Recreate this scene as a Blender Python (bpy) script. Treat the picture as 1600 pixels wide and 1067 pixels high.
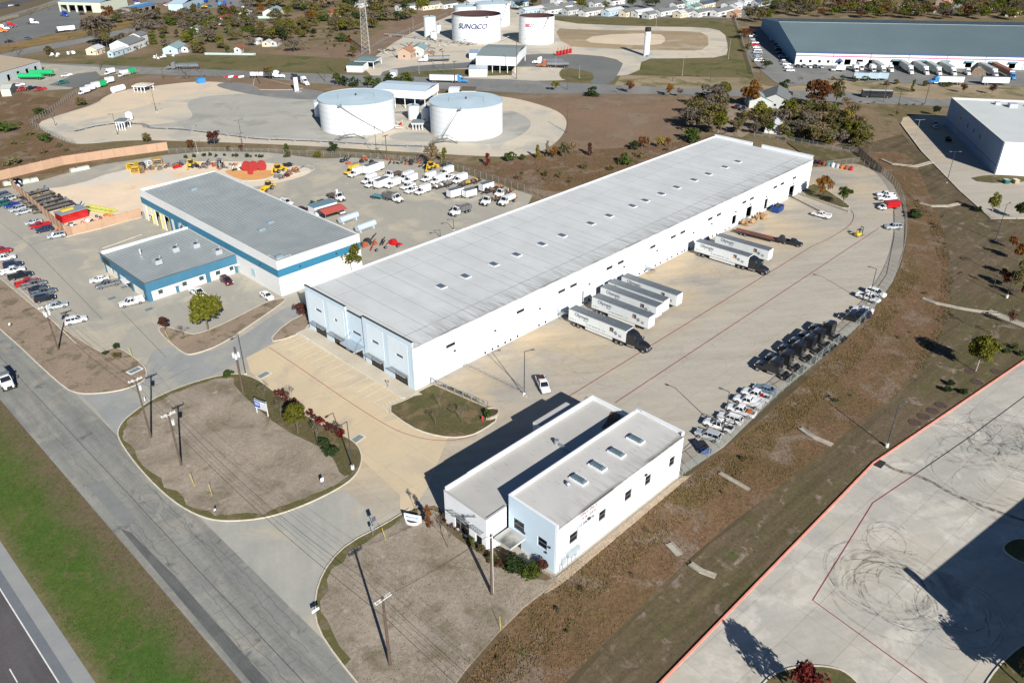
import bpy,math,random
import numpy as np
from mathutils import Matrix,Vector
from mathutils.geometry import tessellate_polygon
R=math.radians
random.seed(7);RNG=np.random.default_rng(7)
sc=bpy.context.scene
for o in list(bpy.data.objects):bpy.data.objects.remove(o)
COL=sc.collection
FPX,PITCH,YAW,CAMH=1248.38,0.5207537,0.7677971,89.99
cp,sp=math.cos(PITCH),math.sin(PITCH)
FW=Vector((math.cos(YAW)*cp,math.sin(YAW)*cp,-sp))
RT=Vector((math.sin(YAW),-math.cos(YAW),0.0));UP=RT.cross(FW)
cam=bpy.data.cameras.new('camera');camo=bpy.data.objects.new('camera',cam);COL.objects.link(camo)
camo.matrix_world=Matrix(((RT.x,UP.x,-FW.x,0),(RT.y,UP.y,-FW.y,0),(RT.z,UP.z,-FW.z,CAMH),(0,0,0,1)))
cam.sensor_width=36;cam.sensor_fit='HORIZONTAL';cam.lens=FPX*36/1600
cam.clip_start=1;cam.clip_end=12000
sc.camera=camo
SUN_AZ,SUN_EL=R(245.6),R(29.0)
w=bpy.data.worlds.new('World');sc.world=w;w.use_nodes=True
nt=w.node_tree;bg=nt.nodes['Background']
sky=nt.nodes.new('ShaderNodeTexSky');sky.sky_type='NISHITA';sky.sun_disc=False
sky.sun_elevation=SUN_EL;sky.sun_rotation=math.pi/2-SUN_AZ;sky.altitude=0;sky.air_density=.7;sky.dust_density=0;sky.ozone_density=4
nt.links.new(sky.outputs[0],bg.inputs[0]);bg.inputs[1].default_value=0.05
sl=bpy.data.lights.new('sun','SUN');sl.energy=5.0;sl.angle=R(0.5);sl.color=(1.0,0.955,0.885)
so=bpy.data.objects.new('sun',sl);COL.objects.link(so)
sd=Vector((math.cos(SUN_AZ)*math.cos(SUN_EL),math.sin(SUN_AZ)*math.cos(SUN_EL),math.sin(SUN_EL)))
so.rotation_euler=sd.to_track_quat('Z','Y').to_euler();so.location=(0,0,200)
sc.view_settings.view_transform='Standard';sc.view_settings.look='None'
sc.view_settings.exposure=0.56;sc.view_settings.gamma=1
sc.cycles.max_bounces=5;sc.cycles.diffuse_bounces=1;sc.cycles.transparent_max_bounces=12
def G(px,py,z=0.0):
 d=FW+RT*((px-800)/FPX)-UP*((py-533.5)/FPX)
 t=(z-CAMH)/d.z
 return (d.x*t,d.y*t)
def proj(x,y,z):
 d=Vector((x,y,z-CAMH));k=d.dot(FW)
 return 800+FPX*d.dot(RT)/k,533.5-FPX*d.dot(UP)/k
def hgt(base,topy):
 x,y=G(*base);lo,hi=0.0,80.0
 for _ in range(40):
  m=(lo+hi)/2
  if proj(x,y,m)[1]>topy:lo=m
  else:hi=m
 return lo
def GP(pts,z=0.0):return [G(a,b,z)for a,b in pts]
def smooth(pts,n=2,closed=True):
 for _ in range(n):
  q=[];N=len(pts)
  rng_=range(N)if closed else range(N-1)
  if not closed:q.append(pts[0])
  for i in rng_:
   a,b=pts[i],pts[(i+1)%N]
   q.append((a[0]*.75+b[0]*.25,a[1]*.75+b[1]*.25));q.append((a[0]*.25+b[0]*.75,a[1]*.25+b[1]*.75))
  if not closed:q.append(pts[-1])
  pts=q
 return pts
def inpoly(x,y,P):
 c=False;j=len(P)-1
 for i in range(len(P)):
  if (P[i][1]>y)!=(P[j][1]>y)and x<(P[j][0]-P[i][0])*(y-P[i][1])/(P[j][1]-P[i][1])+P[i][0]:c=not c
  j=i
 return c
MATS={}
def _new(name):
 m=bpy.data.materials.new(name);m.use_nodes=True
 return m,m.node_tree,m.node_tree.nodes['Principled BSDF']
def N(nt,t,**k):
 n=nt.nodes.new(t)
 for a,b in k.items():setattr(n,a,b)
 return n
def rgb(c):return (c[0],c[1],c[2],1)
def pmat(name,col,rough=.6,metal=0,var=.08,scale=2.0,spec=.4,bump=0.0,emit=None,coat=0,island=0,objvar=0):
 """plain surface with fine mottling, optional per-piece variation"""
 if name in MATS:return MATS[name]
 m,nt,b=_new(name);L=nt.links.new
 tc=N(nt,'ShaderNodeTexCoord');no=N(nt,'ShaderNodeTexNoise')
 no.inputs['Scale'].default_value=scale;no.inputs['Detail'].default_value=6
 L(tc.outputs['Object'],no.inputs['Vector'])
 mr=N(nt,'ShaderNodeMapRange');mr.inputs[1].default_value=.3;mr.inputs[2].default_value=.7
 mr.inputs[3].default_value=1-var;mr.inputs[4].default_value=1+var
 L(no.outputs[0],mr.inputs[0]);val=mr.outputs[0]
 if island or objvar:
  src=N(nt,'ShaderNodeNewGeometry').outputs['Random Per Island']if island else N(nt,'ShaderNodeObjectInfo').outputs['Random']
  a=island or objvar
  m2=N(nt,'ShaderNodeMapRange');m2.inputs[3].default_value=1-a;m2.inputs[4].default_value=1+a
  L(src,m2.inputs[0]);mu=N(nt,'ShaderNodeMath',operation='MULTIPLY');L(val,mu.inputs[0]);L(m2.outputs[0],mu.inputs[1]);val=mu.outputs[0]
 vm=N(nt,'ShaderNodeVectorMath',operation='SCALE');vm.inputs[0].default_value=col[:3];L(val,vm.inputs['Scale'])
 L(vm.outputs[0],b.inputs['Base Color'])
 b.inputs['Roughness'].default_value=rough;b.inputs['Metallic'].default_value=metal
 b.inputs['Specular IOR Level'].default_value=spec;b.inputs['Coat Weight'].default_value=coat
 if bump:
  bn=N(nt,'ShaderNodeBump');bn.inputs['Strength'].default_value=bump;L(no.outputs[0],bn.inputs['Height']);L(bn.outputs[0],b.inputs['Normal'])
 if emit:b.inputs['Emission Color'].default_value=rgb(emit);b.inputs['Emission Strength'].default_value=1
 MATS[name]=m;return m
def gmat(name,c0,c1,c2=None,s=.05,patch=.16,fine=1.5,amp=.16,rough=.95,bump=.0,streak=None,c3=None,island=0,objvar=0,thr=(.52,.62),s3=.9,lo=.38,hi=.62,grad=()):
 """ground: two tones at large scale, patches of a third, specks of a fourth, fine grain, optional streaks (angle, strength, scale)"""
 if name in MATS:return MATS[name]
 m,nt,b=_new(name);L=nt.links.new
 geo=N(nt,'ShaderNodeNewGeometry');pos=geo.outputs['Position']
 def noise(scale,detail=6,vec=pos,rough=.6,dist=0):
  n=N(nt,'ShaderNodeTexNoise');n.inputs['Scale'].default_value=scale;n.inputs['Detail'].default_value=detail
  n.inputs['Roughness'].default_value=rough;n.inputs['Distortion'].default_value=dist;L(vec,n.inputs['Vector']);return n.outputs[0]
 def ramp(src,a,c):
  r=N(nt,'ShaderNodeMapRange');r.inputs[1].default_value=a;r.inputs[2].default_value=c;L(src,r.inputs[0]);return r.outputs[0]
 def mix(f,A,B,mode='MIX'):
  x=N(nt,'ShaderNodeMix',data_type='RGBA',blend_type=mode)
  for i,v in ((0,f),(6,A),(7,B)):
   if hasattr(v,'node'):L(v,x.inputs[i])
   elif i==0:x.inputs[0].default_value=v
   else:x.inputs[i].default_value=rgb(v)
  return x.outputs[2]
 c=mix(ramp(noise(s),lo,hi),c0,c1)
 if c2:c=mix(ramp(noise(patch,dist=.6),*thr),c,c2)
 if c3:c=mix(ramp(noise(s3,dist=.3),.6,.7),c,c3)
 for ax,g0,g1,cg,wob_ in grad:
  sp_=N(nt,'ShaderNodeSeparateXYZ');L(pos,sp_.inputs[0]);r=N(nt,'ShaderNodeMapRange',clamp=False);r.inputs[1].default_value=g0;r.inputs[2].default_value=g1;L(sp_.outputs[ax],r.inputs[0])
  nz=N(nt,'ShaderNodeMapRange',clamp=False);nz.inputs[3].default_value=-wob_;nz.inputs[4].default_value=wob_;L(noise(.22,7,rough=.7),nz.inputs[0])
  ad=N(nt,'ShaderNodeMath',operation='ADD',use_clamp=True);L(r.outputs[0],ad.inputs[0]);L(nz.outputs[0],ad.inputs[1]);c=mix(ad.outputs[0],c,cg)
 if streak:
  ang,st,ssc=streak[:3];ratio=streak[3]if len(streak)>3 else 12
  mp=N(nt,'ShaderNodeMapping');mp.vector_type='TEXTURE';mp.inputs['Rotation'].default_value=(0,0,R(ang));mp.inputs['Scale'].default_value=(ratio,1,1)
  L(pos,mp.inputs[0]);sn=noise(ssc,vec=mp.outputs[0],rough=.7)
  r=N(nt,'ShaderNodeMapRange');r.inputs[1].default_value=.35;r.inputs[2].default_value=.68;r.inputs[3].default_value=1+st*.35;r.inputs[4].default_value=1-st
  L(sn,r.inputs[0]);vm=N(nt,'ShaderNodeVectorMath',operation='SCALE');L(c,vm.inputs[0]);L(r.outputs[0],vm.inputs['Scale']);c=vm.outputs[0]
 fn=noise(fine,5,rough=.75)
 r=N(nt,'ShaderNodeMapRange');r.inputs[1].default_value=.3;r.inputs[2].default_value=.7;r.inputs[3].default_value=1-amp;r.inputs[4].default_value=1+amp;L(fn,r.inputs[0]);val=r.outputs[0]
 if island or objvar:
  src=geo.outputs['Random Per Island']if island else N(nt,'ShaderNodeObjectInfo').outputs['Random'];a=island or objvar
  m2=N(nt,'ShaderNodeMapRange');m2.inputs[3].default_value=1-a;m2.inputs[4].default_value=1+a
  L(src,m2.inputs[0]);mu=N(nt,'ShaderNodeMath',operation='MULTIPLY');L(val,mu.inputs[0]);L(m2.outputs[0],mu.inputs[1]);val=mu.outputs[0]
 vm=N(nt,'ShaderNodeVectorMath',operation='SCALE');L(c,vm.inputs[0]);L(val,vm.inputs['Scale'])
 L(vm.outputs[0],b.inputs['Base Color']);b.inputs['Roughness'].default_value=rough;b.inputs['Specular IOR Level'].default_value=.2
 if bump:
  bn=N(nt,'ShaderNodeBump');bn.inputs['Strength'].default_value=bump;bn.inputs['Distance'].default_value=.3;L(fn,bn.inputs['Height']);L(bn.outputs[0],b.inputs['Normal'])
 MATS[name]=m;return m
def leafmat(name,ca,cb):
 if name in MATS:return MATS[name]
 m,nt,b=_new(name);L=nt.links.new
 geo=N(nt,'ShaderNodeNewGeometry');oi=N(nt,'ShaderNodeObjectInfo')
 x=N(nt,'ShaderNodeMix',data_type='RGBA');x.inputs[6].default_value=rgb(ca);x.inputs[7].default_value=rgb(cb)
 L(geo.outputs['Random Per Island'],x.inputs[0])
 hs=N(nt,'ShaderNodeMapRange');hs.inputs[3].default_value=.72;hs.inputs[4].default_value=1.25;L(oi.outputs['Random'],hs.inputs[0])
 vm=N(nt,'ShaderNodeVectorMath',operation='SCALE');L(x.outputs[2],vm.inputs[0]);L(hs.outputs[0],vm.inputs['Scale'])
 L(vm.outputs[0],b.inputs['Base Color']);b.inputs['Roughness'].default_value=.75;b.inputs['Specular IOR Level'].default_value=.15
 b.inputs['Subsurface Weight'].default_value=0
 tr=N(nt,'ShaderNodeBsdfTranslucent');L(vm.outputs[0],tr.inputs[0]);ms=N(nt,'ShaderNodeMixShader');ms.inputs[0].default_value=.25
 L(b.outputs[0],ms.inputs[1]);L(tr.outputs[0],ms.inputs[2]);L(ms.outputs[0],nt.nodes['Material Output'].inputs[0])
 MATS[name]=m;return m
def meshmat(name,col,alpha):
 if name in MATS:return MATS[name]
 m,nt,b=_new(name);L=nt.links.new
 b.inputs['Base Color'].default_value=rgb(col);b.inputs['Roughness'].default_value=.5;b.inputs['Metallic'].default_value=.3
 tr=N(nt,'ShaderNodeBsdfTransparent');ms=N(nt,'ShaderNodeMixShader');ms.inputs[0].default_value=alpha
 L(tr.outputs[0],ms.inputs[1]);L(b.outputs[0],ms.inputs[2]);L(ms.outputs[0],nt.nodes['Material Output'].inputs[0])
 MATS[name]=m;return m
class MB:
 def __init__(s):s.v=[];s.f=[];s.m=[]
 def poly(s,pts,m=0):
  i=len(s.v);s.v+=[tuple(p)for p in pts];s.f.append(tuple(range(i,i+len(pts))));s.m.append(m);return s
 def faces(s,vs,fs,m=0):
  i=len(s.v);s.v+=[tuple(p)for p in vs];s.f+=[tuple(i+k for k in f)for f in fs];s.m+=[m]*len(fs);return s
 def box(s,x0,x1,y0,y1,z0,z1,m=0,mt=None):
  if x0>x1:x0,x1=x1,x0
  if y0>y1:y0,y1=y1,y0
  v=[(x0,y0,z0),(x1,y0,z0),(x1,y1,z0),(x0,y1,z0),(x0,y0,z1),(x1,y0,z1),(x1,y1,z1),(x0,y1,z1)]
  s.faces(v,[(3,2,1,0),(0,1,5,4),(1,2,6,5),(2,3,7,6),(3,0,4,7)],m);s.faces(v[4:],[(0,1,2,3)],m if mt is None else mt);return s
 def beam(s,p,q,wd,ht,m=0):
  p,q=Vector(p),Vector(q);d=(q-p).normalized()
  a=d.cross(Vector((0,0,1)));a=Vector((1,0,0))if a.length<1e-4 else a.normalized();b=a.cross(d)
  v=[e+a*i*wd/2+b*j*ht/2 for e in (p,q)for i,j in ((-1,-1),(1,-1),(1,1),(-1,1))]
  s.faces(v,[(0,1,2,3),(7,6,5,4),(0,4,5,1),(1,5,6,2),(2,6,7,3),(3,7,4,0)],m);return s
 def tube(s,p,q,r0,r1=None,n=6,m=0,caps=True):
  r1=r0 if r1 is None else r1;p,q=Vector(p),Vector(q);d=(q-p).normalized()
  a=d.orthogonal().normalized();b=d.cross(a)
  v=[e+(a*math.cos(t)+b*math.sin(t))*r for e,r in ((p,r0),(q,r1))for t in [2*math.pi*k/n for k in range(n)]]
  f=[(k,(k+1)%n,n+(k+1)%n,n+k)for k in range(n)]
  if caps:f+=[tuple(range(n-1,-1,-1)),tuple(range(n,2*n))]
  s.faces(v,f,m);return s
 def loft(s,secs,m=0,caps=True,closed=True):
  n=len(secs[0]);v=[p for c in secs for p in c];f=[]
  for i in range(len(secs)-1):
   for k in range(n if closed else n-1):f.append((i*n+k,i*n+(k+1)%n,(i+1)*n+(k+1)%n,(i+1)*n+k))
  if caps:f+=[tuple(range(n-1,-1,-1)),tuple(range((len(secs)-1)*n,len(secs)*n))]
  s.faces(v,f,m);return s
 def prism(s,P,z0,z1,m=0,mt=None):
  n=len(P);a=sum(P[i][0]*P[(i+1)%n][1]-P[(i+1)%n][0]*P[i][1]for i in range(n))
  if a<0:P=P[::-1]
  v=[(x,y,z0)for x,y in P]+[(x,y,z1)for x,y in P]
  s.faces(v,[(k,(k+1)%n,n+(k+1)%n,n+k)for k in range(n)],m)
  tri=tessellate_polygon([[Vector((x,y,0))for x,y in P]])
  fs=[]
  for t in tri:
   a3=[P[i]for i in t];ar=(a3[1][0]-a3[0][0])*(a3[2][1]-a3[0][1])-(a3[2][0]-a3[0][0])*(a3[1][1]-a3[0][1])
   fs.append(tuple(n+i for i in (t if ar>0 else t[::-1])))
  s.faces(v,fs,m if mt is None else mt);return s
 def cyl(s,x,y,z0,z1,r,n=24,m=0,mt=None,r1=None):
  r1=r if r1 is None else r1
  v=[(x+rr*math.cos(2*math.pi*k/n),y+rr*math.sin(2*math.pi*k/n),z)for z,rr in ((z0,r),(z1,r1))for k in range(n)]
  s.faces(v,[(k,(k+1)%n,n+(k+1)%n,n+k)for k in range(n)],m);s.faces(v[n:],[tuple(range(n))],m if mt is None else mt);return s
 def mesh(s,name,mats,smooth=False):
  me=bpy.data.meshes.new(name);me.from_pydata(s.v,[],s.f)
  for m in (mats if isinstance(mats,(list,tuple))else [mats]):me.materials.append(m)
  if any(s.m):me.polygons.foreach_set('material_index',s.m)
  if smooth:me.polygons.foreach_set('use_smooth',[True]*len(s.f))
  me.update();return me
def setp(o,label=None,cat=None,group=None,kind=None):
 if label:o['label']=label
 if cat:o['category']=cat
 if group:o['group']=group
 if kind:o['kind']=kind
 return o
def thing(name,label,cat,loc=(0,0,0),rz=0,group=None):
 o=bpy.data.objects.new(name,None);COL.objects.link(o);o.empty_display_size=.3
 o.location=loc if len(loc)==3 else (loc[0],loc[1],0);o.rotation_euler=(0,0,rz)
 return setp(o,label,cat,group)
def part(name,mb,mats,parent=None,loc=None,smooth=False,kind=None,label=None):
 me=mb if isinstance(mb,bpy.types.Mesh)else mb.mesh(name,mats,smooth)
 o=bpy.data.objects.new(name,me);COL.objects.link(o)
 if parent is not None:o.parent=parent
 if loc:o.location=loc
 if kind:o['kind']=kind
 if label:o['label']=label
 return o
def single(name,mb,mats,label,cat,group=None,smooth=False):
 return setp(part(name,mb,mats,smooth=smooth),label,cat,group)
def dup(root,loc,rz,label,group=None,scale=None):
 r=root.copy();COL.objects.link(r);r.location=loc if len(loc)==3 else (loc[0],loc[1],0);r.rotation_euler=(0,0,rz);r['label']=label
 if scale is not None:r.scale=scale
 if group:r['group']=group
 def rec(a,b):
  for ch in list(a.children):
   c=ch.copy();COL.objects.link(c);c.parent=b;rec(ch,c)
 rec(root,r);return r
REG=[]
def reg(P,z):REG.append((min(p[0]for p in P),max(p[0]for p in P),min(p[1]for p in P),max(p[1]for p in P),P,z))
def gz(x,y):
 z=0.0
 for a,b,c,d,P,h in REG:
  if h>z and a<=x<=b and c<=y<=d and inpoly(x,y,P):z=h
 return z
def sheet(name,P,z,m,kind='structure',parent=None):
 if kind:reg(P,z)
 mb=MB();n=len(P)
 tri=tessellate_polygon([[Vector((x,y,0))for x,y in P]]);fs=[]
 for t in tri:
  a=[P[i]for i in t];ar=(a[1][0]-a[0][0])*(a[2][1]-a[0][1])-(a[2][0]-a[0][0])*(a[1][1]-a[0][1])
  fs.append(t if ar>0 else t[::-1])
 mb.faces([(x,y,z)for x,y in P],fs)
 return part(name,mb,m,parent,kind=kind)
def ribbon(mb,P,wd,z,m=0,closed=False,h=0.0):
 """flat or raised strip along a path"""
 n=len(P);L_,R_=[],[]
 for i in range(n):
  a=P[(i-1)%n]if (closed or i>0)else P[i];b=P[(i+1)%n]if (closed or i<n-1)else P[i]
  dx,dy=b[0]-a[0],b[1]-a[1];l=math.hypot(dx,dy)or 1;nx,ny=-dy/l*wd/2,dx/l*wd/2
  L_.append((P[i][0]+nx,P[i][1]+ny));R_.append((P[i][0]-nx,P[i][1]-ny))
 for i in range(n if closed else n-1):
  j=(i+1)%n
  mb.poly([(*R_[i],z+h),(*R_[j],z+h),(*L_[j],z+h),(*L_[i],z+h)],m)
  if h:
   mb.poly([(*R_[i],z),(*R_[j],z),(*R_[j],z+h),(*R_[i],z+h)],m);mb.poly([(*L_[j],z),(*L_[i],z),(*L_[i],z+h),(*L_[j],z+h)],m)
 return mb
def clipcell(P,x0,x1,y0,y1):
 def cl(P,f,g):
  out=[]
  for i in range(len(P)):
   a,b=P[i-1],P[i];fa,fb=f(a),f(b)
   if fa!=fb:out.append(g(a,b))
   if fb:out.append(b)
  return out
 def gx(X):return lambda a,b:(X,a[1]+(b[1]-a[1])*(X-a[0])/(b[0]-a[0]))
 def gy(Y):return lambda a,b:(a[0]+(b[0]-a[0])*(Y-a[1])/(b[1]-a[1]),Y)
 for f,g in ((lambda p:p[0]>=x0,gx(x0)),(lambda p:p[0]<=x1,gx(x1)),(lambda p:p[1]>=y0,gy(y0)),(lambda p:p[1]<=y1,gy(y1))):
  P=cl(P,f,g)
  if len(P)<3:return []
 return P
def area(P):return abs(sum(P[i][0]*P[i-1][1]-P[i-1][0]*P[i][1]for i in range(len(P))))/2
def slabs(name,P,cell,z,m,parent,gap=.03,ang=0.0,limit=300):
 """concrete slabs, one piece each, with open joints between them"""
 ca,sa=math.cos(ang),math.sin(ang)
 Q=[(x*ca+y*sa,-x*sa+y*ca)for x,y in P]
 X=[p[0]for p in Q];Y=[p[1]for p in Q];n=0;reg(P,z)
 cx,cy=cell
 for i in range(math.floor(min(X)/cx),math.ceil(max(X)/cx)):
  for j in range(math.floor(min(Y)/cy),math.ceil(max(Y)/cy)):
   c=clipcell(Q,i*cx+gap/2,(i+1)*cx-gap/2,j*cy+gap/2,(j+1)*cy-gap/2)
   if len(c)<3 or area(c)<.3:continue
   W=[(x*ca-y*sa,x*sa+y*ca)for x,y in c]
   n+=1
   o=sheet(name,W,z,m,kind=None,parent=parent)
 return n
def text_part(name,s,size,mat_,parent,M,extrude=.01,align='LEFT',bold=0.0,xs=1.0):
 cu=bpy.data.curves.new(name,'FONT');cu.body=s;cu.size=size;cu.extrude=extrude;cu.align_x=align;cu.offset=bold
 t=bpy.data.objects.new('tmp',cu);COL.objects.link(t)
 me=bpy.data.meshes.new_from_object(t.evaluated_get(bpy.context.evaluated_depsgraph_get()))
 bpy.data.objects.remove(t);bpy.data.curves.remove(cu)
 me.transform(M@Matrix.Diagonal((xs,1,1,1)));me.materials.clear();me.materials.append(mat_)
 return part(name,me,None,parent)
def wall(mb,p0,p1,z0,z1,t,openings=(),m=0,mr=0):
 """a wall with real openings; p0->p1 runs with the outside on the right hand; openings (u0,u1,v0,v1)"""
 p0,p1=Vector((*p0,0)),Vector((*p1,0));d=(p1-p0);Ln=d.length;d.normalize();nrm=Vector((-d.y,d.x,0))
 us=sorted(set([0,Ln]+[max(0,min(Ln,u))for o in openings for u in o[:2]]));vs=sorted(set([z0,z1]+[max(z0,min(z1,v))for o in openings for v in o[2:]]))
 def solid(i,j):
  if i<0 or j<0 or i>=len(us)-1 or j>=len(vs)-1:return False
  u,v=(us[i]+us[i+1])/2,(vs[j]+vs[j+1])/2
  return not any(o[0]<u<o[1]and o[2]<v<o[3]for o in openings)
 def P(u,v,k):q=p0+d*u+nrm*(t*k);return (q.x,q.y,v)
 for i in range(len(us)-1):
  for j in range(len(vs)-1):
   if not solid(i,j):continue
   a,b,c,e=us[i],us[i+1],vs[j],vs[j+1]
   mb.poly([P(a,c,0),P(b,c,0),P(b,e,0),P(a,e,0)],m);mb.poly([P(b,c,1),P(a,c,1),P(a,e,1),P(b,e,1)],m)
   if not solid(i-1,j):mb.poly([P(a,c,1),P(a,c,0),P(a,e,0),P(a,e,1)],mr)
   if not solid(i+1,j):mb.poly([P(b,c,0),P(b,c,1),P(b,e,1),P(b,e,0)],mr)
   if not solid(i,j-1):mb.poly([P(a,c,1),P(b,c,1),P(b,c,0),P(a,c,0)],mr)
   if not solid(i,j+1):mb.poly([P(a,e,0),P(b,e,0),P(b,e,1),P(a,e,1)],mr)
 return mb
# ============================================================ GROUND
ZL=[0.0]
def zz():
 ZL[0]+=0.0035;return ZL[0]
dry=gmat('dry_grass',(.20,.148,.085),(.14,.115,.055),(.24,.175,.115),s=.018,patch=.06,fine=.9,amp=.25,c3=(.085,.09,.035),s3=.14)
weed=gmat('weedy_ground',(.185,.112,.065),(.145,.098,.045),(.22,.165,.12),s=.05,patch=.14,fine=1.7,amp=.4,c3=(.10,.10,.035),s3=.35,streak=(35,.18,.5,3))
mown=gmat('mown_ground',(.128,.094,.056),(.10,.08,.043),(.16,.122,.082),s=.05,patch=.16,fine=2.2,amp=.2,c3=(.095,.095,.04),s3=.16,streak=(-2,.34,.45,14))
mownb=gmat('mown_lawn',(.142,.106,.068),(.108,.092,.045),(.25,.195,.155),s=.05,patch=.3,fine=1.6,amp=.28,thr=(.58,.66),c3=(.085,.10,.035),s3=.2,streak=(-4,.3,.5,14))
median=gmat('median_grass',(.06,.115,.02),(.085,.12,.026),(.125,.12,.05),s=.09,patch=.25,fine=1.5,amp=.26,thr=(.55,.68),c3=(.06,.12,.02),s3=.5,grad=((0,18.6,23.5,(.145,.112,.068),1.3),(0,13.6,11.2,(.16,.135,.07),.9)))
medb=gmat('median_edge_grass',(.14,.112,.062),(.17,.125,.085),(.09,.095,.035),s=.12,patch=.3,fine=1.8,amp=.25)
dirt=gmat('bare_dirt',(.35,.298,.238),(.265,.225,.175),(.17,.145,.092),s=.10,patch=.20,fine=1.8,amp=.20,thr=(.52,.72),c3=(.40,.34,.28),s3=.6,bump=.25,streak=(20,.10,.35,4))
dirtr=gmat('reddish_dirt',(.325,.25,.185),(.27,.21,.155),(.18,.15,.10),s=.10,patch=.22,fine=1.7,amp=.16,c3=(.10,.10,.04),s3=.35)
lawn=gmat('lawn',(.09,.085,.035),(.115,.095,.045),(.17,.125,.07),s=.15,patch=.3,fine=2.0,amp=.28,c3=(.065,.095,.02),s3=.4)
conc=gmat('yard_concrete',(.52,.42,.285),(.40,.36,.295),(.34,.32,.285),s=.035,patch=.07,fine=1.1,amp=.06,thr=(.48,.68),streak=(-35,.14,.3,6),c3=(.46,.40,.31),s3=.09,objvar=.018,grad=((1,101,78,(.43,.395,.33),.9),))
tan=gmat('parking_concrete',(.60,.49,.325),(.565,.465,.32),(.50,.42,.31),s=.06,patch=.08,fine=1.2,amp=.035,streak=(15,.05,.2,6),objvar=.02)
apron=gmat('apron_concrete',(.40,.39,.345),(.345,.345,.315),(.45,.41,.33),s=.08,patch=.1,fine=1.4,amp=.05,streak=(60,.10,.3,7))
blot=gmat('blue_lot_concrete',(.40,.375,.315),(.355,.345,.305),(.47,.43,.34),s=.035,patch=.07,fine=1.0,amp=.045,streak=(80,.08,.2,7))
rlot=gmat('east_lot_concrete',(.49,.455,.385),(.41,.40,.365),(.55,.52,.46),s=.07,patch=.12,fine=1.3,amp=.06,objvar=.04,streak=(-30,.13,.3,5),c3=(.38,.35,.30),s3=.12)
asph=gmat('frontage_asphalt',(.27,.27,.245),(.22,.225,.21),(.30,.29,.255),s=.06,patch=.14,fine=2.2,amp=.14,streak=(90,.24,.5,16),c3=(.14,.145,.14),s3=.28)
hwy=gmat('highway_asphalt',(.095,.088,.095),(.12,.112,.118),s=.08,fine=3,amp=.12,streak=(90,.25,.3,20))
shld=gmat('shoulder_concrete',(.30,.31,.30),(.27,.28,.28),s=.2,fine=2.5,amp=.06)
shl2=gmat('shoulder_asphalt',(.17,.185,.20),(.15,.165,.185),s=.2,fine=2.5,amp=.1)
fasp=gmat('far_asphalt',(.225,.225,.215),(.19,.195,.19),(.25,.245,.225),s=.03,patch=.06,fine=.8,amp=.06,streak=(44,.12,.1,10))
dasp=gmat('dark_asphalt',(.15,.16,.155),(.18,.185,.175),s=.03,fine=.8,amp=.06)
gravel=gmat('white_gravel',(.51,.475,.40),(.60,.52,.40),(.44,.42,.365),s=.02,patch=.05,fine=.7,amp=.06,streak=(-45,.08,.08,6))
sand=gmat('sandy_pad',(.66,.54,.39),(.60,.50,.37),(.56,.49,.40),s=.03,patch=.06,fine=.8,amp=.05)
gpad=gmat('grey_gravel_pad',(.37,.365,.33),(.43,.42,.37),(.33,.325,.295),s=.03,patch=.06,fine=.7,amp=.06,streak=(-40,.1,.07,5))
brown=gmat('brown_field',(.225,.15,.10),(.19,.13,.085),(.23,.175,.125),s=.03,patch=.07,fine=.7,amp=.15,c3=(.16,.12,.06),s3=.15,thr=(.5,.66))
fgreen=gmat('far_green_grass',(.125,.115,.045),(.165,.13,.065),(.085,.10,.03),s=.03,patch=.08,fine=.6,amp=.2)
olive=gmat('olive_scrub_ground',(.165,.13,.07),(.23,.165,.105),(.12,.11,.05),s=.03,patch=.08,fine=.6,amp=.25)
yellowg=gmat('golden_grass',(.26,.17,.065),(.19,.13,.055),(.14,.12,.05),s=.05,patch=.1,fine=.7,amp=.2)
orange_s=gmat('orange_sand',(.72,.37,.13),(.62,.33,.14),s=.1,fine=1,amp=.08)
mulch=pmat('mulch',(.075,.05,.038),.95,var=.35,scale=3)
rock=gmat('rock_bed',(.42,.33,.23),(.34,.27,.20),s=.8,fine=3.5,amp=.45)
W=lambda *a:list(a)
sheet('ground',[(-3500,-3500),(4500,-3500),(4500,4500),(-3500,4500)],0,dry)
S=lambda name,P,m:sheet(name,P,zz(),m)
S('scrub_ground',GP([(-200,120),(60,95),(400,108),(700,118),(640,60),(700,20),(840,-20),(400,-40),(100,0),(-200,60)]),olive)
S('north_field',GP([(400,106),(400,82),(560,68),(640,25),(700,20),(650,15),(720,20),(700,30),(600,75),(556,104),(545,112)]),brown)
S('verge_grass',GP([(60,99),(160,92),(400,84),(545,92),(560,118),(400,113),(200,106)]),fgreen)
S('terminal_lawn',GP([(800,22),(860,26),(1110,32),(1150,40),(1178,120),(1170,138),(960,130),(850,120),(850,30)]),fgreen)
S('east_verge',GP([(970,118),(1165,122),(1200,135),(1235,136),(1300,122),(1320,126),(1400,130),(1600,136),(1740,140),(1740,180),(1480,163),(1330,156),(1100,145),(960,134)]),gmat('verge_soil',(.36,.28,.185),(.26,.21,.13),(.13,.13,.055),s=.03,patch=.05,fine=.7,amp=.15,streak=(-45,.15,.08,5)))
S('thicket_ground',GP([(1060,150),(1330,162),(1400,185),(1430,250),(1380,270),(1290,262),(1160,222),(1080,215),(1050,190)]),olive)
S('dirt_yard',GP([(1110,155),(1150,162),(1190,168),(1190,195),(1160,215),(1120,212),(1125,185),(1115,175)]),dirtr)
S('brown_field',smooth(GP([(770,147),(870,147),(940,144),(1050,150),(1078,165),(1070,205),(1030,228),(960,238),(900,245),(860,240),(885,190),(860,175),(790,165)]),2),brown)
S('scrub_strip',GP([(720,262),(800,250),(860,238),(960,232),(1060,222),(1140,205),(1080,240),(870,300),(800,290)]),weed)
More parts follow.
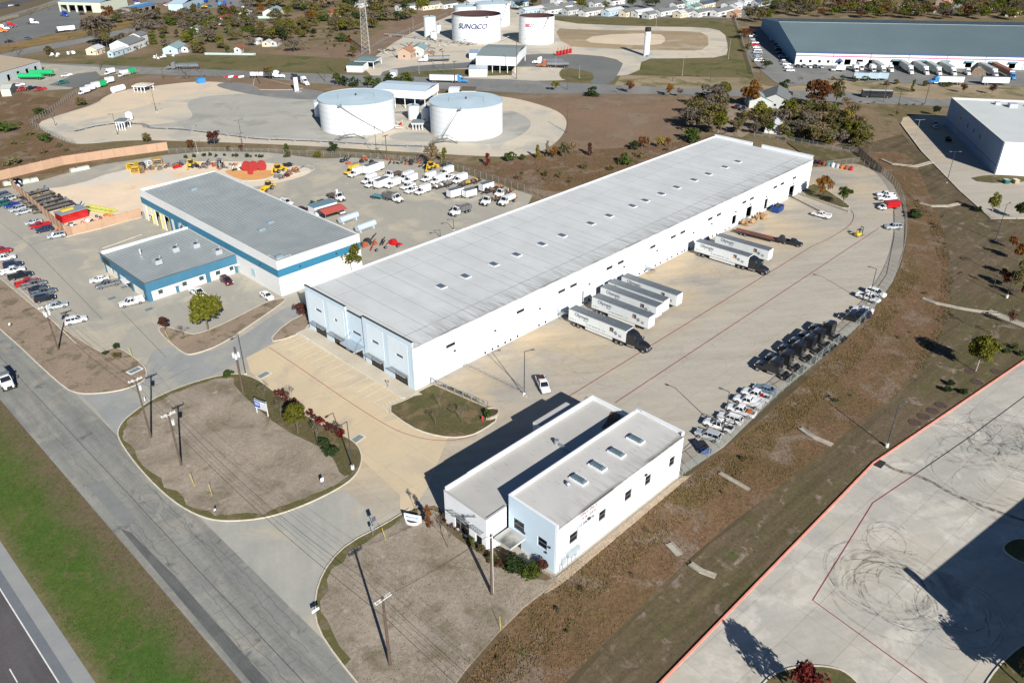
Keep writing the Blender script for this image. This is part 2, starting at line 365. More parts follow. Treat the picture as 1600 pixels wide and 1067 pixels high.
S('west_scrub',GP([(-120,200),(0,142),(60,150),(110,155),(130,165),(60,195),(50,205),(130,232),(200,235),(264,228),(100,268),(-120,320)]),weed)
S('lot_bank',GP([(100,148),(230,118),(400,118),(430,150),(300,128),(190,138),(130,165),(70,190)]),brown)
S('terminal_pad',smooth(GP([(50,196),(88,181),(150,163),(165,150),(190,141),(255,133),(300,128),(345,128),(385,137),(500,146),(600,146),(700,146),(790,150),(860,168),(886,184),(884,205),(868,225),(840,240),(800,246),(740,244),(600,236),(480,228),(300,221),(200,219),(135,226),(105,224)]),2),gravel)
S('sand_pad',smooth(GP([(88,183),(150,165),(165,151),(190,141),(255,133),(300,128),(345,129),(372,137),(350,145),(300,146),(270,152),(230,165),(160,183),(110,191)]),2),sand)
S('tank_basin',smooth(GP([(290,165),(300,155),(345,148),(410,146),(500,150),(520,200),(600,225),(480,222),(400,214),(300,205),(200,200),(285,190),(305,182)]),2),gpad)
S('tank_basin_east',smooth(GP([(790,172),(810,176),(832,190),(825,205),(800,220),(770,226),(740,224),(600,220),(620,205),(700,210)]),2),gpad)
S('terminal_drive',smooth(GP([(330,134),(360,128),(400,133),(470,138),(520,146),(500,158),(420,152),(380,146)]),2),fasp)
S('far_terminal_pad',smooth(GP([(556,118),(600,76),(655,45),(720,18),(800,12),(870,36),(1000,42),(1100,43),(1132,50),(1138,75),(1134,90),(1060,92),(1003,92),(998,116),(930,122),(850,128),(760,124),(650,120)]),1),gravel)
S('far_basin',smooth(GP([(866,44),(900,47),(1060,49),(1105,51),(1108,78),(1060,80),(930,76),(880,72)]),1),gmat('basin_soil',(.38,.29,.18),(.30,.235,.15),(.42,.36,.26),s=.02,patch=.04,fine=.5,amp=.08,streak=(-45,.15,.06,6)))
S('far_basin_floor',smooth(GP([(930,55),(1030,52),(1042,62),(1030,72),(960,70),(910,66)]),1),sand)
S('station_drive',smooth(GP([(592,122),(600,110),(660,102),(740,98),(820,84),(930,86),(975,96),(968,112),(955,132),(920,134),(930,115),(890,108),(820,104),(700,108),(640,114)]),1),dasp)
S('station_lawn',smooth(GP([(880,106),(922,112),(930,122),(918,130),(880,126),(872,116)]),1),fgreen)
S('station_front_grass',GP([(600,116),(700,109),(800,108),(800,118),(700,121),(600,120)]),fgreen)
S('green_lawn',smooth(GP([(1008,92),(1130,92),(1165,100),(1172,120),(1060,120),(1000,116)]),1),fgreen)
S('cross_road',GP([(20,97),(60,98),(200,104),(300,108),(420,113),(560,118),(700,122),(800,125),(930,132),(1060,138),(1170,141),(1300,143),(1480,157),(1750,174),(1750,188),(1480,167),(1330,161),(1180,152),(1050,148),(900,147),(830,147),(700,140),(560,136),(480,130),(400,121),(225,117),(160,113),(60,110)]),fasp)
S('county_road',GP([(-40,92),(0,86),(60,72),(130,60),(200,45),(240,36),(300,30),(300,34),(250,40),(200,52),(130,68),(60,82),(0,93),(-40,100)]),fasp)
S('golden_grass_verge',GP([(-40,84),(0,75),(60,60),(130,48),(200,30),(230,22),(230,36),(200,44),(130,59),(60,71),(-40,91)]),yellowg)
S('truck_lot',GP([(-60,80),(0,70),(50,60),(90,52),(130,44),(125,20),(90,8),(60,18),(0,38),(-60,55)]),dasp)
S('truck_lot_bank',GP([(-60,52),(0,35),(90,5),(90,7),(0,38),(-60,56)]),fgreen)
S('far_service_road',GP([(-60,42),(0,27),(60,10),(100,-5),(100,0),(60,17),(0,34),(-60,50)]),fasp)
S('far_median',GP([(-60,30),(0,16),(60,0),(100,-12),(100,-5),(60,10),(0,27),(-60,42)]),median)
S('far_highway',GP([(-60,14),(0,5),(60,-8),(110,-20),(110,-14),(60,0),(0,16),(-60,28)]),hwy)
S('far_lot',GP([(225,5),(290,8),(320,14),(400,10),(400,-8),(250,-12)]),fasp)
S('depot_lot',GP([(-60,140),(0,140),(70,142),(110,140),(150,120),(225,112),(130,104),(65,100),(0,105),(-60,110)]),blot)
S('depot_asphalt',GP([(75,134),(120,138),(160,122),(150,112),(120,116),(100,124)]),dasp)
S('east_asphalt',GP([(1172,44),(1195,42),(1225,92),(1700,105),(1700,140),(1600,136),(1400,130),(1320,126),(1300,122),(1235,136),(1212,130),(1190,112),(1168,85)]),fasp)
S('east_office_lot',GP([(1407,194),(1411,184),(1440,180),(1700,186),(1700,345),(1600,344),(1548,340),(1500,300),(1440,238)]),conc)
S('east_office_grass',smooth(GP([(1512,276),(1610,272),(1610,286),(1530,287)]),1),lawn)
S('mobile_home_park',GP([(850,26),(1155,30),(1200,20),(1240,-30),(840,-30)]),fasp)
S('mown_strip',GP([(1330,232),(1410,210),(1440,240),(1500,300),(1548,342),(1700,344),(1700,560),(1600,568),(1362,724),(1028,1069),(990,1110),(600,1110),(1060,760)]),mown)
S('east_lawn',GP([(1430,330),(1500,318),(1548,342),(1700,344),(1700,560),(1600,568),(1362,724),(1028,1069),(860,1110),(950,1010),(1110,850),(1260,740),(1400,620),(1440,520),(1450,420)]),mownb)
S('weed_band',smooth(GP([(1250,262),(1340,240),(1420,236),(1446,290),(1468,340),(1480,400),(1482,470),(1470,520),(1420,600),(1330,670),(1220,760),(1100,850),(1000,950),(900,1050),(830,1120),(690,1110),(770,1010),(800,960),(860,900),(1000,800),(1070,748),(1180,665),(1260,595),(1350,505),(1400,440),(1418,380),(1415,330),(1395,285),(1360,262)]),1),weed)
S('west_lot',GP([(620,1110),(100,600),(0,505),(-300,300),(-60,300),(0,296),(60,284),(110,270),(160,258),(260,243),(330,237),(420,239),(500,249),(545,247),(600,250),(650,256),(690,262),(760,283),(832,306)])+[(150,147),(84,147),(60,110),(35.7,62)],blot)
S('equipment_yard',smooth(GP([(40,300),(120,290),(180,268),(260,256),(330,252),(420,255),(478,262),(490,268),(470,278),(420,290),(340,300),(222,330),(222,338),(104,364),(60,330)]),1),gmat('cream_sand',(.80,.64,.46),(.70,.57,.43),(.64,.60,.52),s=.05,patch=.05,fine=1,amp=.06,c3=(.70,.50,.32),s3=.1))
S('orange_stockpile_ground',smooth(GP([(348,266),(400,264),(430,268),(425,278),(385,284),(360,276)]),1),orange_s)
BP=W((35.7,62),(35.7,130),*GP([(200,652),(395,574),(420,540),(484,512)]),(84.4,147),(257.4,147),*GP([(1272,262),(1300,260),(1340,256),(1375,270),(1395,290),(1406,310),(1413,345),(1411,390),(1395,440),(1352,500),(1300,547),(1220,612),(1130,700),(1066,742)]),(99.5,54.5),(66,55),(64.3,80),*GP([(640,797),(600,822),(545,850),(515,880),(497,915),(492,950),(497,985),(560,1067)]))
yard=sheet('truck_yard',BP,zz(),pmat('joint_filler',(.16,.14,.12),.9));zz()
slabs('concrete_slab',[p for p in BP],(8.4,8.4),ZL[0]+.012,conc,yard,gap=.022)
ZL[0]+=.016
park=sheet('parking_lot',W(*GP([(385,560),(420,542),(484,513)]),(84.4,147),(84.4,108.9),(84,96),(66,84),(57,80),*GP([(625,775),(566,720),(562,700),(545,685),(490,660),(435,618),(392,584)])),zz(),pmat('joint_filler',(.16,.14,.12),.9))
slabs('parking_slab',W(*GP([(385,560),(420,542),(484,513)]),(84.4,147),(84.4,108.9),(84,96),(66,84),(57,80),*GP([(625,775),(566,720),(562,700),(545,685),(490,660),(435,618),(392,584)])),(7.2,7.2),ZL[0]+.012,tan,park,gap=.018)
ZL[0]+=.016
S('entrance_apron',smooth(GP([(600,822),(545,850),(515,880),(497,915),(492,950),(497,985),(570,1080)])+[(35.5,62),(35.5,112)]+GP([(300,803),(360,819),(420,813),(480,791),(535,764),(560,785)]),1),apron)
S('shared_driveway',GP([(484,470),(440,485),(400,512),(350,545),(300,557),(270,543),(240,548),(228,572),(229,590),(190,613),(125,617),(150,640),(190,690),(200,652),(250,617),(330,588),(385,560),(420,540),(484,505)]),gmat('driveway_asphalt',(.335,.34,.325),(.29,.30,.295),(.37,.36,.31),s=.07,patch=.1,fine=1.6,amp=.06,streak=(40,.1,.3,8)))
zr=zz()
sheet('median',[(11.3,-60),(24.6,-60),(24.6,520),(11.3,520)],zz(),median)
road=sheet('frontage_road',[(24.5,-60),(35.7,-60),(35.7,165),(34.8,199),(34.8,520),(24.5,520)],zz(),asph)
sheet('highway',[(-40,-60),(7.9,-60),(7.9,520),(-40,520)],zz(),hwy)
sheet('highway_shoulder',[(9.3,-60),(11.3,-60),(11.3,520),(9.3,520)],zz(),shld)
sheet('shoulder_strip',[(7.9,-60),(9.3,-60),(9.3,520),(7.9,520)],ZL[0],shl2)
white=pmat('road_paint_white',(.72,.72,.70),.7,var=.12)
redp=pmat('fire_lane_red',(.30,.055,.06),.8,var=.25,scale=1)
dk=pmat('crack_filler',(.075,.075,.078),.8,var=.3)
blackp=pmat('tyre_black',(.03,.03,.032),.85)
zm=zz()
mb=MB();ribbon(mb,[(8.0,-60),(8.0,520)],.16,zm)
for k in range(-4,30):ribbon(mb,[(4.3,81+k*12.2),(4.3,84+k*12.2)],.14,zm)
part('edge_line',mb,white,None,kind='structure')
def wob(x,y0,y1,a,st=1.4,seed=1):
 r=random.Random(seed);P=[];y=y0;xx=x
 while y<y1:P.append((xx,y));xx=x+(xx-x)*.7+r.uniform(-a,a);y+=st*r.uniform(.4,1.6)
 return P
mb=MB()
ribbon(mb,wob(30.05,50,260,.05,3,1),.10,zm)
for i,(x,a,b,aa)in enumerate([(27.6,96,150,.35),(26.6,104,128,.25),(33.1,70,128,.3),(33.6,96,118,.22),(28.8,66,92,.2),(32.0,66,84,.3),(34.4,74,100,.2),(27.2,68,84,.25),(31.6,104,121,.3)]):ribbon(mb,wob(x,a,b,aa,1.1,i+4),.05,zm)
rr=random.Random(5)
for i in range(26):
 x=rr.choice([26,27.4,30,31.5,33]);y=rr.uniform(62,190);l=rr.uniform(.8,4)
 ribbon(mb,[(x,y),(x+l*.5,y+rr.uniform(-.3,.3)),(x+l,y+rr.uniform(-.4,.4))],.045,zm)
part('crack_sealing',mb,dk,None,kind='stuff')
zp=zz()
patchm=gmat('patch_asphalt',(.145,.15,.145),(.12,.125,.122),s=.3,fine=3,amp=.12,streak=(90,.3,.5,14))
sheet('road_patch',[(25.2,60),(26.9,60),(27.0,96),(26.4,110),(25.6,112)],zp,patchm)
sheet('road_patch',[(26.2,112),(28.3,112),(28.6,126),(26.0,127)],zp,gmat('patch_light',(.225,.235,.225),(.20,.21,.20),s=.3,fine=3,amp=.1))
zq=zz()+.012
def hline(px1,px2,name,m,wd):
 return ribbon(MB(),[G(*px1),G(*px2)],wd,zq)
mb=MB();y1=G(1000,552)[1];y2=G(1107,534)[1]
ribbon(mb,[(G(887,620)[0],y1),(G(1270,387)[0],y1)],.16,zq)
ribbon(mb,smooth([(G(1270,387)[0],y1),G(1300,372),G(1330,352),G(1335,338),G(1330,330)],2,False),.14,zq)
ribbon(mb,[(G(960,630)[0],y2),(G(1375,358)[0],y2)],.16,zq)
ribbon(mb,smooth(GP([(421,544),(470,577),(545,629),(605,667),(640,682),(680,690),(715,689),(745,681)]),2,False),.13,zq)
part('fire_lane_line',mb,redp,None,kind='structure')
mb=MB()
for k in range(13):
 y=111.5+k*2.75;ribbon(mb,[(75.6,y),(81.0,y)],.12,zq)
ribbon(mb,[G(585,630),G(601,640),G(634,621)],.12,zq)
for k in range(7):ribbon(mb,[(75.6+k*.85,106.6),(76.6+k*.85,109.6)],.1,zq)
for k in range(5):ribbon(mb,[(G(694,775)[0]-1-k*.9,78.5),(G(694,775)[0]-2-k*.9,74)],.1,zq)
part('parking_stripe',mb,white,None,kind='structure')
mb=MB()
for a,b in [((0,348),(47,384)),((47,384),(80,375)),((47,384),(160,500)),((190,487),(260,560)),((232,610),(300,575)),((760,553),(818,610))]:
 ribbon(mb,GP([a,b]),.08,zq)
for a,b in [((1068,703),(1092,680)),((1205,603),(1225,592)),((1310,520),(1330,503)),((1370,452),(1385,430)),((1385,430),(1397,370)),((1397,370),(1396,330))]:ribbon(mb,GP([a,b]),.1,zq)
part('expansion_joint',mb,dk,None,kind='structure')
EL=[(20,34),(126,32),(183.7,23),(235,15),(235,-40),(20,-40)]
lot=sheet('east_lot',[(20,34),(126,32),(183.7,23),(300,5),(300,-100),(20,-100)],zz(),pmat('joint_filler_grey',(.20,.20,.19),.9))
slabs('lot_slab',EL,(6.4,6.4),ZL[0]+.012,rlot,lot,gap=.03,ang=R(-5))
ZL[0]+=.02
mb=MB();ribbon(mb,GP([(1620,606),(1516,683),(1430,742)]),.2,ZL[0])
part('lot_joint',mb,blackp,None,kind='structure')
mb=MB();ribbon(mb,GP([(1430,742),(1363,787),(1269,939),(1450,1070),(1500,1110)]),.2,ZL[0])
part('lot_joint_red',mb,pmat('maroon_joint',(.22,.04,.07),.8),None,kind='structure')
curbm=pmat('kerb_concrete',(.60,.55,.45),.8,var=.12,scale=1)
curbr=pmat('kerb_red_paint',(.78,.28,.20),.75,var=.12,scale=1)
mb=MB();ribbon(mb,[(20,34),(126,32),(183.7,23),(260,11)],.27,ZL[0],h=.14);part('red_kerb',mb,curbr,None,kind='structure')
def island(name,P,m,closed=True,h=.10,kerb=True,n=2):
 P=smooth(P,n);mb=MB();z=ZL[0]+.004;mb.prism(P,.0,z+h);reg(P,z+h)
 o=part(name,mb,m,None,kind='structure')
 if kerb:
  k=MB();ribbon(k,P+[P[0]],.22,z,h=h+.03);part('kerb',k,curbm,o)
 return P
I1=island('dirt_island',GP([(186,690),(184,672),(200,652),(250,618),(330,590),(388,584),(435,618),(490,660),(545,686),(562,700),(567,722),(556,746),(530,765),(480,790),(420,811),(360,817),(318,812),(270,786),(220,737)]),dirt)
I2=island('verge_island',GP([(-300,170),(0,440),(155,557),(172,545),(190,546),(226,572),(231,588),(222,600),(190,612),(150,617),(122,617),(97,606),(0,513),(-300,260)]),dirtr)
I3=island('tree_island',GP([(247,514),(252,524),(288,556),(305,555),(345,541),(400,504),(445,473),(447,467),(425,470),(400,482),(350,508),(305,526),(285,520),(262,512)]),dirtr)
I4=island('lawn_island',GP([(601,639),(640,668),(670,680),(705,686),(735,683),(757,672),(780,656),(766,640),(735,620),(687,598),(656,612),(640,625)]),lawn,n=1)
I5=island('office_dirt',GP([(572,1085),(527,1030),(497,985),(492,950),(497,915),(515,880),(545,850),(600,822),(640,797),(690,800),(755,850),(868,902),(870,910),(800,965),(700,1080),(690,1120),(600,1120)]),dirt,n=1,kerb=False)
mb=MB();ribbon(mb,smooth(GP([(572,1085),(527,1030),(497,985),(492,950),(497,915),(515,880),(545,850),(600,822),(640,797)]),1,False),.22,ZL[0]+.004,h=.13);part('kerb_run',mb,curbm,None,kind='structure')
I6=island('small_dirt_island',GP([(418,537),(445,508),(484,488),(484,514),(452,530)]),dirtr,n=1)
I7=island('dock_planter',GP([(1248,303),(1262,292),(1275,288),(1328,322),(1325,329),(1290,318)]),lawn,n=1)
I8=island('lot_island',GP([(1175,1095),(1200,1058),(1240,1043),(1290,1042),(1325,1052),(1360,1095)]),lawn)
I9=island('lot_island_oval',GP([(1564,855),(1588,841),(1625,850),(1640,885),(1600,884),(1572,868)]),lawn)
I10=island('lot_island_corner',GP([(1525,1095),(1555,1045),(1600,1005),(1660,980),(1660,1110)]),lawn)
I11=island('north_lawn',GP([(1216,214),(1300,238),(1320,235),(1372,268),(1340,256),(1300,256),(1275,258)]),lawn,n=1,kerb=False)
I12=island('roadside_island',GP([(395,141),(398,120),(430,128),(460,136),(478,140),(440,142)]),brown,n=1)
kz=ZL[0]+.004
mb=MB()
for P in (GP([(160,390),(222,368)]),GP([(104,372),(160,358),(222,341)]),[(45.4,235),(43.7,178)]):ribbon(mb,P,.25,kz,h=.14)
ribbon(mb,smooth(GP([(378,285),(430,282),(470,272),(490,268),(493,263),(480,260)]),2,False),.3,kz,h=.14)
ribbon(mb,GP([(1407,194),(1440,238),(1500,300),(1548,343),(1640,343)]),.25,kz,h=.14)
part('kerb_run',mb,curbm,None,kind='structure')
zs=ZL[0]+.004
sheet('sidewalk',[(80.9,108.4),(84.4,106.6),(84.4,147),(81.5,147)],zs+.12,gmat('sidewalk_concrete',(.56,.50,.40),(.50,.455,.365),s=.2,fine=1.4,amp=.06))
mb=MB();mb.box(80.8,84.4,108.4,147,0,zs+.116);part('sidewalk_edge',mb,curbm,None,kind='structure')
mb=MB();mb.prism([(66,54.9),(99.2,54.5),(100.2,53.6),(66.2,53.5)],0,zs+.05);mb.prism([(66,53.5),(66,56),(63.6,57),(63,54)],0,zs+.045);part('rock_bed',mb,rock,None,kind='structure')
for P,m in ((smooth(GP([(380,583),(435,620),(490,662),(545,688),(560,702),(564,722),(552,742),(534,748),(520,715),(500,700),(440,672),(385,625),(360,596)]),1),lawn),(smooth(GP([(690,803),(758,853),(866,903),(850,912),(790,890),(720,850),(680,812)]),1),gmat('bed_soil',(.17,.12,.075),(.12,.10,.05),s=.3,fine=2.5,amp=.3,c3=(.09,.11,.04),s3=.6))):
 sheet('planting_bed',P,kz+.11,m)
def rim(P,wd,seed):
 r=random.Random(seed);n=len(P);out=[];inn=[]
 cx=sum(p[0]for p in P)/n;cy=sum(p[1]for p in P)/n
 for p in P:
  d=math.hypot(cx-p[0],cy-p[1]);k=min(.5,wd*r.uniform(.5,1.5)/d);inn.append((p[0]+(cx-p[0])*k,p[1]+(cy-p[1])*k))
 return inn
rimm=gmat('rim_grass',(.13,.115,.045),(.10,.10,.035),(.17,.14,.09),s=.3,patch=.5,fine=2.5,amp=.25)
for P,wd,a,b in ((I1,1.2,0,len(I1)),(I5,1.3,1,16)):
 Q=rim(P,wd,3);mb=MB();z=kz+.104
 for i in range(a,b):j=(i+1)%len(P);mb.poly([(*P[i],z),(*P[j],z),(*Q[j],z),(*Q[i],z)])
 part('rim_grass',mb,rimm,None,kind='structure')
flu=pmat('flume_concrete',(.36,.33,.27),.85,var=.2,scale=1)
def flume(P,wd,label,closed=False):
 mb=MB();Q=P;ribbon(mb,Q,wd,ZL[0]+.01,h=.10)
 for sgn in (-1,1):
  O=[]
  for i in range(len(Q)):
   a=Q[max(0,i-1)];b=Q[min(len(Q)-1,i+1)];l=math.hypot(b[0]-a[0],b[1]-a[1]);O.append((Q[i][0]-(b[1]-a[1])/l*wd/2*sgn,Q[i][1]+(b[0]-a[0])/l*wd/2*sgn))
  ribbon(mb,O,.15,ZL[0]+.01,h=.28)
 return single('drainage_flume',mb,flu,label,'drain channel','concrete drain channels across the ditch')
flume(GP([(1250,671),(1262,680),(1272,686),(1300,698)]),.9,'pale concrete drain channel in the ditch west of the lone double-shadow lamp post')
flume(GP([(1044,851),(1062,870)]),1.2,'short cream concrete drain slab lying in weeds behind the small office')
flume(GP([(1078,883),(1094,894),(1118,903)]),.8,'grey weathered drain pipe outlet beside the short cream slab')
flume(GP([(1441,468),(1462,476),(1500,484),(1530,489),(1560,492)]),.9,'narrow concrete drain channel crossing the weeds to a wide concrete ramp')
flume(GP([(1542,488),(1610,515),(1660,533)]),2.4,'wide concrete channel with raised rims running off beside the lawn trees')
flume(GP([(1437,319),(1455,324),(1480,324),(1500,320)]),1.1,'grey drain channel below the dark round bush by the office lot')
flume(GP([(1377,250),(1395,258),(1430,262),(1456,255)]),1.6,'bent concrete drain channel near the chain-link corner')
flume(GP([(1124,741),(1170,768)]),.6,'thin broken concrete strip in the weeds beside the rock bed')
# ============================================================ BUILDINGS
whp=pmat('white_wall_paint',(.74,.765,.79),.75,var=.05,scale=.25)
whc=pmat('pale_blue_wall_paint',(.56,.69,.79),.75,var=.03,scale=.3)
whr=pmat('recess_wall_paint',(.66,.76,.83),.75,var=.03,scale=.3)
jn=pmat('dark_joint',(.10,.11,.12),.9)
gls=pmat('dark_glass',(.012,.014,.018),.12,var=.1,spec=.6)
frm=pmat('dark_bronze_frame',(.05,.048,.045),.5)
stl=pmat('galvanised_steel',(.42,.45,.48),.45,metal=.6,var=.15)
dstl=pmat('dark_steel',(.06,.065,.075),.5,metal=.3)
dsh=pmat('interior_dark',(.05,.05,.05),.9)
grd=pmat('grey_door',(.45,.50,.55),.6)
rub=pmat('black_rubber',(.02,.02,.02),.8)
def roofmat(name,ca,cb,grime,yeave,dirn='y',wd=3.2,stripe=3.0,gr=(.06,.055,.045),sx=0.0):
 """roof membrane laid in sheets across the roof, water-stained along the low eave"""
 m,nt,b=_new(name);L=nt.links.new
 geo=N(nt,'ShaderNodeNewGeometry');sep=N(nt,'ShaderNodeSeparateXYZ');L(geo.outputs['Position'],sep.inputs[0])
 def math_(op,a,b_=0.0):
  n=N(nt,'ShaderNodeMath',operation=op)
  for i,v in enumerate((a,b_)):
   if hasattr(v,'node'):L(v,n.inputs[i])
   else:n.inputs[i].default_value=v
  return n.outputs[0]
 along,across=(sep.outputs[0],sep.outputs[1])
 cell=math_('FLOOR',math_('DIVIDE',along,stripe));wn=N(nt,'ShaderNodeTexWhiteNoise',noise_dimensions='1D');L(cell,wn.inputs['W'])
 x=N(nt,'ShaderNodeMix',data_type='RGBA');x.inputs[6].default_value=rgb(ca);x.inputs[7].default_value=rgb(cb);L(wn.outputs[0],x.inputs[0])
 no=N(nt,'ShaderNodeTexNoise');no.inputs['Scale'].default_value=.12;no.inputs['Detail'].default_value=8;no.inputs['Roughness'].default_value=.65;L(geo.outputs['Position'],no.inputs['Vector'])
 mr=N(nt,'ShaderNodeMapRange');mr.inputs[1].default_value=.3;mr.inputs[2].default_value=.7;mr.inputs[3].default_value=.90;mr.inputs[4].default_value=1.07;L(no.outputs[0],mr.inputs[0])
 vm=N(nt,'ShaderNodeVectorMath',operation='SCALE');L(x.outputs[2],vm.inputs[0]);L(mr.outputs[0],vm.inputs['Scale'])
 mp=N(nt,'ShaderNodeMapping');mp.inputs['Scale'].default_value=(1.1,.12,1);L(geo.outputs['Position'],mp.inputs[0])
 s1=N(nt,'ShaderNodeTexNoise');s1.inputs['Scale'].default_value=1;s1.inputs['Detail'].default_value=6;s1.inputs['Roughness'].default_value=.7;L(mp.outputs[0],s1.inputs['Vector'])
 dist=math_('SUBTRACT',across,yeave);fall=N(nt,'ShaderNodeMapRange');fall.inputs[1].default_value=0;fall.inputs[2].default_value=wd;fall.inputs[3].default_value=1;fall.inputs[4].default_value=0;L(dist,fall.inputs[0])
 st=N(nt,'ShaderNodeMapRange');st.inputs[1].default_value=.44;st.inputs[2].default_value=.74;L(s1.outputs[0],st.inputs[0])
 edge=N(nt,'ShaderNodeMapRange');edge.inputs[1].default_value=.0;edge.inputs[2].default_value=.75;edge.inputs[3].default_value=.85;edge.inputs[4].default_value=0;L(dist,edge.inputs[0])
 n2=N(nt,'ShaderNodeTexNoise');n2.inputs['Scale'].default_value=.16;n2.inputs['Detail'].default_value=5;L(geo.outputs['Position'],n2.inputs['Vector'])
 e2=N(nt,'ShaderNodeMapRange');e2.inputs[1].default_value=.46;e2.inputs[2].default_value=.62;L(n2.outputs[0],e2.inputs[0])
 f=math_('MAXIMUM',math_('MULTIPLY',math_('MULTIPLY',fall.outputs[0],st.outputs[0]),grime),math_('MULTIPLY',edge.outputs[0],e2.outputs[0]))
 f=math_('MINIMUM',f,.93)
 y=N(nt,'ShaderNodeMix',data_type='RGBA');L(f,y.inputs[0]);L(vm.outputs[0],y.inputs[6]);y.inputs[7].default_value=rgb(gr)
 L(y.outputs[2],b.inputs['Base Color']);b.inputs['Roughness'].default_value=.7
 return m
X0,Y0,WL,WW,EH,PH=84.4,108.94,172.96,37.82,10.15,11.4
bz=gz(90,120)
T=thing('warehouse','very long white warehouse with pale blue front, dock doors and flat pale roof','warehouse',(X0,Y0,0))
edges=[0,1.2,18,39,57.5,75.6,87,104.4,120,142.0,156,WL]
doors={124.3:(2.4,1.1,3.9),133.0:(3.4,.8,4.3),142.9:(3.3,.7,4.1),160.4:(3.6,.2,4.2)}
slots=[10.1,31.2,45.3,49.6,63.5,68.1,82.0,86.9,91.5,96.1,110.1,114.7,129.1,133.6,148.1,152.7,160.9]
slots=[s for s in slots if not any(abs(s-e)<.1 for e in edges)]
for i in range(len(edges)-1):
 a,b=edges[i]+.04,edges[i+1]-.04;ops=[]
 for k,(dw,z0,z1)in doors.items():
  if a<k-.5<b and a<k+dw/2<b:ops.append((max(.02,k-dw/2-a),min(b-a-.02,k+dw/2-a),z0,z1))
 for s in slots:
  if a<s<b-.3:ops.append((max(.02,s-1.25-a),min(b-a-.02,s+1.25-a),6.35,7.1))
 for s in ((7.9,)if i==1 else ()):ops.append((s-.45-a,s+.45-a,.3,2.5))
 mb=MB();wall(mb,(a,0),(b,0),0,EH-.05,.25,ops)
 part('wall_panel',mb,[whp],T)
mb=MB();wall(mb,(0,.4),(WL,.4),0,EH-.1,.02,[(k-v[0]/2,k+v[0]/2,v[1],v[2])for k,v in doors.items()]);part('joint_backing',mb,jn,T)
for s in slots:
 part('window',MB().box(s-1.25,s+1.25,.04,.08,6.35,7.1),gls,T)
segs=[(0,16.35,PH,0),(16.35,22.3,10.35,.35),(22.3,WW,PH,0)]
fdoor=[(2.2,6.5),(10.1,14.5),(17.8,21.1),(23.6,28.1),(30.9,35.3)]
fwin=[(3.2,5.5),(11.2,13.5),(17.9,20.9),(25.8,27.0),(31.8,34.2)]
for a,b,h,dx in segs:
 ops=[(WW-0-0,0,0,0)];ops=[]
 for (p,q)in fdoor:
  if a<=p and q<=b:ops.append((b-q,b-p,.15,2.75))
 for (p,q)in fwin:
  if a<=p and q<=b:ops.append((b-q,b-p,6.35,7.0)if a!=16.35 else (b-q,b-p,5.6,6.2))
 mb=MB();wall(mb,(dx,b-.01),(dx,a+.01),0,h,.3,ops);part('front_wall',mb,[whc],T)
 mb=MB();mb.box(dx-.06,dx+.42,a,b,h,h+.07);part('parapet_cap',mb,frm,T)
for (p,q)in ((1.6,8.0),(9.4,15.2),(23.1,29.2),(30.6,37.0)):
 ops=[(q-b_,q-a_,z0,z1)for a_,b_,z0,z1 in [(x,y,.15,2.75)for x,y in fdoor]+[(x,y,6.35,7.0)for x,y in fwin]if p<a_ and b_<q]
 mb=MB();wall(mb,(-.05,q),(-.05,p),2.9,10.2,.045,ops);part('wall_field',mb,[whr],T)
for i,(p,q)in enumerate(fdoor):
 dx=.35 if i==2 else 0
 o=part('storefront',MB().box(dx+.16,dx+.2,p,q,.15,2.75),gls,T)
 mb=MB()
 for k in range(5):y=p+(q-p)*k/4;mb.box(dx+.09,dx+.15,y-.05,y+.05,.15,2.75)
 for z in (.2,1.1,2.1,2.72):mb.box(dx+.08,dx+.148,p,q,z-.04,z+.04)
 part('frame',mb,frm,o)
 if i!=2:
  a=part('sunshade',MB().box(-1.2,-1.12,p-.6,q+.6,3.0,3.12),stl,T)
  for k in range(5):part('louver',MB().box(-1.02+k*.22,-.94+k*.22,p-.6,q+.6,3.02,3.08),stl,a)
  for k in range(5):y=p-.5+(q-p+1)*k/4;part('bracket',MB().box(-1.15,0,y-.03,y+.03,2.94,3.0),stl,a)
a=part('entrance_canopy',MB().box(-2.2,.33,16.7,24.0-1.6,3.15,3.55),pmat('canopy_metal',(.40,.46,.52),.4,metal=.4),T)
part('tie_rod',MB().tube((-2.0,17.2,3.55),(.3,17.6,5.4),.03),dstl,a);part('tie_rod',MB().tube((-2.0,21.9,3.55),(.3,21.5,5.4),.03),dstl,a)
for (p,q),i in zip(fwin,range(5)):
 dx=.35 if i==2 else 0
 z0,z1=(5.6,6.2)if i==2 else (6.35,7.0)
 part('window',MB().box(dx+.12,dx+.16,p,q,z0,z1),gls,T)
mb=MB();wall(mb,(WL,WW),(.3,WW),0,EH+.55,.25);part('rear_wall',mb,whp,T)
mb=MB();wall(mb,(WL,.26),(WL,19.0),0,PH,.25);wall(mb,(WL,22.6),(WL,WW-.26),0,PH,.25);wall(mb,(WL,19.0),(WL,22.6),0,EH-.1,.25);part('end_wall',mb,whp,T)
rm=roofmat('warehouse_roof_membrane',(.545,.565,.56),(.58,.60,.595),.75,Y0,wd=7.5,stripe=5.2)
part('roof',MB().faces([(.31,-.05,EH),(WL-.26,-.05,EH),(WL-.26,WW-.26,EH+.30),(.31,WW-.26,EH+.30)],[(0,1,2,3)]).faces([(.31,-.05,EH),(WL-.26,-.05,EH),(WL-.26,-.05,EH-.2),(.31,-.05,EH-.2)],[(0,3,2,1)]),rm,T)
mb=MB();k=0;rr=random.Random(3);x=2.5
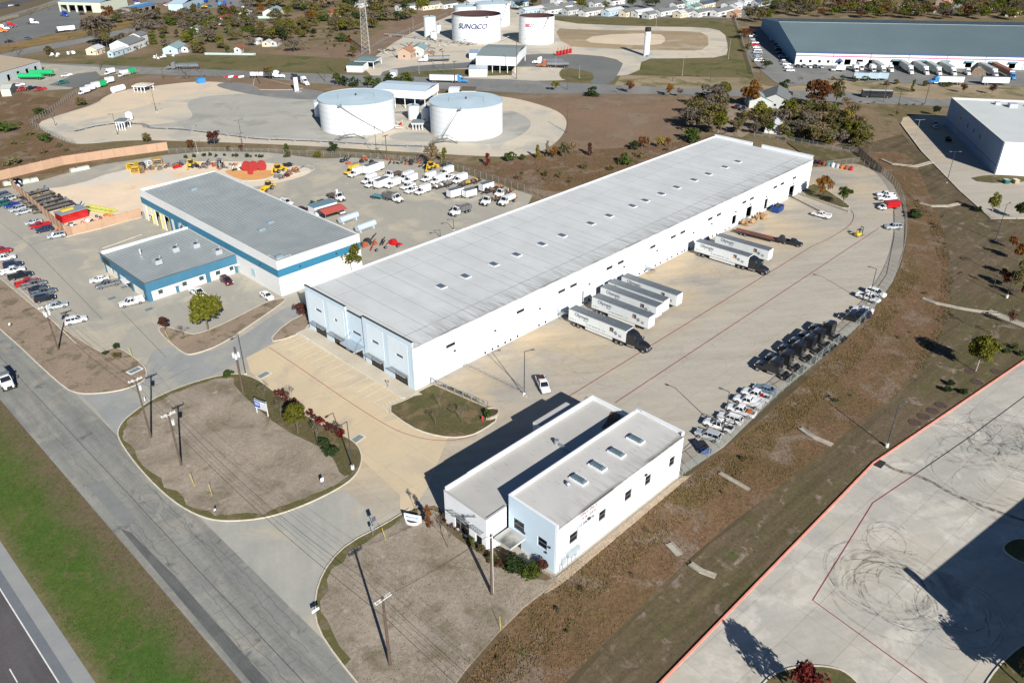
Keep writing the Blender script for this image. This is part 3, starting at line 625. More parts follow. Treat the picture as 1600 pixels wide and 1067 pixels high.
while x<WL-2:
 y0_,y1_=(.4,37.0)if k%2==0 else (.4,rr.choice([6,7,8,14]));z0,z1=EH+.008+y0_*.0079,EH+.008+y1_*.0079
 mb.poly([(x-.045,y0_,z0),(x+.045,y0_,z0),(x+.045,y1_,z1),(x-.045,y1_,z1)]);k+=1;x+=2.6
for y0_,wd in ((4.9,.07),(29.5,.04)):
 z=EH+.012+y0_*.0079;mb.poly([(1,y0_-wd,z),(WL-1,y0_-wd,z),(WL-1,y0_+wd,z),(1,y0_+wd,z)])
part('roof_seam',mb,pmat('roof_seam_line',(.25,.26,.26),.8,var=.5,scale=.35),T,kind='stuff')
part('gutter',MB().box(0,WL,-.16,-.052,EH-.18,EH+.03),pmat('gutter_metal',(.42,.42,.41),.5,var=.4,scale=.4),T)
part('parapet_cap',MB().box(.3,WL+.05,WW-.30,WW+.06,EH+.56,EH+.64),whp,T)
part('parapet_cap',MB().box(WL-.34,WL+.08,-.05,19.0,PH,PH+.06).box(WL-.34,WL+.08,22.6,WW,PH,PH+.06),whp,T)
part('leader_head',MB().box(WL-.1,WL+1.3,1.0,1.9,9.0,9.35).tube((WL+.4,1.4,0),(WL+.4,1.4,9),.09),stl,T)
skyl=[22.4,29.9,39.3,47.2,56.5,64.4,76.1,84.1,94.8,101.0,109.0,117.0,126.5,134.6,144.5,152.6]
sg=pmat('skylight_glazing',(.10,.13,.16),.45,var=.3,scale=2,spec=.3)
sgm,sgm2=None,None
for i,x in enumerate(skyl):
 z=EH+16.6*.0079
 if i==0:
  skc=MB().box(-.9,.9,-1.2,1.2,0,.2);skg=MB().loft([[(-.84,-1.14,.205),(.84,-1.14,.205),(.84,1.14,.205),(-.84,1.14,.205)],[(-.5,-.8,.38),(.5,-.8,.38),(.5,.8,.38),(-.5,.8,.38)]])
  skc,skg=skc.mesh('skylight',whp),skg.mesh('glazing',sg)
 o=part('skylight',skc,None,T,(x,16.6,z));part('glazing',skg,None,o)
for x in (21,25,29,38.5,52,57.0-2.4,60.4,66.0,72.4,77.7,85,90.5,95.5,99.0,109,113.5,126.5-6,146.5,150.5):
 if any(abs(x-k)<v[0]for k,v in doors.items()):continue
 o=part('dock_door',MB().box(x-1.45,x+1.45,-.035,-.002,1.05,3.9),pmat('dock_door_paint',(.58,.62,.66),.6),T)
 mb=MB()
 for z in (1.6,2.2,2.8,3.4):mb.box(x-1.4,x+1.4,-.05,-.037,z-.02,z+.02)
 mb.box(x-1.5,x-1.46,-.06,-.003,1.0,3.95);mb.box(x+1.46,x+1.5,-.06,-.003,1.0,3.95)
 part('seam',mb,pmat('door_seam',(.45,.48,.52),.6),o)
 part('dock_bumper',MB().box(x-1.3,x-.95,-.25,-.003,.55,.95),rub,T);part('dock_bumper',MB().box(x+.95,x+1.3,-.25,-.003,.55,.95),rub,T)
for x in (11,23,37.5,55.5,69.5,84,101.5,111,124.3,133,142.9,160.4):part('wall_lamp',MB().box(x-.22,x+.22,-.35,-.003,4.9,5.2),dstl,T)
for x in (39.0,75.6,104.4,142.0):part('downspout',MB().box(x-.12,x+.12,-.2,-.003,.2,EH-.2),whr,T)
part('side_door',MB().box(7.45,8.35,.06,.11,.3,2.5),grd,T)
for x in (44.8,80.0,129.0):
 s_=part('dock_door_leaf',MB().box(x-3.4+2.1,x-3.4+3.1,-.05,-.003,1.2,3.3),grd,T)
def stairs(x,label):
 t=thing('dock_stairs',label,'stairs',(X0+x,Y0-.02,gz(X0+x,Y0-2)),0,'steel dock stairs')
 part('landing',MB().box(-1.6,0,-1.35,-.02,1.1,1.2),stl,t)
 for k in range(6):part('tread',MB().box(-.0+k*.3,.3+k*.3,-1.35,-.15,1.0-k*.18,1.04-k*.18),stl,t)if k==0 or True else None
 mb=MB()
 for y in (-1.35,-.12):mb.beam((0,y,1.05),(1.8,y,.05),.05,.2)
 part('stringer',mb,stl,t)
 mb=MB()
 for y in (-1.35,):
  mb.beam((-1.6,y,2.2),(0,y,2.2),.05,.05);mb.beam((0,y,2.2),(1.8,y,1.15),.05,.05);mb.beam((-1.6,y,1.7),(0,y,1.7),.04,.04)
  for xx,z0,z1 in ((-1.58,1.2,2.2),(-.8,1.2,2.2),(0,1.2,2.2),(.9,.5,1.7),(1.78,0,1.15)):mb.beam((xx,y,z0),(xx,y,z1+.001),.05,.05)
 mb.beam((0,-.12,2.2),(1.8,-.12,1.15),.05,.05);mb.beam((-1.58,-1.3,2.2),(-1.58,-.1,2.2),.05,.05)
 mb.beam((-1.58,-1.3,0),(-1.58,-1.3,1.1),.08,.08);mb.beam((0,-1.3,0),(0,-1.3,1.1),.08,.08)
 part('handrail',mb,stl,t)
 part('door',MB().box(-1.45,-.5,-.01,.015,1.22,3.4),grd,t)
stairs(45.3,'steel dock stairs beside the trailer that is hitched to the nearest black truck')
stairs(80.6,'steel dock stairs on the warehouse wall, just past the cluster of four white trailers')
stairs(130.6,'steel dock stairs at the tail of the red flatbed trailer')
T2=thing('retaining_wall','long low retaining wall with steel truss railing beside the lawn by the warehouse corner','retaining wall',(0,0,0))
A,B,=(88.3,108.6),G(762,640)
part('wall_body',MB().prism([(88.2,108.7),(88.5,108.7),(B[0]+.3,B[1]),(B[0],B[1])],0,.55),conc,T2)
n=7;dx_,dy_=(B[0]-88.3)/n,(B[1]-108.6)/n;zb=.55
for k in range(n+1):part('rail_post',MB().box(88.3+dx_*k-.09,88.3+dx_*k+.09,108.5+dy_*k-.09,108.5+dy_*k+.09,zb,zb+1.35),stl,T2)
mb=MB()
for z in (.1,1.3):mb.beam((88.3,108.5,zb+z),(B[0]+.1,B[1],zb+z),.08,.08)
part('rail',mb,stl,T2)
for k in range(n):part('brace',MB().beam((88.3+dx_*k,108.5+dy_*k,zb+1.25),(88.3+dx_*(k+1),108.5+dy_*(k+1),zb+.12),.06,.06),stl,T2)
T3=thing('ramp_wall','low concrete ramp wall with pipe handrail running from the warehouse to the tall lamp post','ramp wall',(0,0,0))
A,B=(97.6,108.6),G(822,622)
part('wall_body',MB().prism([A,(A[0]+.35,A[1]),(B[0]+.35,B[1]),(B[0],B[1])],0,.6),conc,T3)
n=12;mb=MB()
for z in (.6,1.1):mb.beam((A[0]+.17,A[1],.55+z),(B[0]+.17,B[1],.55+z),.05,.05)
part('rail',mb,stl,T3)
for k in range(n+1):part('rail_post',MB().box(A[0]+.14+(B[0]-A[0])*k/n,A[0]+.2+(B[0]-A[0])*k/n,A[1]+(B[1]-A[1])*k/n-.03,A[1]+(B[1]-A[1])*k/n+.03,.6,1.68),stl,T3)
T4=thing('ramp_wall','low concrete wall with railing along the grassy planter at the far end of the warehouse','ramp wall',(0,0,0))
for k,(a,b)in enumerate([((1233,308),(1295,340)),((1246,304),(1325,333))]):
 A,B=G(*a),G(*b);part('wall_body',MB().prism([A,(A[0]+.3,A[1]),(B[0]+.3,B[1]),B],0,.7-.0*k),conc,T4)
 mb=MB();mb.beam((A[0]+.15,A[1],1.5),(B[0]+.15,B[1],1.5),.05,.05)
 for j in range(9):x,y=A[0]+.15+(B[0]-A[0])*j/8,A[1]+(B[1]-A[1])*j/8;mb.beam((x,y,.7),(x,y,1.5),.05,.05)
 part('rail',mb,stl,T4)if k==0 else None
T=thing('office_building','small white two-part office with four skylights and lease lettering on its wall','office',(66.83,55.5,0),R(-.7))
TH,TLn,TWd=9.55,32.3,9.85
j=[0,6.9,15.8,23.6,TLn]
wins=[(2.6,4.4),(8.9,10.7),(14.0,15.6),(18.2,20.0),(24.6,26.4)]
wins=[(3.0,4.9),(9.9,11.6),(16.0+.4,18.2),(22.0-.2,23.4),(28.6,30.2)]
jj=[0,.45,14.3,20.6,31.6,TLn]
for i in range(len(jj)-1):
 a,b=jj[i]+.045,jj[i+1]-.045
 mb=MB();wall(mb,(a,0),(b,0),0,TH-.7 if 0<i<4 else TH,.25,[(p-a,q-a,3.5+.35,6.0-.15)for p,q in wins if a<p and q<b]);part('wall_panel',mb,whp,T)
mb=MB();wall(mb,(0.3,.34),(TLn-.3,.34),0,TH-.8,.02,[]);part('joint_backing',mb,jn,T)
for p,q in wins:
 o=part('window',MB().box(p,q,.16,.2,3.85,5.85),gls,T);part('frame',MB().box(p,q,.1,.155,4.8,4.86).box(p,p+.05,.1,.155,3.85,5.85).box(q-.05,q,.1,.155,3.85,5.85),pmat('alu_frame',(.35,.36,.37),.4,metal=.5),o)
fo=[(.9,3.0,3.3,5.6),(TWd-3.9,TWd-1.6,3.5,5.8),(TWd-3.6,TWd-2.2,.1,2.4)]
mb=MB();wall(mb,(0,TWd),(0,.26),0,TH,.25,[(1.0,3.3,3.6,5.8),(6.1,8.0,3.5,5.4),(1.0,2.7,.1,2.5)]);part('front_wall',mb,whc,T)
for u0,u1,z0,z1 in [(1.0,3.3,3.6,5.8),(6.1,8.0,3.5,5.4),(1.0,2.7,.1,2.5)]:
 o=part('window',MB().box(.15,.19,TWd-u1,TWd-u0,z0,z1),gls,T);part('frame',MB().box(.08,.145,TWd-u1,TWd-u0,(z0+z1)/2-.03,(z0+z1)/2+.03),pmat('alu_frame',(.35,.36,.37),.4,metal=.5),o)
mb=MB();wall(mb,(TLn,.26),(TLn,TWd),0,TH,.25);wall(mb,(TLn-.26,TWd),(.26,TWd),0,TH,.25);part('wall',mb,whp,T)
part('parapet_cap',MB().box(-.04,.36,-.04,TWd+.04,TH,TH+.06).box(TLn-.34,TLn+.05,-.04,TWd+.04,TH,TH+.06).box(.37,TLn-.35,TWd-.32,TWd+.05,TH,TH+.06),whp,T)
rm2=roofmat('office_roof_membrane',(.50,.495,.475),(.515,.51,.49),.5,55.3,wd=4.0,stripe=6)
part('roof',MB().faces([(.26,-.05,TH-.66),(TLn-.26,-.05,TH-.66),(TLn-.26,TWd-.26,TH-.40),(.26,TWd-.26,TH-.40)],[(0,1,2,3)]).box(.3,TLn-.3,-.16,-.052,TH-.85,TH-.62),rm2,T)
mb=MB();rr=random.Random(9)
for k in range(40):
 x=1+rr.random()*30;y=rr.choice([1.5,3,4.5,6,7.5])+rr.uniform(-.2,.2);z=TH-.655+y*.0264+.004;l=rr.uniform(.8,2.4)
 mb.poly([(x-.03,y,z),(x+.03,y,z),(x+.03,y+l*.6,z+l*.6*.0264),(x-.03,y+l*.6,z+l*.6*.0264)])
part('roof_seam',mb,pmat('roof_seam_line',(.25,.26,.26),.8),T,kind='stuff')
for x in (10.5,15.1,20.0,25.1):
 z=TH-.66+5*.0264;o=part('skylight',MB().box(x-.75,x+.75,3.4,6.3,z,z+.35),whp,T)
 g=part('glazing',MB().loft([[(x-.62,3.5,z+.36),(x+.62,3.5,z+.36),(x+.62,6.2,z+.36),(x-.62,6.2,z+.36)],[(x-.35,3.8,z+.66),(x+.35,3.8,z+.66),(x+.35,5.9,z+.66),(x-.35,5.9,z+.66)]]),pmat('skylight_ribbed',(.10,.14,.17),.45,spec=.3),o)
 for k in range(5):part('glazing_bar',MB().beam((x-.62,3.7+k*.58,z+.39),(x+.62,4.0+k*.42,z+.70),.08,.04),whp,o)
part('roof_fan',MB().cyl(8.4,5.2,TH-.6,TH-.05,.28,10).cyl(8.4,5.2,TH-.05,TH+.25,.42,12,r1=.2),stl,T,smooth=False)
part('roof_ladder',MB().beam((31.9,9.4,TH),(31.9,9.4,TH+1.6),.06,.06).beam((31.9,8.7,TH),(31.9,8.7,TH+1.6),.06,.06).beam((31.0,9.4,TH),(31.0,9.4,TH+1.3),.06,.06).beam((31.0,9.4,TH+1.3),(31.9,9.4,TH+1.5),.06,.06).beam((31.9,8.7,TH+1.5),(31.9,9.4,TH+1.5),.06,.06),stl,T)
redt,blt=pmat('red_lettering',(.16,.03,.045),.6),pmat('dark_lettering',(.04,.04,.08),.6)
Mx=lambda x,z:Matrix.Translation((x,-.005,z))@Matrix.Rotation(math.pi/2,4,'X')
text_part('lettering','OFFICE SPACE',.72,redt,T,Mx(5.0,7.85),bold=.014,xs=.95);text_part('lettering','FOR LEASE',.72,redt,T,Mx(5.7,7.0),bold=.014,xs=.95);text_part('lettering','210.286.7996',.8,blt,T,Mx(4.6,5.95),bold=.014,xs=.95)
for a,b,z0,z1,yy in ((2.3,5.0,2.0,2.9,.55),(1.1,2.0,1.2,2.4,.4),(3.4,3.8,1.0,1.99,.3),(4.2,4.7,.9,1.99,.3),(.75,1.05,.1,1.6,.2)):part('meter_cabinet',MB().box(a,b,-yy,-.003,z0,z1),pmat('meter_grey',(.38,.44,.47),.5),T)
mb=MB()
for x in (1.5,2.6,3.6,4.4):mb.box(x-.04,x+.04,-.15,-.07,0,1.99 if x>2.1 else 1.19)
part('conduit',mb,stl,T)
part('downspout',MB().box(31.3,31.55,-.2,-.003,0,TH-.86),whp,T)
for x in (10.2-3,23.6-2):part('wall_lamp',MB().box(x-.25,x+.25,-.3,-.003,6.4,6.75),dstl,T)
for y,z in ((6.4,4.0),(1.9,3.1),(1.2,4.6)):part('wall_fixture',MB().box(-.2,-.003,y-.15,y+.15,z,z+.3),dstl,T)
LX0,LX1,LY0,LY1,LH=-4.35,32.2,TWd,19.95,7.0
rm3=roofmat('office_low_roof',(.44,.43,.405),(.47,.46,.43),.3,64,wd=3,stripe=6)
mb=MB()
wall(mb,(LX0,LY1),(LX0,LY0+.45),0,LH,.25,[(2.4,5.7,.9,3.5),(7.2,8.6,.3,2.7)]);part('front_wall',mb,whp,T)
o=part('storefront',MB().box(LX0+.14,LX0+.18,LY1-5.7,LY1-2.4,.9,3.5),gls,T);part('storefront',MB().box(LX0+.14,LX0+.18,LY1-8.6,LY1-7.2,.3,2.7),gls,T)
part('frame',MB().box(LX0+.07,LX0+.135,LY1-5.7,LY1-2.4,2.3,2.36).box(LX0+.07,LX0+.135,LY1-4.7,LY1-4.64,.9,3.5).box(LX0+.07,LX0+.135,LY1-3.6,LY1-3.54,.9,3.5),pmat('alu_frame',(.35,.36,.37),.4,metal=.5),o)
mb=MB();wall(mb,(LX0+.26,LY0+.45),(-.01,LY0+.45),0,LH,.25,[]);part('side_wall',mb,whp,T)
part('recess_panel',MB().box(LX0+1.6,LX0+3.6,LY0+.40,LY0+.447,.2,5.4),whr,T)
mb=MB();wall(mb,(LX1,LY0),(LX1,LY1-.26),0,LH+.6,.25);wall(mb,(LX1,LY1),(LX0+.26,LY1),0,LH+.6,.25);part('wall',mb,whp,T)
part('roof',MB().faces([(LX0+.26,LY0+.7,LH-.15),(.3,LY0+.7,LH-.15),(.3,LY0+.02,LH-.15),(LX1-.26,LY0+.26,LH-.15),(LX1-.26,LY1-.26,LH-.15),(LX0+.26,LY1-.26,LH-.15)],[(0,1,2,3,4,5)]),rm3,T)
part('parapet_cap',MB().box(LX0-.06,LX0+.3,LY0+.4,LY1+.06,LH,LH+.06).box(LX0+.31,-.05,LY0+.4,LY0+.74,LH,LH+.06),pmat('cap_grey',(.40,.40,.38),.6),T)
part('parapet_cap',MB().box(LX0+5,LX1+.05,LY1-.28,LY1+.05,LH+.6,LH+.66).box(LX1-.3,LX1+.05,LY0,LY1-.29,LH+.6,LH+.66),whp,T)
part('ponding_stain',MB().prism(smooth([(26.5,12.2),(31.6,12.0),(31.8,15.2),(30.4,14.6),(28.5,13.6),(26,13.0)],2),LH-.149,LH-.14),pmat('silt',(.13,.085,.055),.9,var=.5,scale=.7),T)
part('roof_duct',MB().box(17.0,17.5,11.4,14.9,LH-.14,LH+.25).cyl(17.25,15.5,LH-.14,LH+.75,.4,10),stl,T)
for k in range(16):
 x,y=rr.uniform(-2,29),rr.uniform(12.5,19)
 part('roof_patch',MB().box(x-.03,x+.03,y,y+rr.uniform(.5,1.2),LH-.149,LH-.143),pmat('roof_seam_line',(.25,.26,.26),.8),T)
part('canopy',MB().box(-3.3,-.05,6.2,9.7,2.85,3.25,0,1),[pmat('canopy_white',(.45,.48,.50),.6),rm3],T)
for k,(ya,yb)in enumerate(((LY1-6.1,LY1-2.0),(LY0+.9,LY0+3.2))):
 a=part('sunshade',MB().box(LX0-.95,LX0-.87,ya,yb,4.3,4.4),stl,T)
 for q in range(4):part('louver',MB().box(LX0-.8+q*.2,LX0-.74+q*.2,ya,yb,4.32,4.38),stl,a)
 for q in range(5):y=ya+.1+(yb-ya-.2)*q/4;part('bracket',MB().box(LX0-.9,LX0-.003,y-.03,y+.03,4.2,4.3),stl,a)
a=part('side_annex',MB().box(19.6,28.6,LY1+.01,LY1+3.3,0,6.3,0,1),[whp,rm3],T)
blu=pmat('blue_stripe_paint',(.035,.185,.30),.6,var=.06,scale=.4);blu2=pmat('blue_cladding',(.045,.155,.245),.6,var=.06,scale=.4)
wpl=pmat('white_cladding',(.74,.75,.74),.6,var=.03,scale=.3)
BX,BY=88.9,166.0
FXX=G(566.7,367,9.6);BK=G(216,296,9.6)
BWd,BLn,BH=FXX[0]-BX-.3,BK[1]-BY,9.6
T=thing('contractor_shop','big white shop hall with a blue stripe, grey ribbed roof and roof-edge parapet','industrial hall',(BX,BY,0))
bays=[(2.2,5.6),(8.2,11.6),(14.2,17.6)]
mb=MB();wall(mb,(0,BLn),(0,0),0,BH,.25,[(p,q,0,5.1)for p,q in bays]);part('wall',mb,wpl,T)
mb=MB();wall(mb,(.26,0),(BWd,0),0,BH,.25,[(BWd-1.6,BWd-.4,4.3,5.1)]);wall(mb,(BWd,.26),(BWd,BLn),0,BH,.25);wall(mb,(BWd-.26,BLn),(.26,BLn),0,BH,.25);part('wall',mb,wpl,T)
mb=MB();wall(mb,(-.04,BLn+.04),(-.04,-.04),5.35,7.35,.035);wall(mb,(0,-.04),(BWd+.04,-.04),5.35,7.35,.035);wall(mb,(BWd+.04,-.03),(BWd+.04,BLn),5.35,7.35,.035);part('blue_stripe',mb,blu,T)
for p,q in bays:
 o=part('bay_frame',MB().box(-.12,-.002,BLn-q-.35,BLn-q,0,5.1).box(-.12,-.002,BLn-p,BLn-p+.35,0,5.1),pmat('safety_yellow',(.75,.60,.03),.6),T)
part('bay_door',MB().box(.1,.16,BLn-5.6,BLn-2.2,2.2,5.1),wpl,T)
part('pilaster',MB().box(-.11,-.003,BLn-19.2,BLn-17.96,0,5.34).box(-.1,-.003,BLn-23.5,BLn-21,0,5.34),blu,T)
rib=pmat('ribbed_metal_roof',(.27,.30,.31),.5,metal=.25,var=.08,scale=.2)
def ribroof(x0,x1,y0,y1,z0,z1,step,along='x',hh=.07,name='roof',parent=None,m=None):
 """standing-seam roof: folded sheet, ribs running along x or y"""
 mb=MB();n=int((y1-y0)/step)if along=='x' else int((x1-x0)/step)
 for k in range(n):
  if along=='x':
   a=y0+(y1-y0)*k/n;b=y0+(y1-y0)*(k+1)/n;c=b-(b-a)*.22
   f=lambda x,y,h:(x,y,z0+(z1-z0)*(x-x0)/(x1-x0)+h)
   mb.poly([f(x0,a,0),f(x1,a,0),f(x1,c,0),f(x0,c,0)]);mb.poly([f(x0,c,0),f(x1,c,0),f(x1,c+.02,hh),f(x0,c+.02,hh)]);mb.poly([f(x0,c+.02,hh),f(x1,c+.02,hh),f(x1,b-.02,hh),f(x0,b-.02,hh)]);mb.poly([f(x0,b-.02,hh),f(x1,b-.02,hh),f(x1,b,0),f(x0,b,0)])
  else:
   a=x0+(x1-x0)*k/n;b=x0+(x1-x0)*(k+1)/n;c=b-(b-a)*.22
   f=lambda x,y,h:(x,y,z0+(z1-z0)*(y-y0)/(y1-y0)+h)
   mb.poly([f(a,y0,0),f(c,y0,0),f(c,y1,0),f(a,y1,0)]);mb.poly([f(c,y0,0),f(c+.02,y0,hh),f(c+.02,y1,hh),f(c,y1,0)][::1]);mb.poly([f(c+.02,y0,hh),f(b-.02,y0,hh),f(b-.02,y1,hh),f(c+.02,y1,hh)]);mb.poly([f(b-.02,y0,hh),f(b,y0,0),f(b,y1,0),f(b-.02,y1,hh)])
 return part(name,mb,m or rib,parent)
ribroof(.26,BWd-.1,.26,BLn-.26,BH-.9,BH-.25,1.0,'x',.13,parent=T)
part('parapet_cap',MB().box(-.05,.32,-.05,BLn+.05,BH,BH+.05).box(.33,BWd+.05,-.05,.3,BH,BH+.05).box(.33,BWd,BLn-.3,BLn+.05,BH,BH+.05),wpl,T)
for x,y in ((9,22),(13.5,25),(2.5,3.0),(12,66)):part('skylight',MB().box(x-.9,x+.9,y-.5,y+.5,BH-.8,BH+.1),pmat('blue_grey_metal',(.30,.40,.45),.4,metal=.3),T)
part('roof_rail',MB().beam((.6,4.4,BH+.3),(.6,.6,BH+.3),.06,.06).beam((.6,.6,BH+.3),(4.4,.6,BH+.3),.06,.06).beam((.6,.6,BH-.6),(.6,.6,BH+.3),.06,.06).beam((4.4,.6,BH-.6),(4.4,.6,BH+.3),.06,.06).beam((.6,4.4,BH-.6),(.6,4.4,BH+.3),.06,.06),wpl,T)
part('louver_panel',MB().box(-.06,-.002,11.8,13.6,1.6,3.7),pmat('pale_blue_panel',(.42,.58,.62),.5),T)
part('wall_lamp',MB().box(-.3,-.045,8,8.4,6.3,6.6).box(6,6.4,-.3,-.045,6.3,6.6).box(17,17.4,-.3,-.045,6.3,6.6),dstl,T)
SX,SY,SL,SW,SH=64.6,187.0,24.2,26.4,5.0
T=thing('blue_office','low office block clad in blue with cream walls, rooftop units and a ribbed grey roof','office',(SX,SY,0))
crm=pmat('cream_wall',(.76,.74,.66),.7,var=.03)
sw_=[(2.6,3.8),(8.9,10.1),(13.4,14.7),(18.0,19.3),(22.2-.3,23.4-.3)]
mb=MB();wall(mb,(0,0),(SL,0),0,SH,.25,[(a,b,1.2,2.35)for a,b in sw_]+[(7.6-.6,8.3-.4,.05,2.2)]);part('wall',mb,crm,T)
for a,b in sw_:o=part('window',MB().box(a,b,.1,.14,1.2,2.35),pmat('grey_glass',(.05,.075,.08),.15),T);part('frame',MB().box((a+b)/2-.03,(a+b)/2+.03,.05,.095,1.2,2.35),frm,o)
part('door',MB().box(7.0,7.9,.08,.12,.05,2.2),blu2,T)
mb=MB();wall(mb,(0,SW),(0,.26),0,SH,.25,[(5.0,6.2,1.2,2.4),(13.6,16.8,.1,2.6),(24.3,25.0,1.0,2.5)]);part('wall',mb,crm,T)
part('window',MB().box(.1,.14,SW-6.2,SW-5.0,1.2,2.4),gls,T);part('storefront',MB().box(.1,.14,SW-16.8,SW-13.6,.1,2.6),gls,T);part('window',MB().box(.1,.14,SW-25.0,SW-24.3,1.0,2.5),gls,T)
mb=MB();wall(mb,(-.25,SW+.2),(-.25,-.25),2.75,SH+.2,.2);wall(mb,(-.05,-.25),(SL-.02,-.25),2.75,SH+.2,.2);wall(mb,(SL-.05,SW+.2),(-.05,SW+.2),2.75,SH+.2,.2);part('blue_fascia',mb,blu2,T)
mb=MB()
for a,b in ((-.2,.9),(14.9+.3,16.4),(22.9+.4,24.1)):mb.box(a,b,-.2,-.003,0,2.74)
for a,b in ((.9,1.7),(9.2,10.3),(17,18.2),(24.6,26)):mb.box(-.2,-.003,SW-b,SW-a,0,2.74)
part('pilaster',mb,blu2,T)
part('wall',MB().box(.26,SL-.03,SW-.2,SW,0,SH).box(SL-.2,SL-.03,.26,SW-.2,0,SH-.2),crm,T)
ribroof(0,SL-.1,0,SW-.3,SH-.35,SH+.1,1.0,'x',.13,parent=T)
part('parapet_cap',MB().box(-.35,0,-.35,SW+.3,SH+.2,SH+.28).box(.01,SL-.03,-.35,0,SH+.2,SH+.28).box(.01,SL-.03,SW,SW+.3,SH+.2,SH+.28),pmat('cap_dark',(.12,.14,.15),.5),T)
part('inner_parapet',MB().box(.01,SL-.03,SW-.3,SW-.05,SH+.1,SH+.75),pmat('pale_parapet',(.62,.66,.68),.6),T)
hv=pmat('hvac_grey',(.45,.48,.52),.5,metal=.2)
for x,y in ((7.6,9.5),(14.4,14.0),(19.5,12.6),(21.5,4.4)):
 o=part('rooftop_unit',MB().box(x-.9,x+.9,y-1.1,y+1.1,SH+.05,SH+1.2),hv,T);part('fan_housing',MB().cyl(x,y-.4,SH+1.21,SH+1.4,.5,12),dstl,o);part('flue',MB().cyl(x+1.4,y+1.4,SH,SH+1.5,.18,8),pmat('bright_cap',(.7,.7,.7),.3,metal=.6),o)
part('flue',MB().cyl(7.2,18.6,SH,SH+1.6,.3,8),pmat('bright_cap',(.7,.7,.7),.3,metal=.6),T)
part('antenna_mast',MB().cyl(22,SW-.6,SH,SH+2.6,.06,6).box(21.6,22.4,SW-.9,SW-.3,SH+2.2,SH+2.7),stl,T)
part('door_awning',MB().box(-1.5,-.26,SW-17.2,SW-13.8,2.5,2.62).box(6.4,8.4,-1.3,-.26,2.45,2.55).box(SL-1.2,SL,-1.5,-.26,2.6,2.75),pmat('awning_white',(.72,.74,.74),.5),T)
part('dark_sign_panel',MB().box(-.36,-.26,SW-5.4,SW-1.4,3.1,4.6),pmat('sign_black',(.03,.03,.03),.5),T)
C0=Vector((*G(1569,222,11.7),0));C1=Vector((*G(1487,153,11.7),0));d=(C1-C0).normalized();ang=math.atan2(d.y,d.x);LL=(C1-C0).length
T=thing('tilt_wall_building','pale flat-roofed tilt-wall building, its shaded side facing the shady car park','warehouse',(C0.x,C0.y,0),ang)
shw=pmat('pale_grey_wall',(.62,.66,.70),.75,var=.03,scale=.3);wbl=pmat('shaded_side_wall',(.20,.28,.40),.75,var=.03,scale=.3)  # the dark blue puts the sunless side's shade into a pale wall's colour
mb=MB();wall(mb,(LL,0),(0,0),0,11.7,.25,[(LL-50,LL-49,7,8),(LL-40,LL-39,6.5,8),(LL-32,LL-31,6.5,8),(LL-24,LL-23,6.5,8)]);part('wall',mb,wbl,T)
mb=MB();wall(mb,(0,0),(0,-70),0,11.7,.25);m2=MB()
m2.box(-.0,-.25,-.26,-70,0,11.7);m2.box(LL,LL+.25,0,-70,0,11.7);part('front_wall',m2,whp,T)
mb=MB();wall(mb,(LL-.02,.05),(.02,.05),2.9,3.1,.04);part('stripe',mb,pmat('navy_stripe',(.05,.07,.12),.7),T)
for x in (19.5,51):part('panel_joint',MB().box(x-.5,x+.5,.002,.05,0,2.88).box(x-.5,x+.5,.002,.05,3.12,11.6),pmat('tan_strip',(.35,.30,.24),.7),T)
for x in (50-.5,40-.5,32-.5,24-.5):part('window',MB().box(LL-x-.5 if False else x-.5,x+.5,-.12,-.08,6.5,8),gls,T)
part('roof',MB().box(0.01,LL-.01,-70,-.26,10.6,11.1),pmat('pale_roof',(.55,.58,.57),.7,var=.06,scale=.08),T)
part('parapet_cap',MB().box(-.3,LL+.3,-.3,.06,11.7,11.8).box(LL-.3,LL+.3,-70,-.31,11.7,11.8).box(-.3,.1,-70,-.31,11.7,11.8),pmat('cap_pale',(.72,.72,.66),.6),T)
part('rooftop_unit',MB().box(56,59,-22,-19,11.1,12.6).box(60,62,-17,-15,11.1,12.2).tube((57,-26,11.2),(61,-26,11.2),.3),hv,T)
q=G(1430,910);hh=11.5;Ls=hh/math.tan(SUN_EL);cx_,cy_=q[0]+math.cos(SUN_AZ)*Ls,q[1]+math.sin(SUN_AZ)*Ls
T=thing('neighbour_warehouse','pale warehouse just outside the picture beyond the lower corner of the east lot','warehouse',(cx_,cy_,0),R(-10))
part('wall',MB().box(0,120,-60,0,0,hh),whp,T);part('parapet',MB().box(0,1.0,-1.2,.0,hh,hh+1.7),whp,T)
q0=G(1243,99);q1=G(1212,58-18)
zt=7.2
A=Vector((*G(1245,81,zt),0));B=Vector((*G(1600,88.5,zt),0));d=(B-A).normalized();ang=math.atan2(d.y,d.x);Lb=260
Cc=Vector((*G(1212.5,29.5,zt),0));Wb=(Cc-A).length
T=thing('distribution_warehouse','huge blue-grey gabled warehouse with pink stripe and a row of dock canopies','warehouse',(A.x,A.y,0),ang)
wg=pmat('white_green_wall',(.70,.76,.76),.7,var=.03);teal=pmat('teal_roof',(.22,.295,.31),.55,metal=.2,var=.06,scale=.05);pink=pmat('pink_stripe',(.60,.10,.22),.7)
dk_=[8+k*7.6 for k in range(0,30)]
dko=[(27,30.4),(33.5,37),(40,43.5),(53,57.6)]+[(x,x+3.4)for x in (67,79.5,92,104.5,115,127.5,150,161.5,174,186)]
wv=[(2.4,3.9),(7.5,9),(12.6,14.1),(17.4,18.9)]
mb=MB();wall(mb,(0,0),(Lb,0),0,zt,.3,[(a,b,.6,3.6)for a,b in dko]+[(a,b,1.4,2.9)for a,b in wv]);part('wall',mb,wg,T)
for a,b in wv:part('window',MB().box(a,b,.1,.15,1.4,2.9),gls,T)
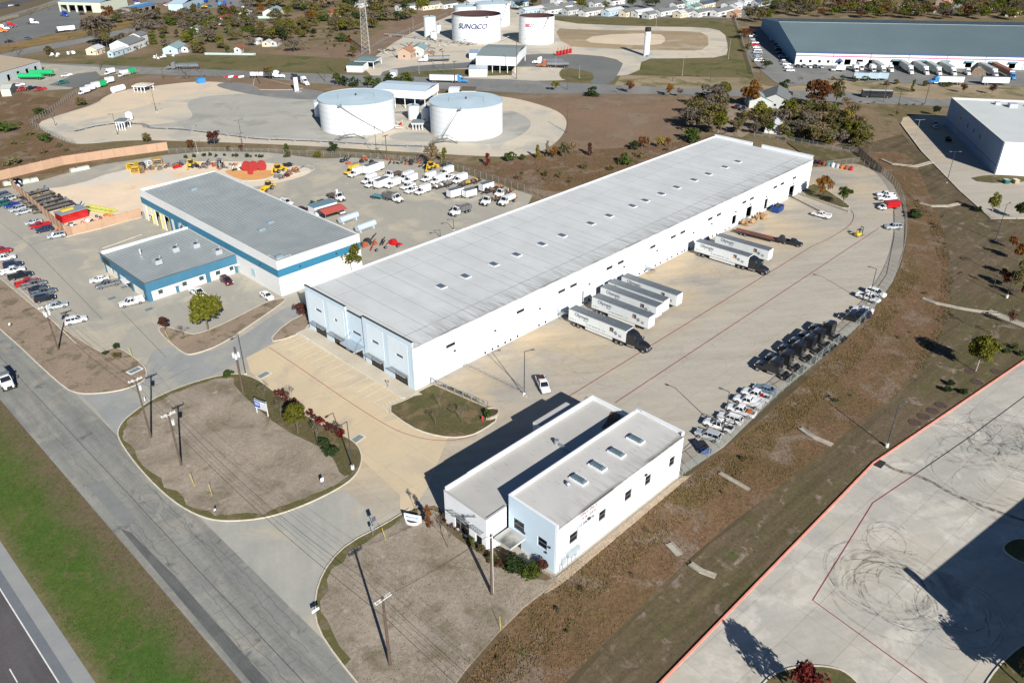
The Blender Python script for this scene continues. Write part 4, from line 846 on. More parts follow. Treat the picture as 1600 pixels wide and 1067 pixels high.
mb=MB();wall(mb,(0,-.04),(Lb,-.04),4.75,5.35,.035);part('pink_stripe',mb,pink,T)
mb=MB()
for x in [20.5+k*20.4 for k in range(12)]:mb.box(x-.12,x+.12,-.1,-.045,0,zt)
part('downspout',mb,pmat('slate',(.12,.16,.18),.6),T)
rh=zt+6.5
part('gable_wall',MB().poly([(Lb,0,0),(Lb,Wb,0),(Lb,Wb,zt),(Lb,Wb/2,rh),(Lb,0,zt)]),wg,T);part('gable_wall',MB().poly([(0,Wb,0),(0,0,0),(0,0,zt),(0,Wb/2,rh),(0,Wb,zt)]),pmat('shaded_gable',(.12,.26,.40),.7),T)  # second gable turns from the sun; its navy shade is painted into the colour
part('wall',MB().box(0,Lb,Wb-.3,Wb,0,zt),wg,T)
for sgn in (0,1):
 mb=MB();n=260
 for k in range(n):
  a,b=-.4+(Lb+.8)*k/n,-.4+(Lb+.8)*(k+1)/n;c=b-.25
  ya,za=(-.5,zt+.05)if not sgn else (Wb+.5,zt+.05);yb,zb_=Wb/2,rh+.1
  f=lambda x,t,h:(x,ya+(yb-ya)*t,za+(zb_-za)*t+h)
  mb.poly([f(a,0,0),f(c,0,0),f(c,1,0),f(a,1,0)]);mb.poly([f(c,0,.0),f(c+.02,0,.15),f(c+.02,1,.15),f(c,1,0)]);mb.poly([f(c+.02,0,.15),f(b-.02,0,.15),f(b-.02,1,.15),f(c+.02,1,.15)]);mb.poly([f(b-.02,0,.15),f(b,0,0),f(b,1,0),f(b-.02,1,.15)])
 part('roof',mb,teal,T)
part('ridge_cap',MB().beam((-.4,Wb/2,rh+.28),(Lb+.4,Wb/2,rh+.28),.8,.12),pmat('ridge',(.45,.5,.5),.5),T)
part('gutter',MB().box(-.4,Lb+.4,-.75,-.5,zt-.35,zt),pmat('navy_gutter',(.06,.12,.28),.5),T)
cnp=pmat('teal_canopy',(.12,.30,.33),.5)
for a,b in dko[3:]:part('dock_canopy',MB().loft([[(a-.6,-.045,4.3),(a-.6,-1.8,3.7),(a-.6,-1.8,3.6),(a-.6,-.045,3.65)],[(b+.6,-.045,4.3),(b+.6,-1.8,3.7),(b+.6,-1.8,3.6),(b+.6,-.045,3.65)]]),cnp,T)
part('entrance_awning',MB().loft([[(22.5,-.05,3.0),(22.5,-2,2.4),(22.5,-.05,2.4)],[(24.2,-.05,4.2),(24.2,-2,2.7),(24.2,-.05,2.4)],[(26,-.05,3.0),(26,-2,2.4),(26,-.05,2.4)]]),pmat('navy_awning',(.05,.12,.25),.6),T)
part('entrance_door',MB().box(23.5,25,-.03,-.005,0,2.3),gls,T)
# ============================================================ VEHICLES
carglass=pmat('car_glass',(.012,.016,.022),.08,var=.05,spec=.8)
tyre=pmat('tyre',(.018,.018,.02),.8);rim=pmat('wheel_rim',(.38,.39,.40),.35,metal=.7,var=.05)
lampw=pmat('headlamp',(.75,.77,.78),.15);lampr=pmat('tail_lamp',(.45,.02,.02),.25)
plastic=pmat('black_plastic',(.028,.028,.03),.55)
PAINT={'white':(.78,.79,.80),'silver':(.40,.43,.45),'grey':(.16,.17,.18),'black':(.014,.015,.018),'red':(.42,.012,.015),'blue':(.02,.045,.26),'navy':(.018,.03,.07),'steel':(.16,.24,.32),'maroon':(.085,.012,.018),'green':(.02,.12,.10),'tan':(.42,.34,.22),'slate':(.10,.13,.16),'orange':(.62,.16,.03),'yellow':(.70,.45,.03),'kelly':(.01,.42,.13),'sky':(.04,.22,.50),'royal':(.02,.06,.42),'teal':(.06,.30,.34),'brick':(.30,.09,.045),'purple':(.10,.05,.2)}
def paint(c):return pmat('paint_'+c,PAINT[c],.28,var=.02,scale=.5,spec=.5,coat=.6)
WM={}
def wheel_mesh(r,wd,n=12):
 k=(r,wd)
 if k not in WM:
  mb=MB();mb.tube((0,-wd/2,0),(0,wd/2,0),r,n=n,m=0)
  for s in (-1,1):mb.tube((0,s*(wd/2-.01),0),(0,s*(wd/2+.015),0),r*.58,n=n,m=1)
  WM[k]=mb.mesh('wheel',[tyre,rim],False)
 return WM[k]
def wheels(root,xs,hw,r,wd=.24):
 for x in xs:
  for s in (-1,1):part('wheel',wheel_mesh(r,wd),None,root,(x,s*(hw-wd/2+.03),r))
def body_sec(x,w_,zt,zb=.28,sh=.12):return [(x,-w_*.92,zb),(x,-w_,zb+.14),(x,-w_,zt-sh),(x,-w_*.88,zt),(x,w_*.88,zt),(x,w_,zt-sh),(x,w_,zb+.14),(x,w_*.92,zb)]
def greenhouse(x0,x1,x2,x3,zb,zt,wb,wt):
 b=[(x0,-wb),(x3,-wb),(x3,wb),(x0,wb)];t=[(x1,-wt),(x2,-wt),(x2,wt),(x1,wt)]
 g=MB().loft([[(x,y,zb)for x,y in b],[(x,y,zt)for x,y in t]])
 r=MB().loft([[(x1-.06,-wt-.03,zt+.005),(x2+.06,-wt-.03,zt+.005),(x2+.06,wt+.03,zt+.005),(x1-.06,wt+.03,zt+.005)],[(x1+.08,-wt+.08,zt+.07),(x2-.1,-wt+.08,zt+.07),(x2-.1,wt-.08,zt+.07),(x1+.08,wt-.08,zt+.07)]])
 for s in (-1,1):
  for (xa,xb)in ((x0,x1),(x3,x2)):r.beam((xa,s*wb,zb),(xb,s*wt,zt),.09,.07)
  n=2 if x2-x1>1.2 else 1
  for k in range(1,n+1):
   f=k/(n+1);xb_=x0+.3+(x3-x0-.9)*f if n==1 else x0+.5+(x3-x0-.9)*f;r.beam((xb_,s*(wb+.005),zb),(xb_-.02,s*(wt+.012),zt),.08,.05)
 return g,r
def lights(root,xf,xr,w_,zf,zr):
 for s in (-1,1):
  part('headlight',MB().box(xf-.25,xf+.02,s*(w_-.38),s*(w_-.05),zf-.09,zf+.07),lampw,root)
  part('tail_light',MB().box(xr-.02,xr+.12,s*(w_-.28),s*(w_-.02),zr-.12,zr+.12),lampr,root)
 for s in (-1,1):part('mirror',MB().box(.62,.8,s*w_,s*(w_+.2),.98,1.12),plastic,root)
def v_sedan(root,c):
 L_=[(-2.38,.66,.86),(-2.25,.84,1.02),(-1.6,.91,1.05),(-.5,.92,.98),(.9,.92,.95),(1.5,.90,.90),(2.1,.84,.78),(2.38,.62,.64)]
 g,r=greenhouse(-1.75,-1.1,.35,1.15,.93,1.42,.80,.60)
 mb=MB().loft([body_sec(*s)for s in L_]);r2=r;mb.faces(r2.v,r2.f)
 part('body',mb,paint(c),root);part('window',g,carglass,root);wheels(root,(-1.42,1.42),.92,.34);lights(root,2.32,-2.34,.84,.68,.85)
def v_suv(root,c,extra=None):
 L_=[(-2.42,.78,1.05),(-2.32,.92,1.18),(-1.6,.96,1.14),(-.5,.97,1.10),(.95,.97,1.10),(1.5,.95,1.06),(2.2,.90,.95),(2.45,.70,.78)]
 g,r=greenhouse(-2.3,-2.0,.35,1.15,1.06,1.68,.86,.70)
 mb=MB().loft([body_sec(*s,zb=.32)for s in L_]);mb.faces(r.v,r.f)
 part('body',mb,paint(c),root);part('window',g,carglass,root);wheels(root,(-1.45,1.5),.97,.37);lights(root,2.38,-2.40,.90,.85,1.1)
 if extra=='rails':part('roof_rail',MB().beam((-1.8,-.66,1.82),(.2,-.66,1.82),.04,.05).beam((-1.8,.66,1.82),(.2,.66,1.82),.04,.05),plastic,root)
def v_pickup(root,c,extra=None,cab='crew'):
 xb=-.75 if cab=='crew' else .1
 L_=[(xb,.98,1.15),(-.3 if cab=='crew' else .4,.98,1.15),(1.0,.98,1.15),(1.7,.97,1.13),(2.5,.94,1.05),(2.85,.80,.90)]
 g,r=greenhouse(xb+.03,xb+.22,.62,1.35,1.12,1.82,.88,.74)
 mb=MB().loft([body_sec(*s,zb=.42)for s in L_]);mb.faces(r.v,r.f)
 for s in (-1,1):mb.box(-2.9,xb-.02,s*.84,s*.98,.5,1.2)
 mb.box(-2.95,-2.8,-.84,.84,.5,1.2);mb.box(xb-.14,xb-.02,-.84,.84,.5,1.2)
 part('body',mb,paint(c),root);part('window',g,carglass,root)
 part('bed_liner',MB().box(-2.8,xb-.14,-.84,.84,.5,.66),plastic,root)
 part('bumper',MB().box(2.78,2.96,-.88,.88,.42,.68).box(-3.1,-2.96,-.9,.9,.42,.66),rim,root)
 wheels(root,(-1.85,1.85),.99,.41,.27);lights(root,2.78,-2.9,.92,.88,1.0)
 if extra=='rack':
  mb=MB()
  for x in (-2.8,-1.9,-1.0,.3,1.2):mb.beam((x,-.9,2.05),(x,.9,2.05),.07,.07)
  for s in (-1,1):
   mb.beam((-2.85,s*.9,2.05),(1.3,s*.9,2.05),.08,.08)
   for x in (-2.8,-1.0):mb.beam((x,s*.9,1.2),(x,s*.9,2.05),.07,.07)
  part('ladder_rack',mb,plastic,root)
 if extra=='shell':part('camper_shell',MB().loft([[(-2.9,-.93,1.21),(xb-.05,-.93,1.21),(xb-.05,.93,1.21),(-2.9,.93,1.21)],[(-2.75,-.78,1.86),(xb-.1,-.78,1.86),(xb-.1,.78,1.86),(-2.75,.78,1.86)]]),paint(c),root)
 if extra=='tools':
  mb=MB()
  for s in (-1,1):mb.box(-2.9,xb-.1,s*.62,s*1.0,1.21,1.55)
  part('tool_box',mb,paint(c),root);part('bed_liner',MB().box(-2.9,xb-.2,-.61,.61,1.0,1.05),plastic,root)
 if extra=='orange':part('cargo',MB().box(-2.3,-1.3,-.6,.1,.67,1.35).box(-2.0,-1.2,.2,.7,.67,1.2),paint('orange'),root);part('cargo_coil',MB().cyl(-2.4,.45,.67,1.1,.34,10),plastic,root)
 if extra=='red':part('cargo',MB().box(-1.4,-.9,-.3,.5,.67,1.35),paint('red'),root)
 if extra=='tank':
  part('fuel_tank',MB().box(-1.9,-1.3,-.7,.1,.67,1.45),paint('red'),root);part('welder',MB().box(-2.8,-1.95,-.75,.75,.67,1.4),plastic,root);part('headache_rack',MB().beam((xb-.1,-.85,1.2),(xb-.1,-.85,1.95),.08,.08).beam((xb-.1,.85,1.2),(xb-.1,.85,1.95),.08,.08).beam((xb-.1,-.85,1.95),(xb-.1,.85,1.95),.08,.08),plastic,root)
def v_van(root,c,extra=None):
 """cab-chassis service van with tall rounded body"""
 L_=[(.9,.95,1.2),(1.5,.96,1.25),(2.4,.92,1.12),(2.9,.78,.95)]
 g,r=greenhouse(.35,.5,1.0,1.75,1.18,1.95,.86,.74);mb=MB().loft([body_sec(*s,zb=.4)for s in [(.3,.96,1.2)]+L_]);mb.faces(r.v,r.f)
 part('cab',mb,paint(c),root);part('window',g,carglass,root)
 h=2.75
 sec=lambda x,k:[(x,-1.05*k,.62),(x,-1.08*k,2.1),(x,-.98*k,h-.16),(x,-.8*k,h),(x,.8*k,h),(x,.98*k,h-.16),(x,1.08*k,2.1),(x,1.05*k,.62)]
 part('cargo_body',MB().loft([sec(-3.1,.98),sec(-3.0,1),sec(.2,1),sec(.42,.93)]),paint(c),root)
 part('door_seam',MB().box(-3.13,-3.11,-.02,.02,.8,2.5).box(-1.4,-1.36,-1.1,-1.08,.7,2.0).box(-1.4,-1.36,1.08,1.1,.7,2.0),plastic,root)
 part('bumper',MB().box(2.86,3.02,-.9,.9,.42,.68).box(-3.3,-3.11,-.95,.95,.42,.62),plastic,root)
 wheels(root,(-1.9,1.9),1.02,.41,.30);lights(root,2.84,-3.08,.92,.9,1.2)
def v_box(root,c,extra=None,bl=4.9):
 L_=[(1.6,1.05,1.35),(2.3,1.06,1.4),(3.2,1.0,1.25),(3.7,.86,1.05)]
 g,r=greenhouse(1.55,1.7,2.2,2.9,1.32,2.25,.96,.84);mb=MB().loft([body_sec(*s,zb=.5)for s in [(1.5,1.05,1.35)]+L_]);mb.faces(r.v,r.f)
 part('cab',mb,paint('white' if c!='sky' else c),root);part('window',g,carglass,root)
 part('box_body',MB().box(1.4-bl,1.38,-1.22,1.22,1.0,3.5),paint(c),root);part('chassis',MB().box(1.3-bl,3.2,-.5,.5,.6,.98),plastic,root)
 wheels(root,(1.6-bl+1.2,2.7),1.15,.47,.34);lights(root,3.62,1.42-bl,1.0,.95,1.1)
def truckcab(root,c,xf=3.4):
 L_=[(.6,1.12,1.75),(1.5,1.15,1.75),(2.3,1.08,1.68),(3.2,.95,1.5),(3.5,.8,1.3)]
 g,r=greenhouse(.65,.8,1.5,2.0,1.72,2.6,1.02,.92);mb=MB().loft([body_sec(*s,zb=.6)for s in L_]);mb.faces(r.v,r.f)
 part('cab',mb,paint(c),root);part('window',g,carglass,root);part('chassis',MB().box(-3.9,3.0,-.45,.45,.7,.95),plastic,root)
 part('grille',MB().box(3.5,3.55,-.5,.5,.75,1.25).box(3.45,3.66,-1.05,1.05,.5,.72),plastic,root)
 for s in (-1,1):part('headlight',MB().box(3.3,3.5,s*.6,s*.92,.95,1.15),lampw,root);part('mirror',MB().box(1.7,1.85,s*1.25,s*1.45,1.7,2.4),plastic,root)
 part('exhaust',MB().tube((.45,-.85,1.0),(.45,-.85,3.0),.09),rim,root)
def v_dump(root,c,extra=None):
 truckcab(root,c);mb=MB()
 for s in (-1,1):mb.box(-4.0,.1,s*1.1,s*1.2,1.05,2.5)
 mb.box(-4.1,-4.0,-1.2,1.2,1.05,2.4);mb.box(.1,.2,-1.2,1.2,1.05,2.9);mb.box(-4.0,.1,-1.09,1.09,1.0,1.15);mb.box(.2,.9,-1.2,1.2,2.8,2.9)
 part('dump_bed',mb,paint('grey' if extra!='white' else 'white'),root)
 mb=MB()
 for k in range(7):
  for s in (-1,1):mb.box(-3.9+k*.62,-3.82+k*.62,s*1.205,s*1.28,1.1,2.45)
 part('bed_rib',mb,paint('black'),root)
 if extra!='empty':part('load',MB().loft([[(-3.9,-1.05,1.16),(0,-1.05,1.16),(0,1.05,1.16),(-3.9,1.05,1.16)],[(-3.0,-.5,2.3),(-.8,-.5,2.3),(-.8,.5,2.3),(-3.0,.5,2.3)]]),pmat('load_soil',(.16,.10,.06),.95,var=.3),root)
 wheels(root,(-3.2,-1.9,2.6),1.2,.52,.34)
def v_flat(root,c,extra=None):
 truckcab(root,c);part('flatbed',MB().box(-4.2,.2,-1.25,1.25,1.1,1.28),pmat('deck_wood',(.11,.085,.07),.9,var=.3),root)
 if extra=='crane':part('crane_arm',MB().beam((.35,0,1.3),(.35,0,3.2),.45,.45).beam((.35,0,3.2),(-.7,.3,2.2),.28,.3).cyl(.35,0,3.2,3.6,.38,10),paint('white'),root)
 if extra=='tanker':part('water_tank',MB().loft([[(x,-1.1*k,1.3),(x,-1.15*k,2.0),(x,-.8*k,2.6),(x,.8*k,2.6),(x,1.15*k,2.0),(x,1.1*k,1.3)]for x,k in ((-3.4,.95),(-3.2,1),(.0,1),(.15,.95))]),paint('white'),root);part('pump',MB().box(-4.2,-3.45,-1,1,1.3,2.3),pmat('worn_orange',(.42,.17,.05),.8),root)
 if extra=='junk':
  for k in range(5):part('equipment',MB().box(-3.9+k*.8,-3.3+k*.8,-1+.2*k,.6,1.29,1.7+.25*(k%3)),[pmat('worn_orange',(.42,.17,.05),.8),plastic,paint('tan'),plastic,paint('grey')][k],root)
 wheels(root,(-2.6,2.6),1.2,.52,.34)
def v_semi(root,c,extra=None):
 """sleeper tractor with long hood and aerodynamic roof; origin mid-wheelbase"""
 hs=lambda x,w_,zt,zb=.75:[(x,-w_,zb),(x,-w_,zt-.25),(x,-w_*.8,zt),(x,w_*.8,zt),(x,w_,zt-.25),(x,w_,zb)]
 mb=MB().loft([hs(1.35,1.18,2.05),hs(2.2,1.14,1.95),hs(3.0,1.02,1.72),hs(3.55,.9,1.45),hs(3.72,.75,1.25)])
 part('hood',mb,paint(c),root)
 cs=lambda x,w_,zt:[(x,-w_,.95),(x,-w_,2.1),(x,-w_*.98,zt-.5),(x,-w_*.78,zt),(x,w_*.78,zt),(x,w_*.98,zt-.5),(x,w_,2.1),(x,w_,.95)]
 mb=MB().loft([cs(-1.65,1.22,3.95),cs(-1.0,1.24,3.98),cs(-.2,1.24,3.82),cs(.35,1.22,3.5),cs(.75,1.2,3.05)])
 mb.loft([[(.75,-1.2,.95),(.75,-1.2,2.1),(.75,-1.1,2.9),(.75,1.1,2.9),(.75,1.2,2.1),(.75,1.2,.95)],[(1.42,-1.18,.95),(1.42,-1.18,1.98),(1.4,-1.1,2.02),(1.4,1.1,2.02),(1.42,1.18,1.98),(1.42,1.18,.95)]])
 part('cab',mb,paint(c),root)
 part('windshield',MB().loft([[(1.46,-1.04,2.06),(1.46,1.04,2.06),(1.40,1.04,2.04),(1.40,-1.04,2.04)],[(.88,-.98,2.9),(.88,.98,2.9),(.80,.98,2.88),(.80,-.98,2.88)]]),carglass,root)
 for s in (-1,1):part('side_window',MB().box(.45,1.05,s*1.205,s*1.255,2.1,2.7),carglass,root);part('mirror',MB().box(1.25,1.4,s*1.35,s*1.58,1.9,2.6),plastic,root);part('headlight',MB().box(3.35,3.62,s*.62,s*.92,1.0,1.25),lampw,root);part('fuel_tank',MB().tube((-1.3,s*.95,.8),(.6,s*.95,.8),.33,n=10),pmat('polished_tank',(.5,.51,.52),.25,metal=.8),root)
 for s in (-1,1):part('cab_fairing',MB().box(-1.72,-1.4,s*1.2,s*1.26,.95,3.6),paint(c),root)
 part('bumper',MB().box(3.55,3.85,-1.1,1.1,.45,.8),paint(c),root);part('grille',MB().box(3.7,3.76,-.5,.5,.8,1.3),rim,root)
 part('chassis',MB().box(-4.6,3.2,-.42,.42,.72,.98),plastic,root)
 part('fifth_wheel',MB().cyl(-3.3,0,.99,1.18,.5,10),plastic,root);part('mudguard',MB().box(-4.75,-4.7,-1.2,-.55,.4,1.05).box(-4.75,-4.7,.55,1.2,.4,1.05),plastic,root)
 part('catwalk',MB().box(-2.4,-1.75,-.7,.7,.99,1.06),rim,root)
 wheels(root,(2.75,),1.22,.52,.32);wheels(root,(-2.75,-4.05),1.25,.52,.58)
def trailer_body(root,L_=16.15,c='white',z0=1.15,z1=4.1,skirt=True,roofc=None,wd=2.6):
 """local x from doors (0) to nose (L_)"""
 h=wd/2
 part('box_body',MB().box(0,L_,-h,h,z0,z1),c,root)
 part('roof_panel',MB().box(.03,L_-.03,-h+.03,h-.03,z1+.002,z1+.03),roofc or pmat('trailer_roof',(.16,.185,.205),.5,metal=.3,var=.15,scale=.6),root)
 mb=MB()
 for s in (-1,1):mb.box(-.02,L_+.02,s*(h+.003),s*(h+.03),z0,z0+.16);mb.box(-.02,L_+.02,s*(h+.003),s*(h+.03),z1-.1,z1+.02)
 part('rail',mb,pmat('trailer_rail',(.52,.54,.54),.4,metal=.5),root)
 mb=MB()
 for s in (-1,1):
  for k in range(1,int(L_/1.25)):mb.box(k*1.25-.01,k*1.25+.01,s*(h+.001),s*(h+.008),z0+.17,z1-.11)
 part('panel_joint',mb,pmat('joint_grey',(.50,.51,.52),.5),root)
 part('nose_panel',MB().box(L_+.001,L_+.05,-h+.05,h-.05,z0+.1,z1-.05),pmat('nose_white',(.72,.73,.73),.45,var=.04),root)
 part('rear_door',MB().box(-.05,-.001,-h+.05,-.02,z0+.1,z1-.1).box(-.05,-.001,.02,h-.05,z0+.1,z1-.1),pmat('nose_white',(.72,.73,.73),.45),root)
 mb=MB();mb.beam((L_-2.9,-.85,z0-.05),(L_-2.9,-.85,.15),.12,.12).beam((L_-2.9,.85,z0-.05),(L_-2.9,.85,.15),.12,.12).beam((L_-2.9,-.85,.5),(L_-2.9,.85,.5),.08,.08)
 part('landing_gear',mb,plastic,root);part('bogie',MB().box(.8,4.2,-.6,.6,.75,z0-.002),plastic,root)
 for x in (1.6,2.85):
  for s in (-1,1):part('wheel',wheel_mesh(.52,.58),None,root,(x,s*(h-.28),.52))
 if skirt:part('side_skirt',MB().box(4.9,L_-3.6,-h+.04,-h+.08,.45,z0-.002).box(4.9,L_-3.6,h-.08,h-.04,.45,z0-.002),pmat('skirt_white',(.62,.63,.61),.5,var=.1),root)
KIND={'sedan':v_sedan,'suv':v_suv,'pickup':v_pickup,'van':v_van,'box':v_box,'dump':v_dump,'flat':v_flat,'semi':v_semi}
NAMES={'sedan':('sedan','car'),'suv':('sport_utility_car','car'),'pickup':('pickup_truck','pickup'),'van':('service_van','van'),'box':('box_truck','truck'),'dump':('dump_truck','truck'),'flat':('flatbed_truck','truck'),'semi':('truck_tractor','truck')}
PROTO={}
def veh(kind,c,px,hint,label,group=None,extra=None,z=.9,sc_=None,ang=None):
 x,y=G(px[0],px[1],z)
 if ang is None:u=G(px[0]+hint[0],px[1]+hint[1],z);ang=math.atan2(u[1]-y,u[0]-x)
 g=gz(x,y);key=(kind,c,extra)
 if key in PROTO:return dup(PROTO[key],(x,y,g),ang,label,group or '',scale=sc_ or (1,1,1))
 nm,cat=NAMES[kind];t=thing(nm,label,cat,(x,y,g),ang,group)
 KIND[kind](t,c,extra)if kind!='sedan' else v_sedan(t,c)
 if sc_:t.scale=sc_
 PROTO[key]=t;return t
H1=(-36,-12);gF='cars and pickups parked along the east fence'
veh('suv','silver',(1106.5,679),H1,'silver hatchback-like car, nearest the white office in the fence row',gF,'sil')
veh('pickup','white',(1122.5,664),H1,'white pickup with a black ladder rack over its whole length',gF,'rack')
veh('suv','white',(1141,653),H1,'white station-wagon-like car between the ladder-rack pickup and the orange-loaded pickup',gF,'rails')
veh('pickup','white',(1157.5,641),H1,'white pickup carrying bright orange gear in its open bed',gF,'orange')
veh('pickup','white',(1169,627),H1,'white pickup with a white camper shell covering its bed',gF,'shell')
veh('pickup','white',(1181,616.5),H1,'white pickup with a red object in its open bed by the fence',gF,'red')
veh('sedan','steel',(1195.5,607),H1,'steel blue sedan at the end of the row next to the parked black tractors',gF)
veh('pickup','black',(1330,496),(-40,-9),'black pickup nosed away from the fence, just past the black tractors',gF,'bk')
veh('suv','navy',(1345,489.5),(-34,-9),'dark blue car half hidden behind the black pickup by the fence',gF)
veh('sedan','white',(1349,483),(-36,-8),'white sedan between the black pickup and the lamp post',gF)
veh('pickup','white',(1357,465),(34,12),'white crew-cab pickup parked tail out, under the curved lamp post',gF)
veh('suv','white',(1369,457),(34,11),'white car behind the tail-out crew-cab pickup, farther from the camera',gF)
veh('suv','silver',(1396,354),(-34,1),'lone silver-green estate car by the far bend of the fence',gF)
veh('pickup','white',(1385.5,310),(-30,-1),'white pickup with tool boxes, last but one before the far gate',gF,'tools')
veh('pickup','white',(1384,304),(-30,-2),'white pickup standing farthest up the fence near the gate',gF)
t=veh('box','red',(1389,321),(-30,3),'bright red utility truck with a boxy body by the far fence',gF,None,z=1.3,sc_=(.95,.95,.72))
veh('pickup','white',(1283,336),(-36,-9),'white utility pickup with racks alone near the ramp wall',None,'tools')
t=veh('pickup','white',(848.5,601),(12,26),'white service pickup with red tank driving out beside the dark building shade',None,'tank')
x,y=G(1341,370);t=thing('forklift','small yellow forklift standing alone on the truck court','forklift',(x,y,gz(x,y)),R(-20))
part('body',MB().box(-1.2,.6,-.55,.55,.3,1.1).box(-1.3,-.8,-.5,.5,1.1,1.4),paint('yellow'),t)
part('mast',MB().box(.75,.9,-.5,-.4,.1,2.9).box(.75,.9,.4,.5,.1,2.9).box(.75,.9,-.4,.4,2.7,2.85),plastic,t)
part('fork',MB().box(.9,2.0,-.4,-.25,.12,.18).box(.9,2.0,.25,.4,.12,.18),plastic,t)
part('overhead_guard',MB().box(-.7,.6,-.5,.5,2.05,2.12).beam((-.65,-.45,1.1),(-.65,-.45,2.05),.06,.06).beam((-.65,.45,1.1),(-.65,.45,2.05),.06,.06).beam((.6,-.45,1.1),(.5,-.45,2.05),.06,.06).beam((.6,.45,1.1),(.5,.45,2.05),.06,.06),plastic,t)
wheels(t,(-.9,.5),.6,.3,.2)
gT='black truck tractors parked along the fence'
ords=['nearest to the camera, first of the row','second in the row from the steel blue sedan','third in the row from the steel blue sedan','third from the black pickup at the far end','second from the black pickup at the far end','last of the row beside the black pickup']
for (px,py),o_ in zip([(1215,561),(1232,549),(1251,535),(1268,524),(1281,515),(1298,503.5)],ords):
 P0=G(px,py,3.9);a=G(px-50,py-17,3.9);ang=math.atan2(a[1]-P0[1],a[0]-P0[0]);gx_,gy_=P0[0]+.7*math.cos(ang),P0[1]+.7*math.sin(ang)
 key=('semi','black',None);lb='black sleeper truck tractor without trailer, '+o_
 if key in PROTO:dup(PROTO[key],(gx_,gy_,gz(gx_,gy_)),ang,lb,gT)
 else:t=thing('truck_tractor',lb,'truck',(gx_,gy_,gz(gx_,gy_)),ang,gT);v_semi(t,'black');PROTO[key]=t
gO='white lettered box trailers backed to the docks'
twh=pmat('trailer_white',(.66,.70,.70),.5,var=.05,scale=.4);let=pmat('lettering_dark',(.05,.07,.12),.6);org=pmat('logo_orange',(.75,.33,.10),.6)
tproto=None
trl=[((978.7,518.7),'white trailer lettered in dark script, hitched to the nearest black tractor',0),((1014,497.7),'white lettered trailer without tractor, nearest of the four clustered at the docks',0),((1026,481),'white lettered trailer, second of the four clustered at the docks',0),((1037,472.3),'white lettered trailer, third of the four clustered at the docks',0),((1058,463),'white lettered trailer, farthest of the four clustered at the docks',0),((1170,402.6),'white trailer hitched to the far black tractor near the flatbed',0),((1201.7,393),'white lettered trailer standing behind the far hitched trailer',0)]
TR=[]
for (pt,lb,_)in trl:
 fx,fy=G(pt[0],pt[1],4.1);ang=R(-88.0);L_=16.15
 dx,dy=math.cos(ang),math.sin(ang);nx,ny=-dy,dx
 sx,sy=fx-dx*L_,fy-dy*L_
 ox,oy=sx+nx*1.3,sy+ny*1.3
 g=gz(ox,oy-5)
 if TR==[]:
  t=thing('semi_trailer',lb,'trailer',(ox,oy,g),ang,gO);trailer_body(t,L_,twh)
  for s in (-1,1):
   if s==-1:Mt=lambda x,z,s=s:Matrix.Translation((x,-1.31,z))@Matrix.Rotation(math.pi/2,4,'X')
   else:Mt=lambda x,z,s=s:Matrix.Translation((x,1.31,z))@Matrix.Rotation(math.pi,4,'Z')@Matrix.Rotation(math.pi/2,4,'X')
   e=(lambda x:x)if s==-1 else (lambda x:L_-x)
   text_part('lettering','Olympic',1.15,let,t,Mt(e(1.7),2.95),bold=.018,xs=1.05)
   f=-1 if s==-1 else 1
   bx=lambda x0,x1,z0,z1:MB().box(x0 if s==-1 else L_-x1,x1 if s==-1 else L_-x0,f*1.309,f*1.318,z0,z1)
   mb=MB();rq=random.Random(2)
   for xa,xb,zc in ((4.3,5.7,2.42),(5.2,10.4,1.78),(.45,2.0,1.72)):
    while xa<xb:q_=bx(xa,xa+.13,zc,zc+rq.uniform(.12,.24));mb.faces(q_.v,q_.f);xa+=rq.choice([.2,.2,.21,.42])
   part('small_print',mb,let,t)
   lg=part('logo',bx(11.7,12.75,2.55,3.6),let,t);part('logo_accent',MB().faces([(11.74 if s==-1 else L_-11.74,f*1.322,2.6),(12.6 if s==-1 else L_-12.6,f*1.322,2.6),(11.74 if s==-1 else L_-11.74,f*1.322,3.5)],[(0,1,2),(2,1,0)]),org,lg)
   mb=MB();n=16;pts=[(13.3+.42*math.cos(2*math.pi*k/n),2.55+.42*math.sin(2*math.pi*k/n))for k in range(n)];pts=[(p[0]if s==-1 else L_-p[0],f*1.316,p[1])for p in pts];mb.poly(pts);mb.poly(pts[::-1]);lg=part('logo',mb,let,t)
   cx=13.3 if s==-1 else L_-13.3;part('logo_accent',MB().beam((cx-.3,f*1.32,2.3),(cx+.3,f*1.32,2.8),.01,.09).beam((cx-.3,f*1.32,2.8),(cx+.3,f*1.32,2.3),.01,.09),twh,lg)
   for k in range(3):part('stripe',bx(14.1,14.9,1.95+k*.22,2.07+k*.22),[let,pmat('logo_red',(.4,.05,.06),.6),let][k],t)
 else:t=dup(TR[0],(ox,oy,g),ang,lb,gO)
 TR.append(t)
for i,lb in ((0,'black truck tractor hitched to the trailer by the dock stairs'),(5,'black truck tractor hitched to the far white trailer')):
 t=TR[i];a=t.rotation_euler.z;d_=16.15+1.55;x,y=t.location.x+math.cos(a)*d_,t.location.y+math.sin(a)*d_;ang=R(-84)if i==0 else R(-86)
 dup(PROTO[('semi','black',None)],(x+.1,y,gz(x,y)),ang,lb,'black truck tractors hitched to trailers')
A=G(1149,359,1.0);B=G(1213,375,1.0);ang=math.atan2(B[1]-A[1],B[0]-A[0]);Lf=math.hypot(B[0]-A[0],B[1]-A[1])
t=thing('flatbed_trailer','long flatbed trailer with rusty red deck hitched to a black pickup','trailer',(A[0],A[1],gz(*A)),ang)
for k in range(int(Lf/.5)):part('plank',MB().box(k*.5+.02,k*.5+.48,-1.2,1.2,.95,1.02),pmat('red_deck',(.15,.055,.04),.85,var=.3,objvar=.2),t)
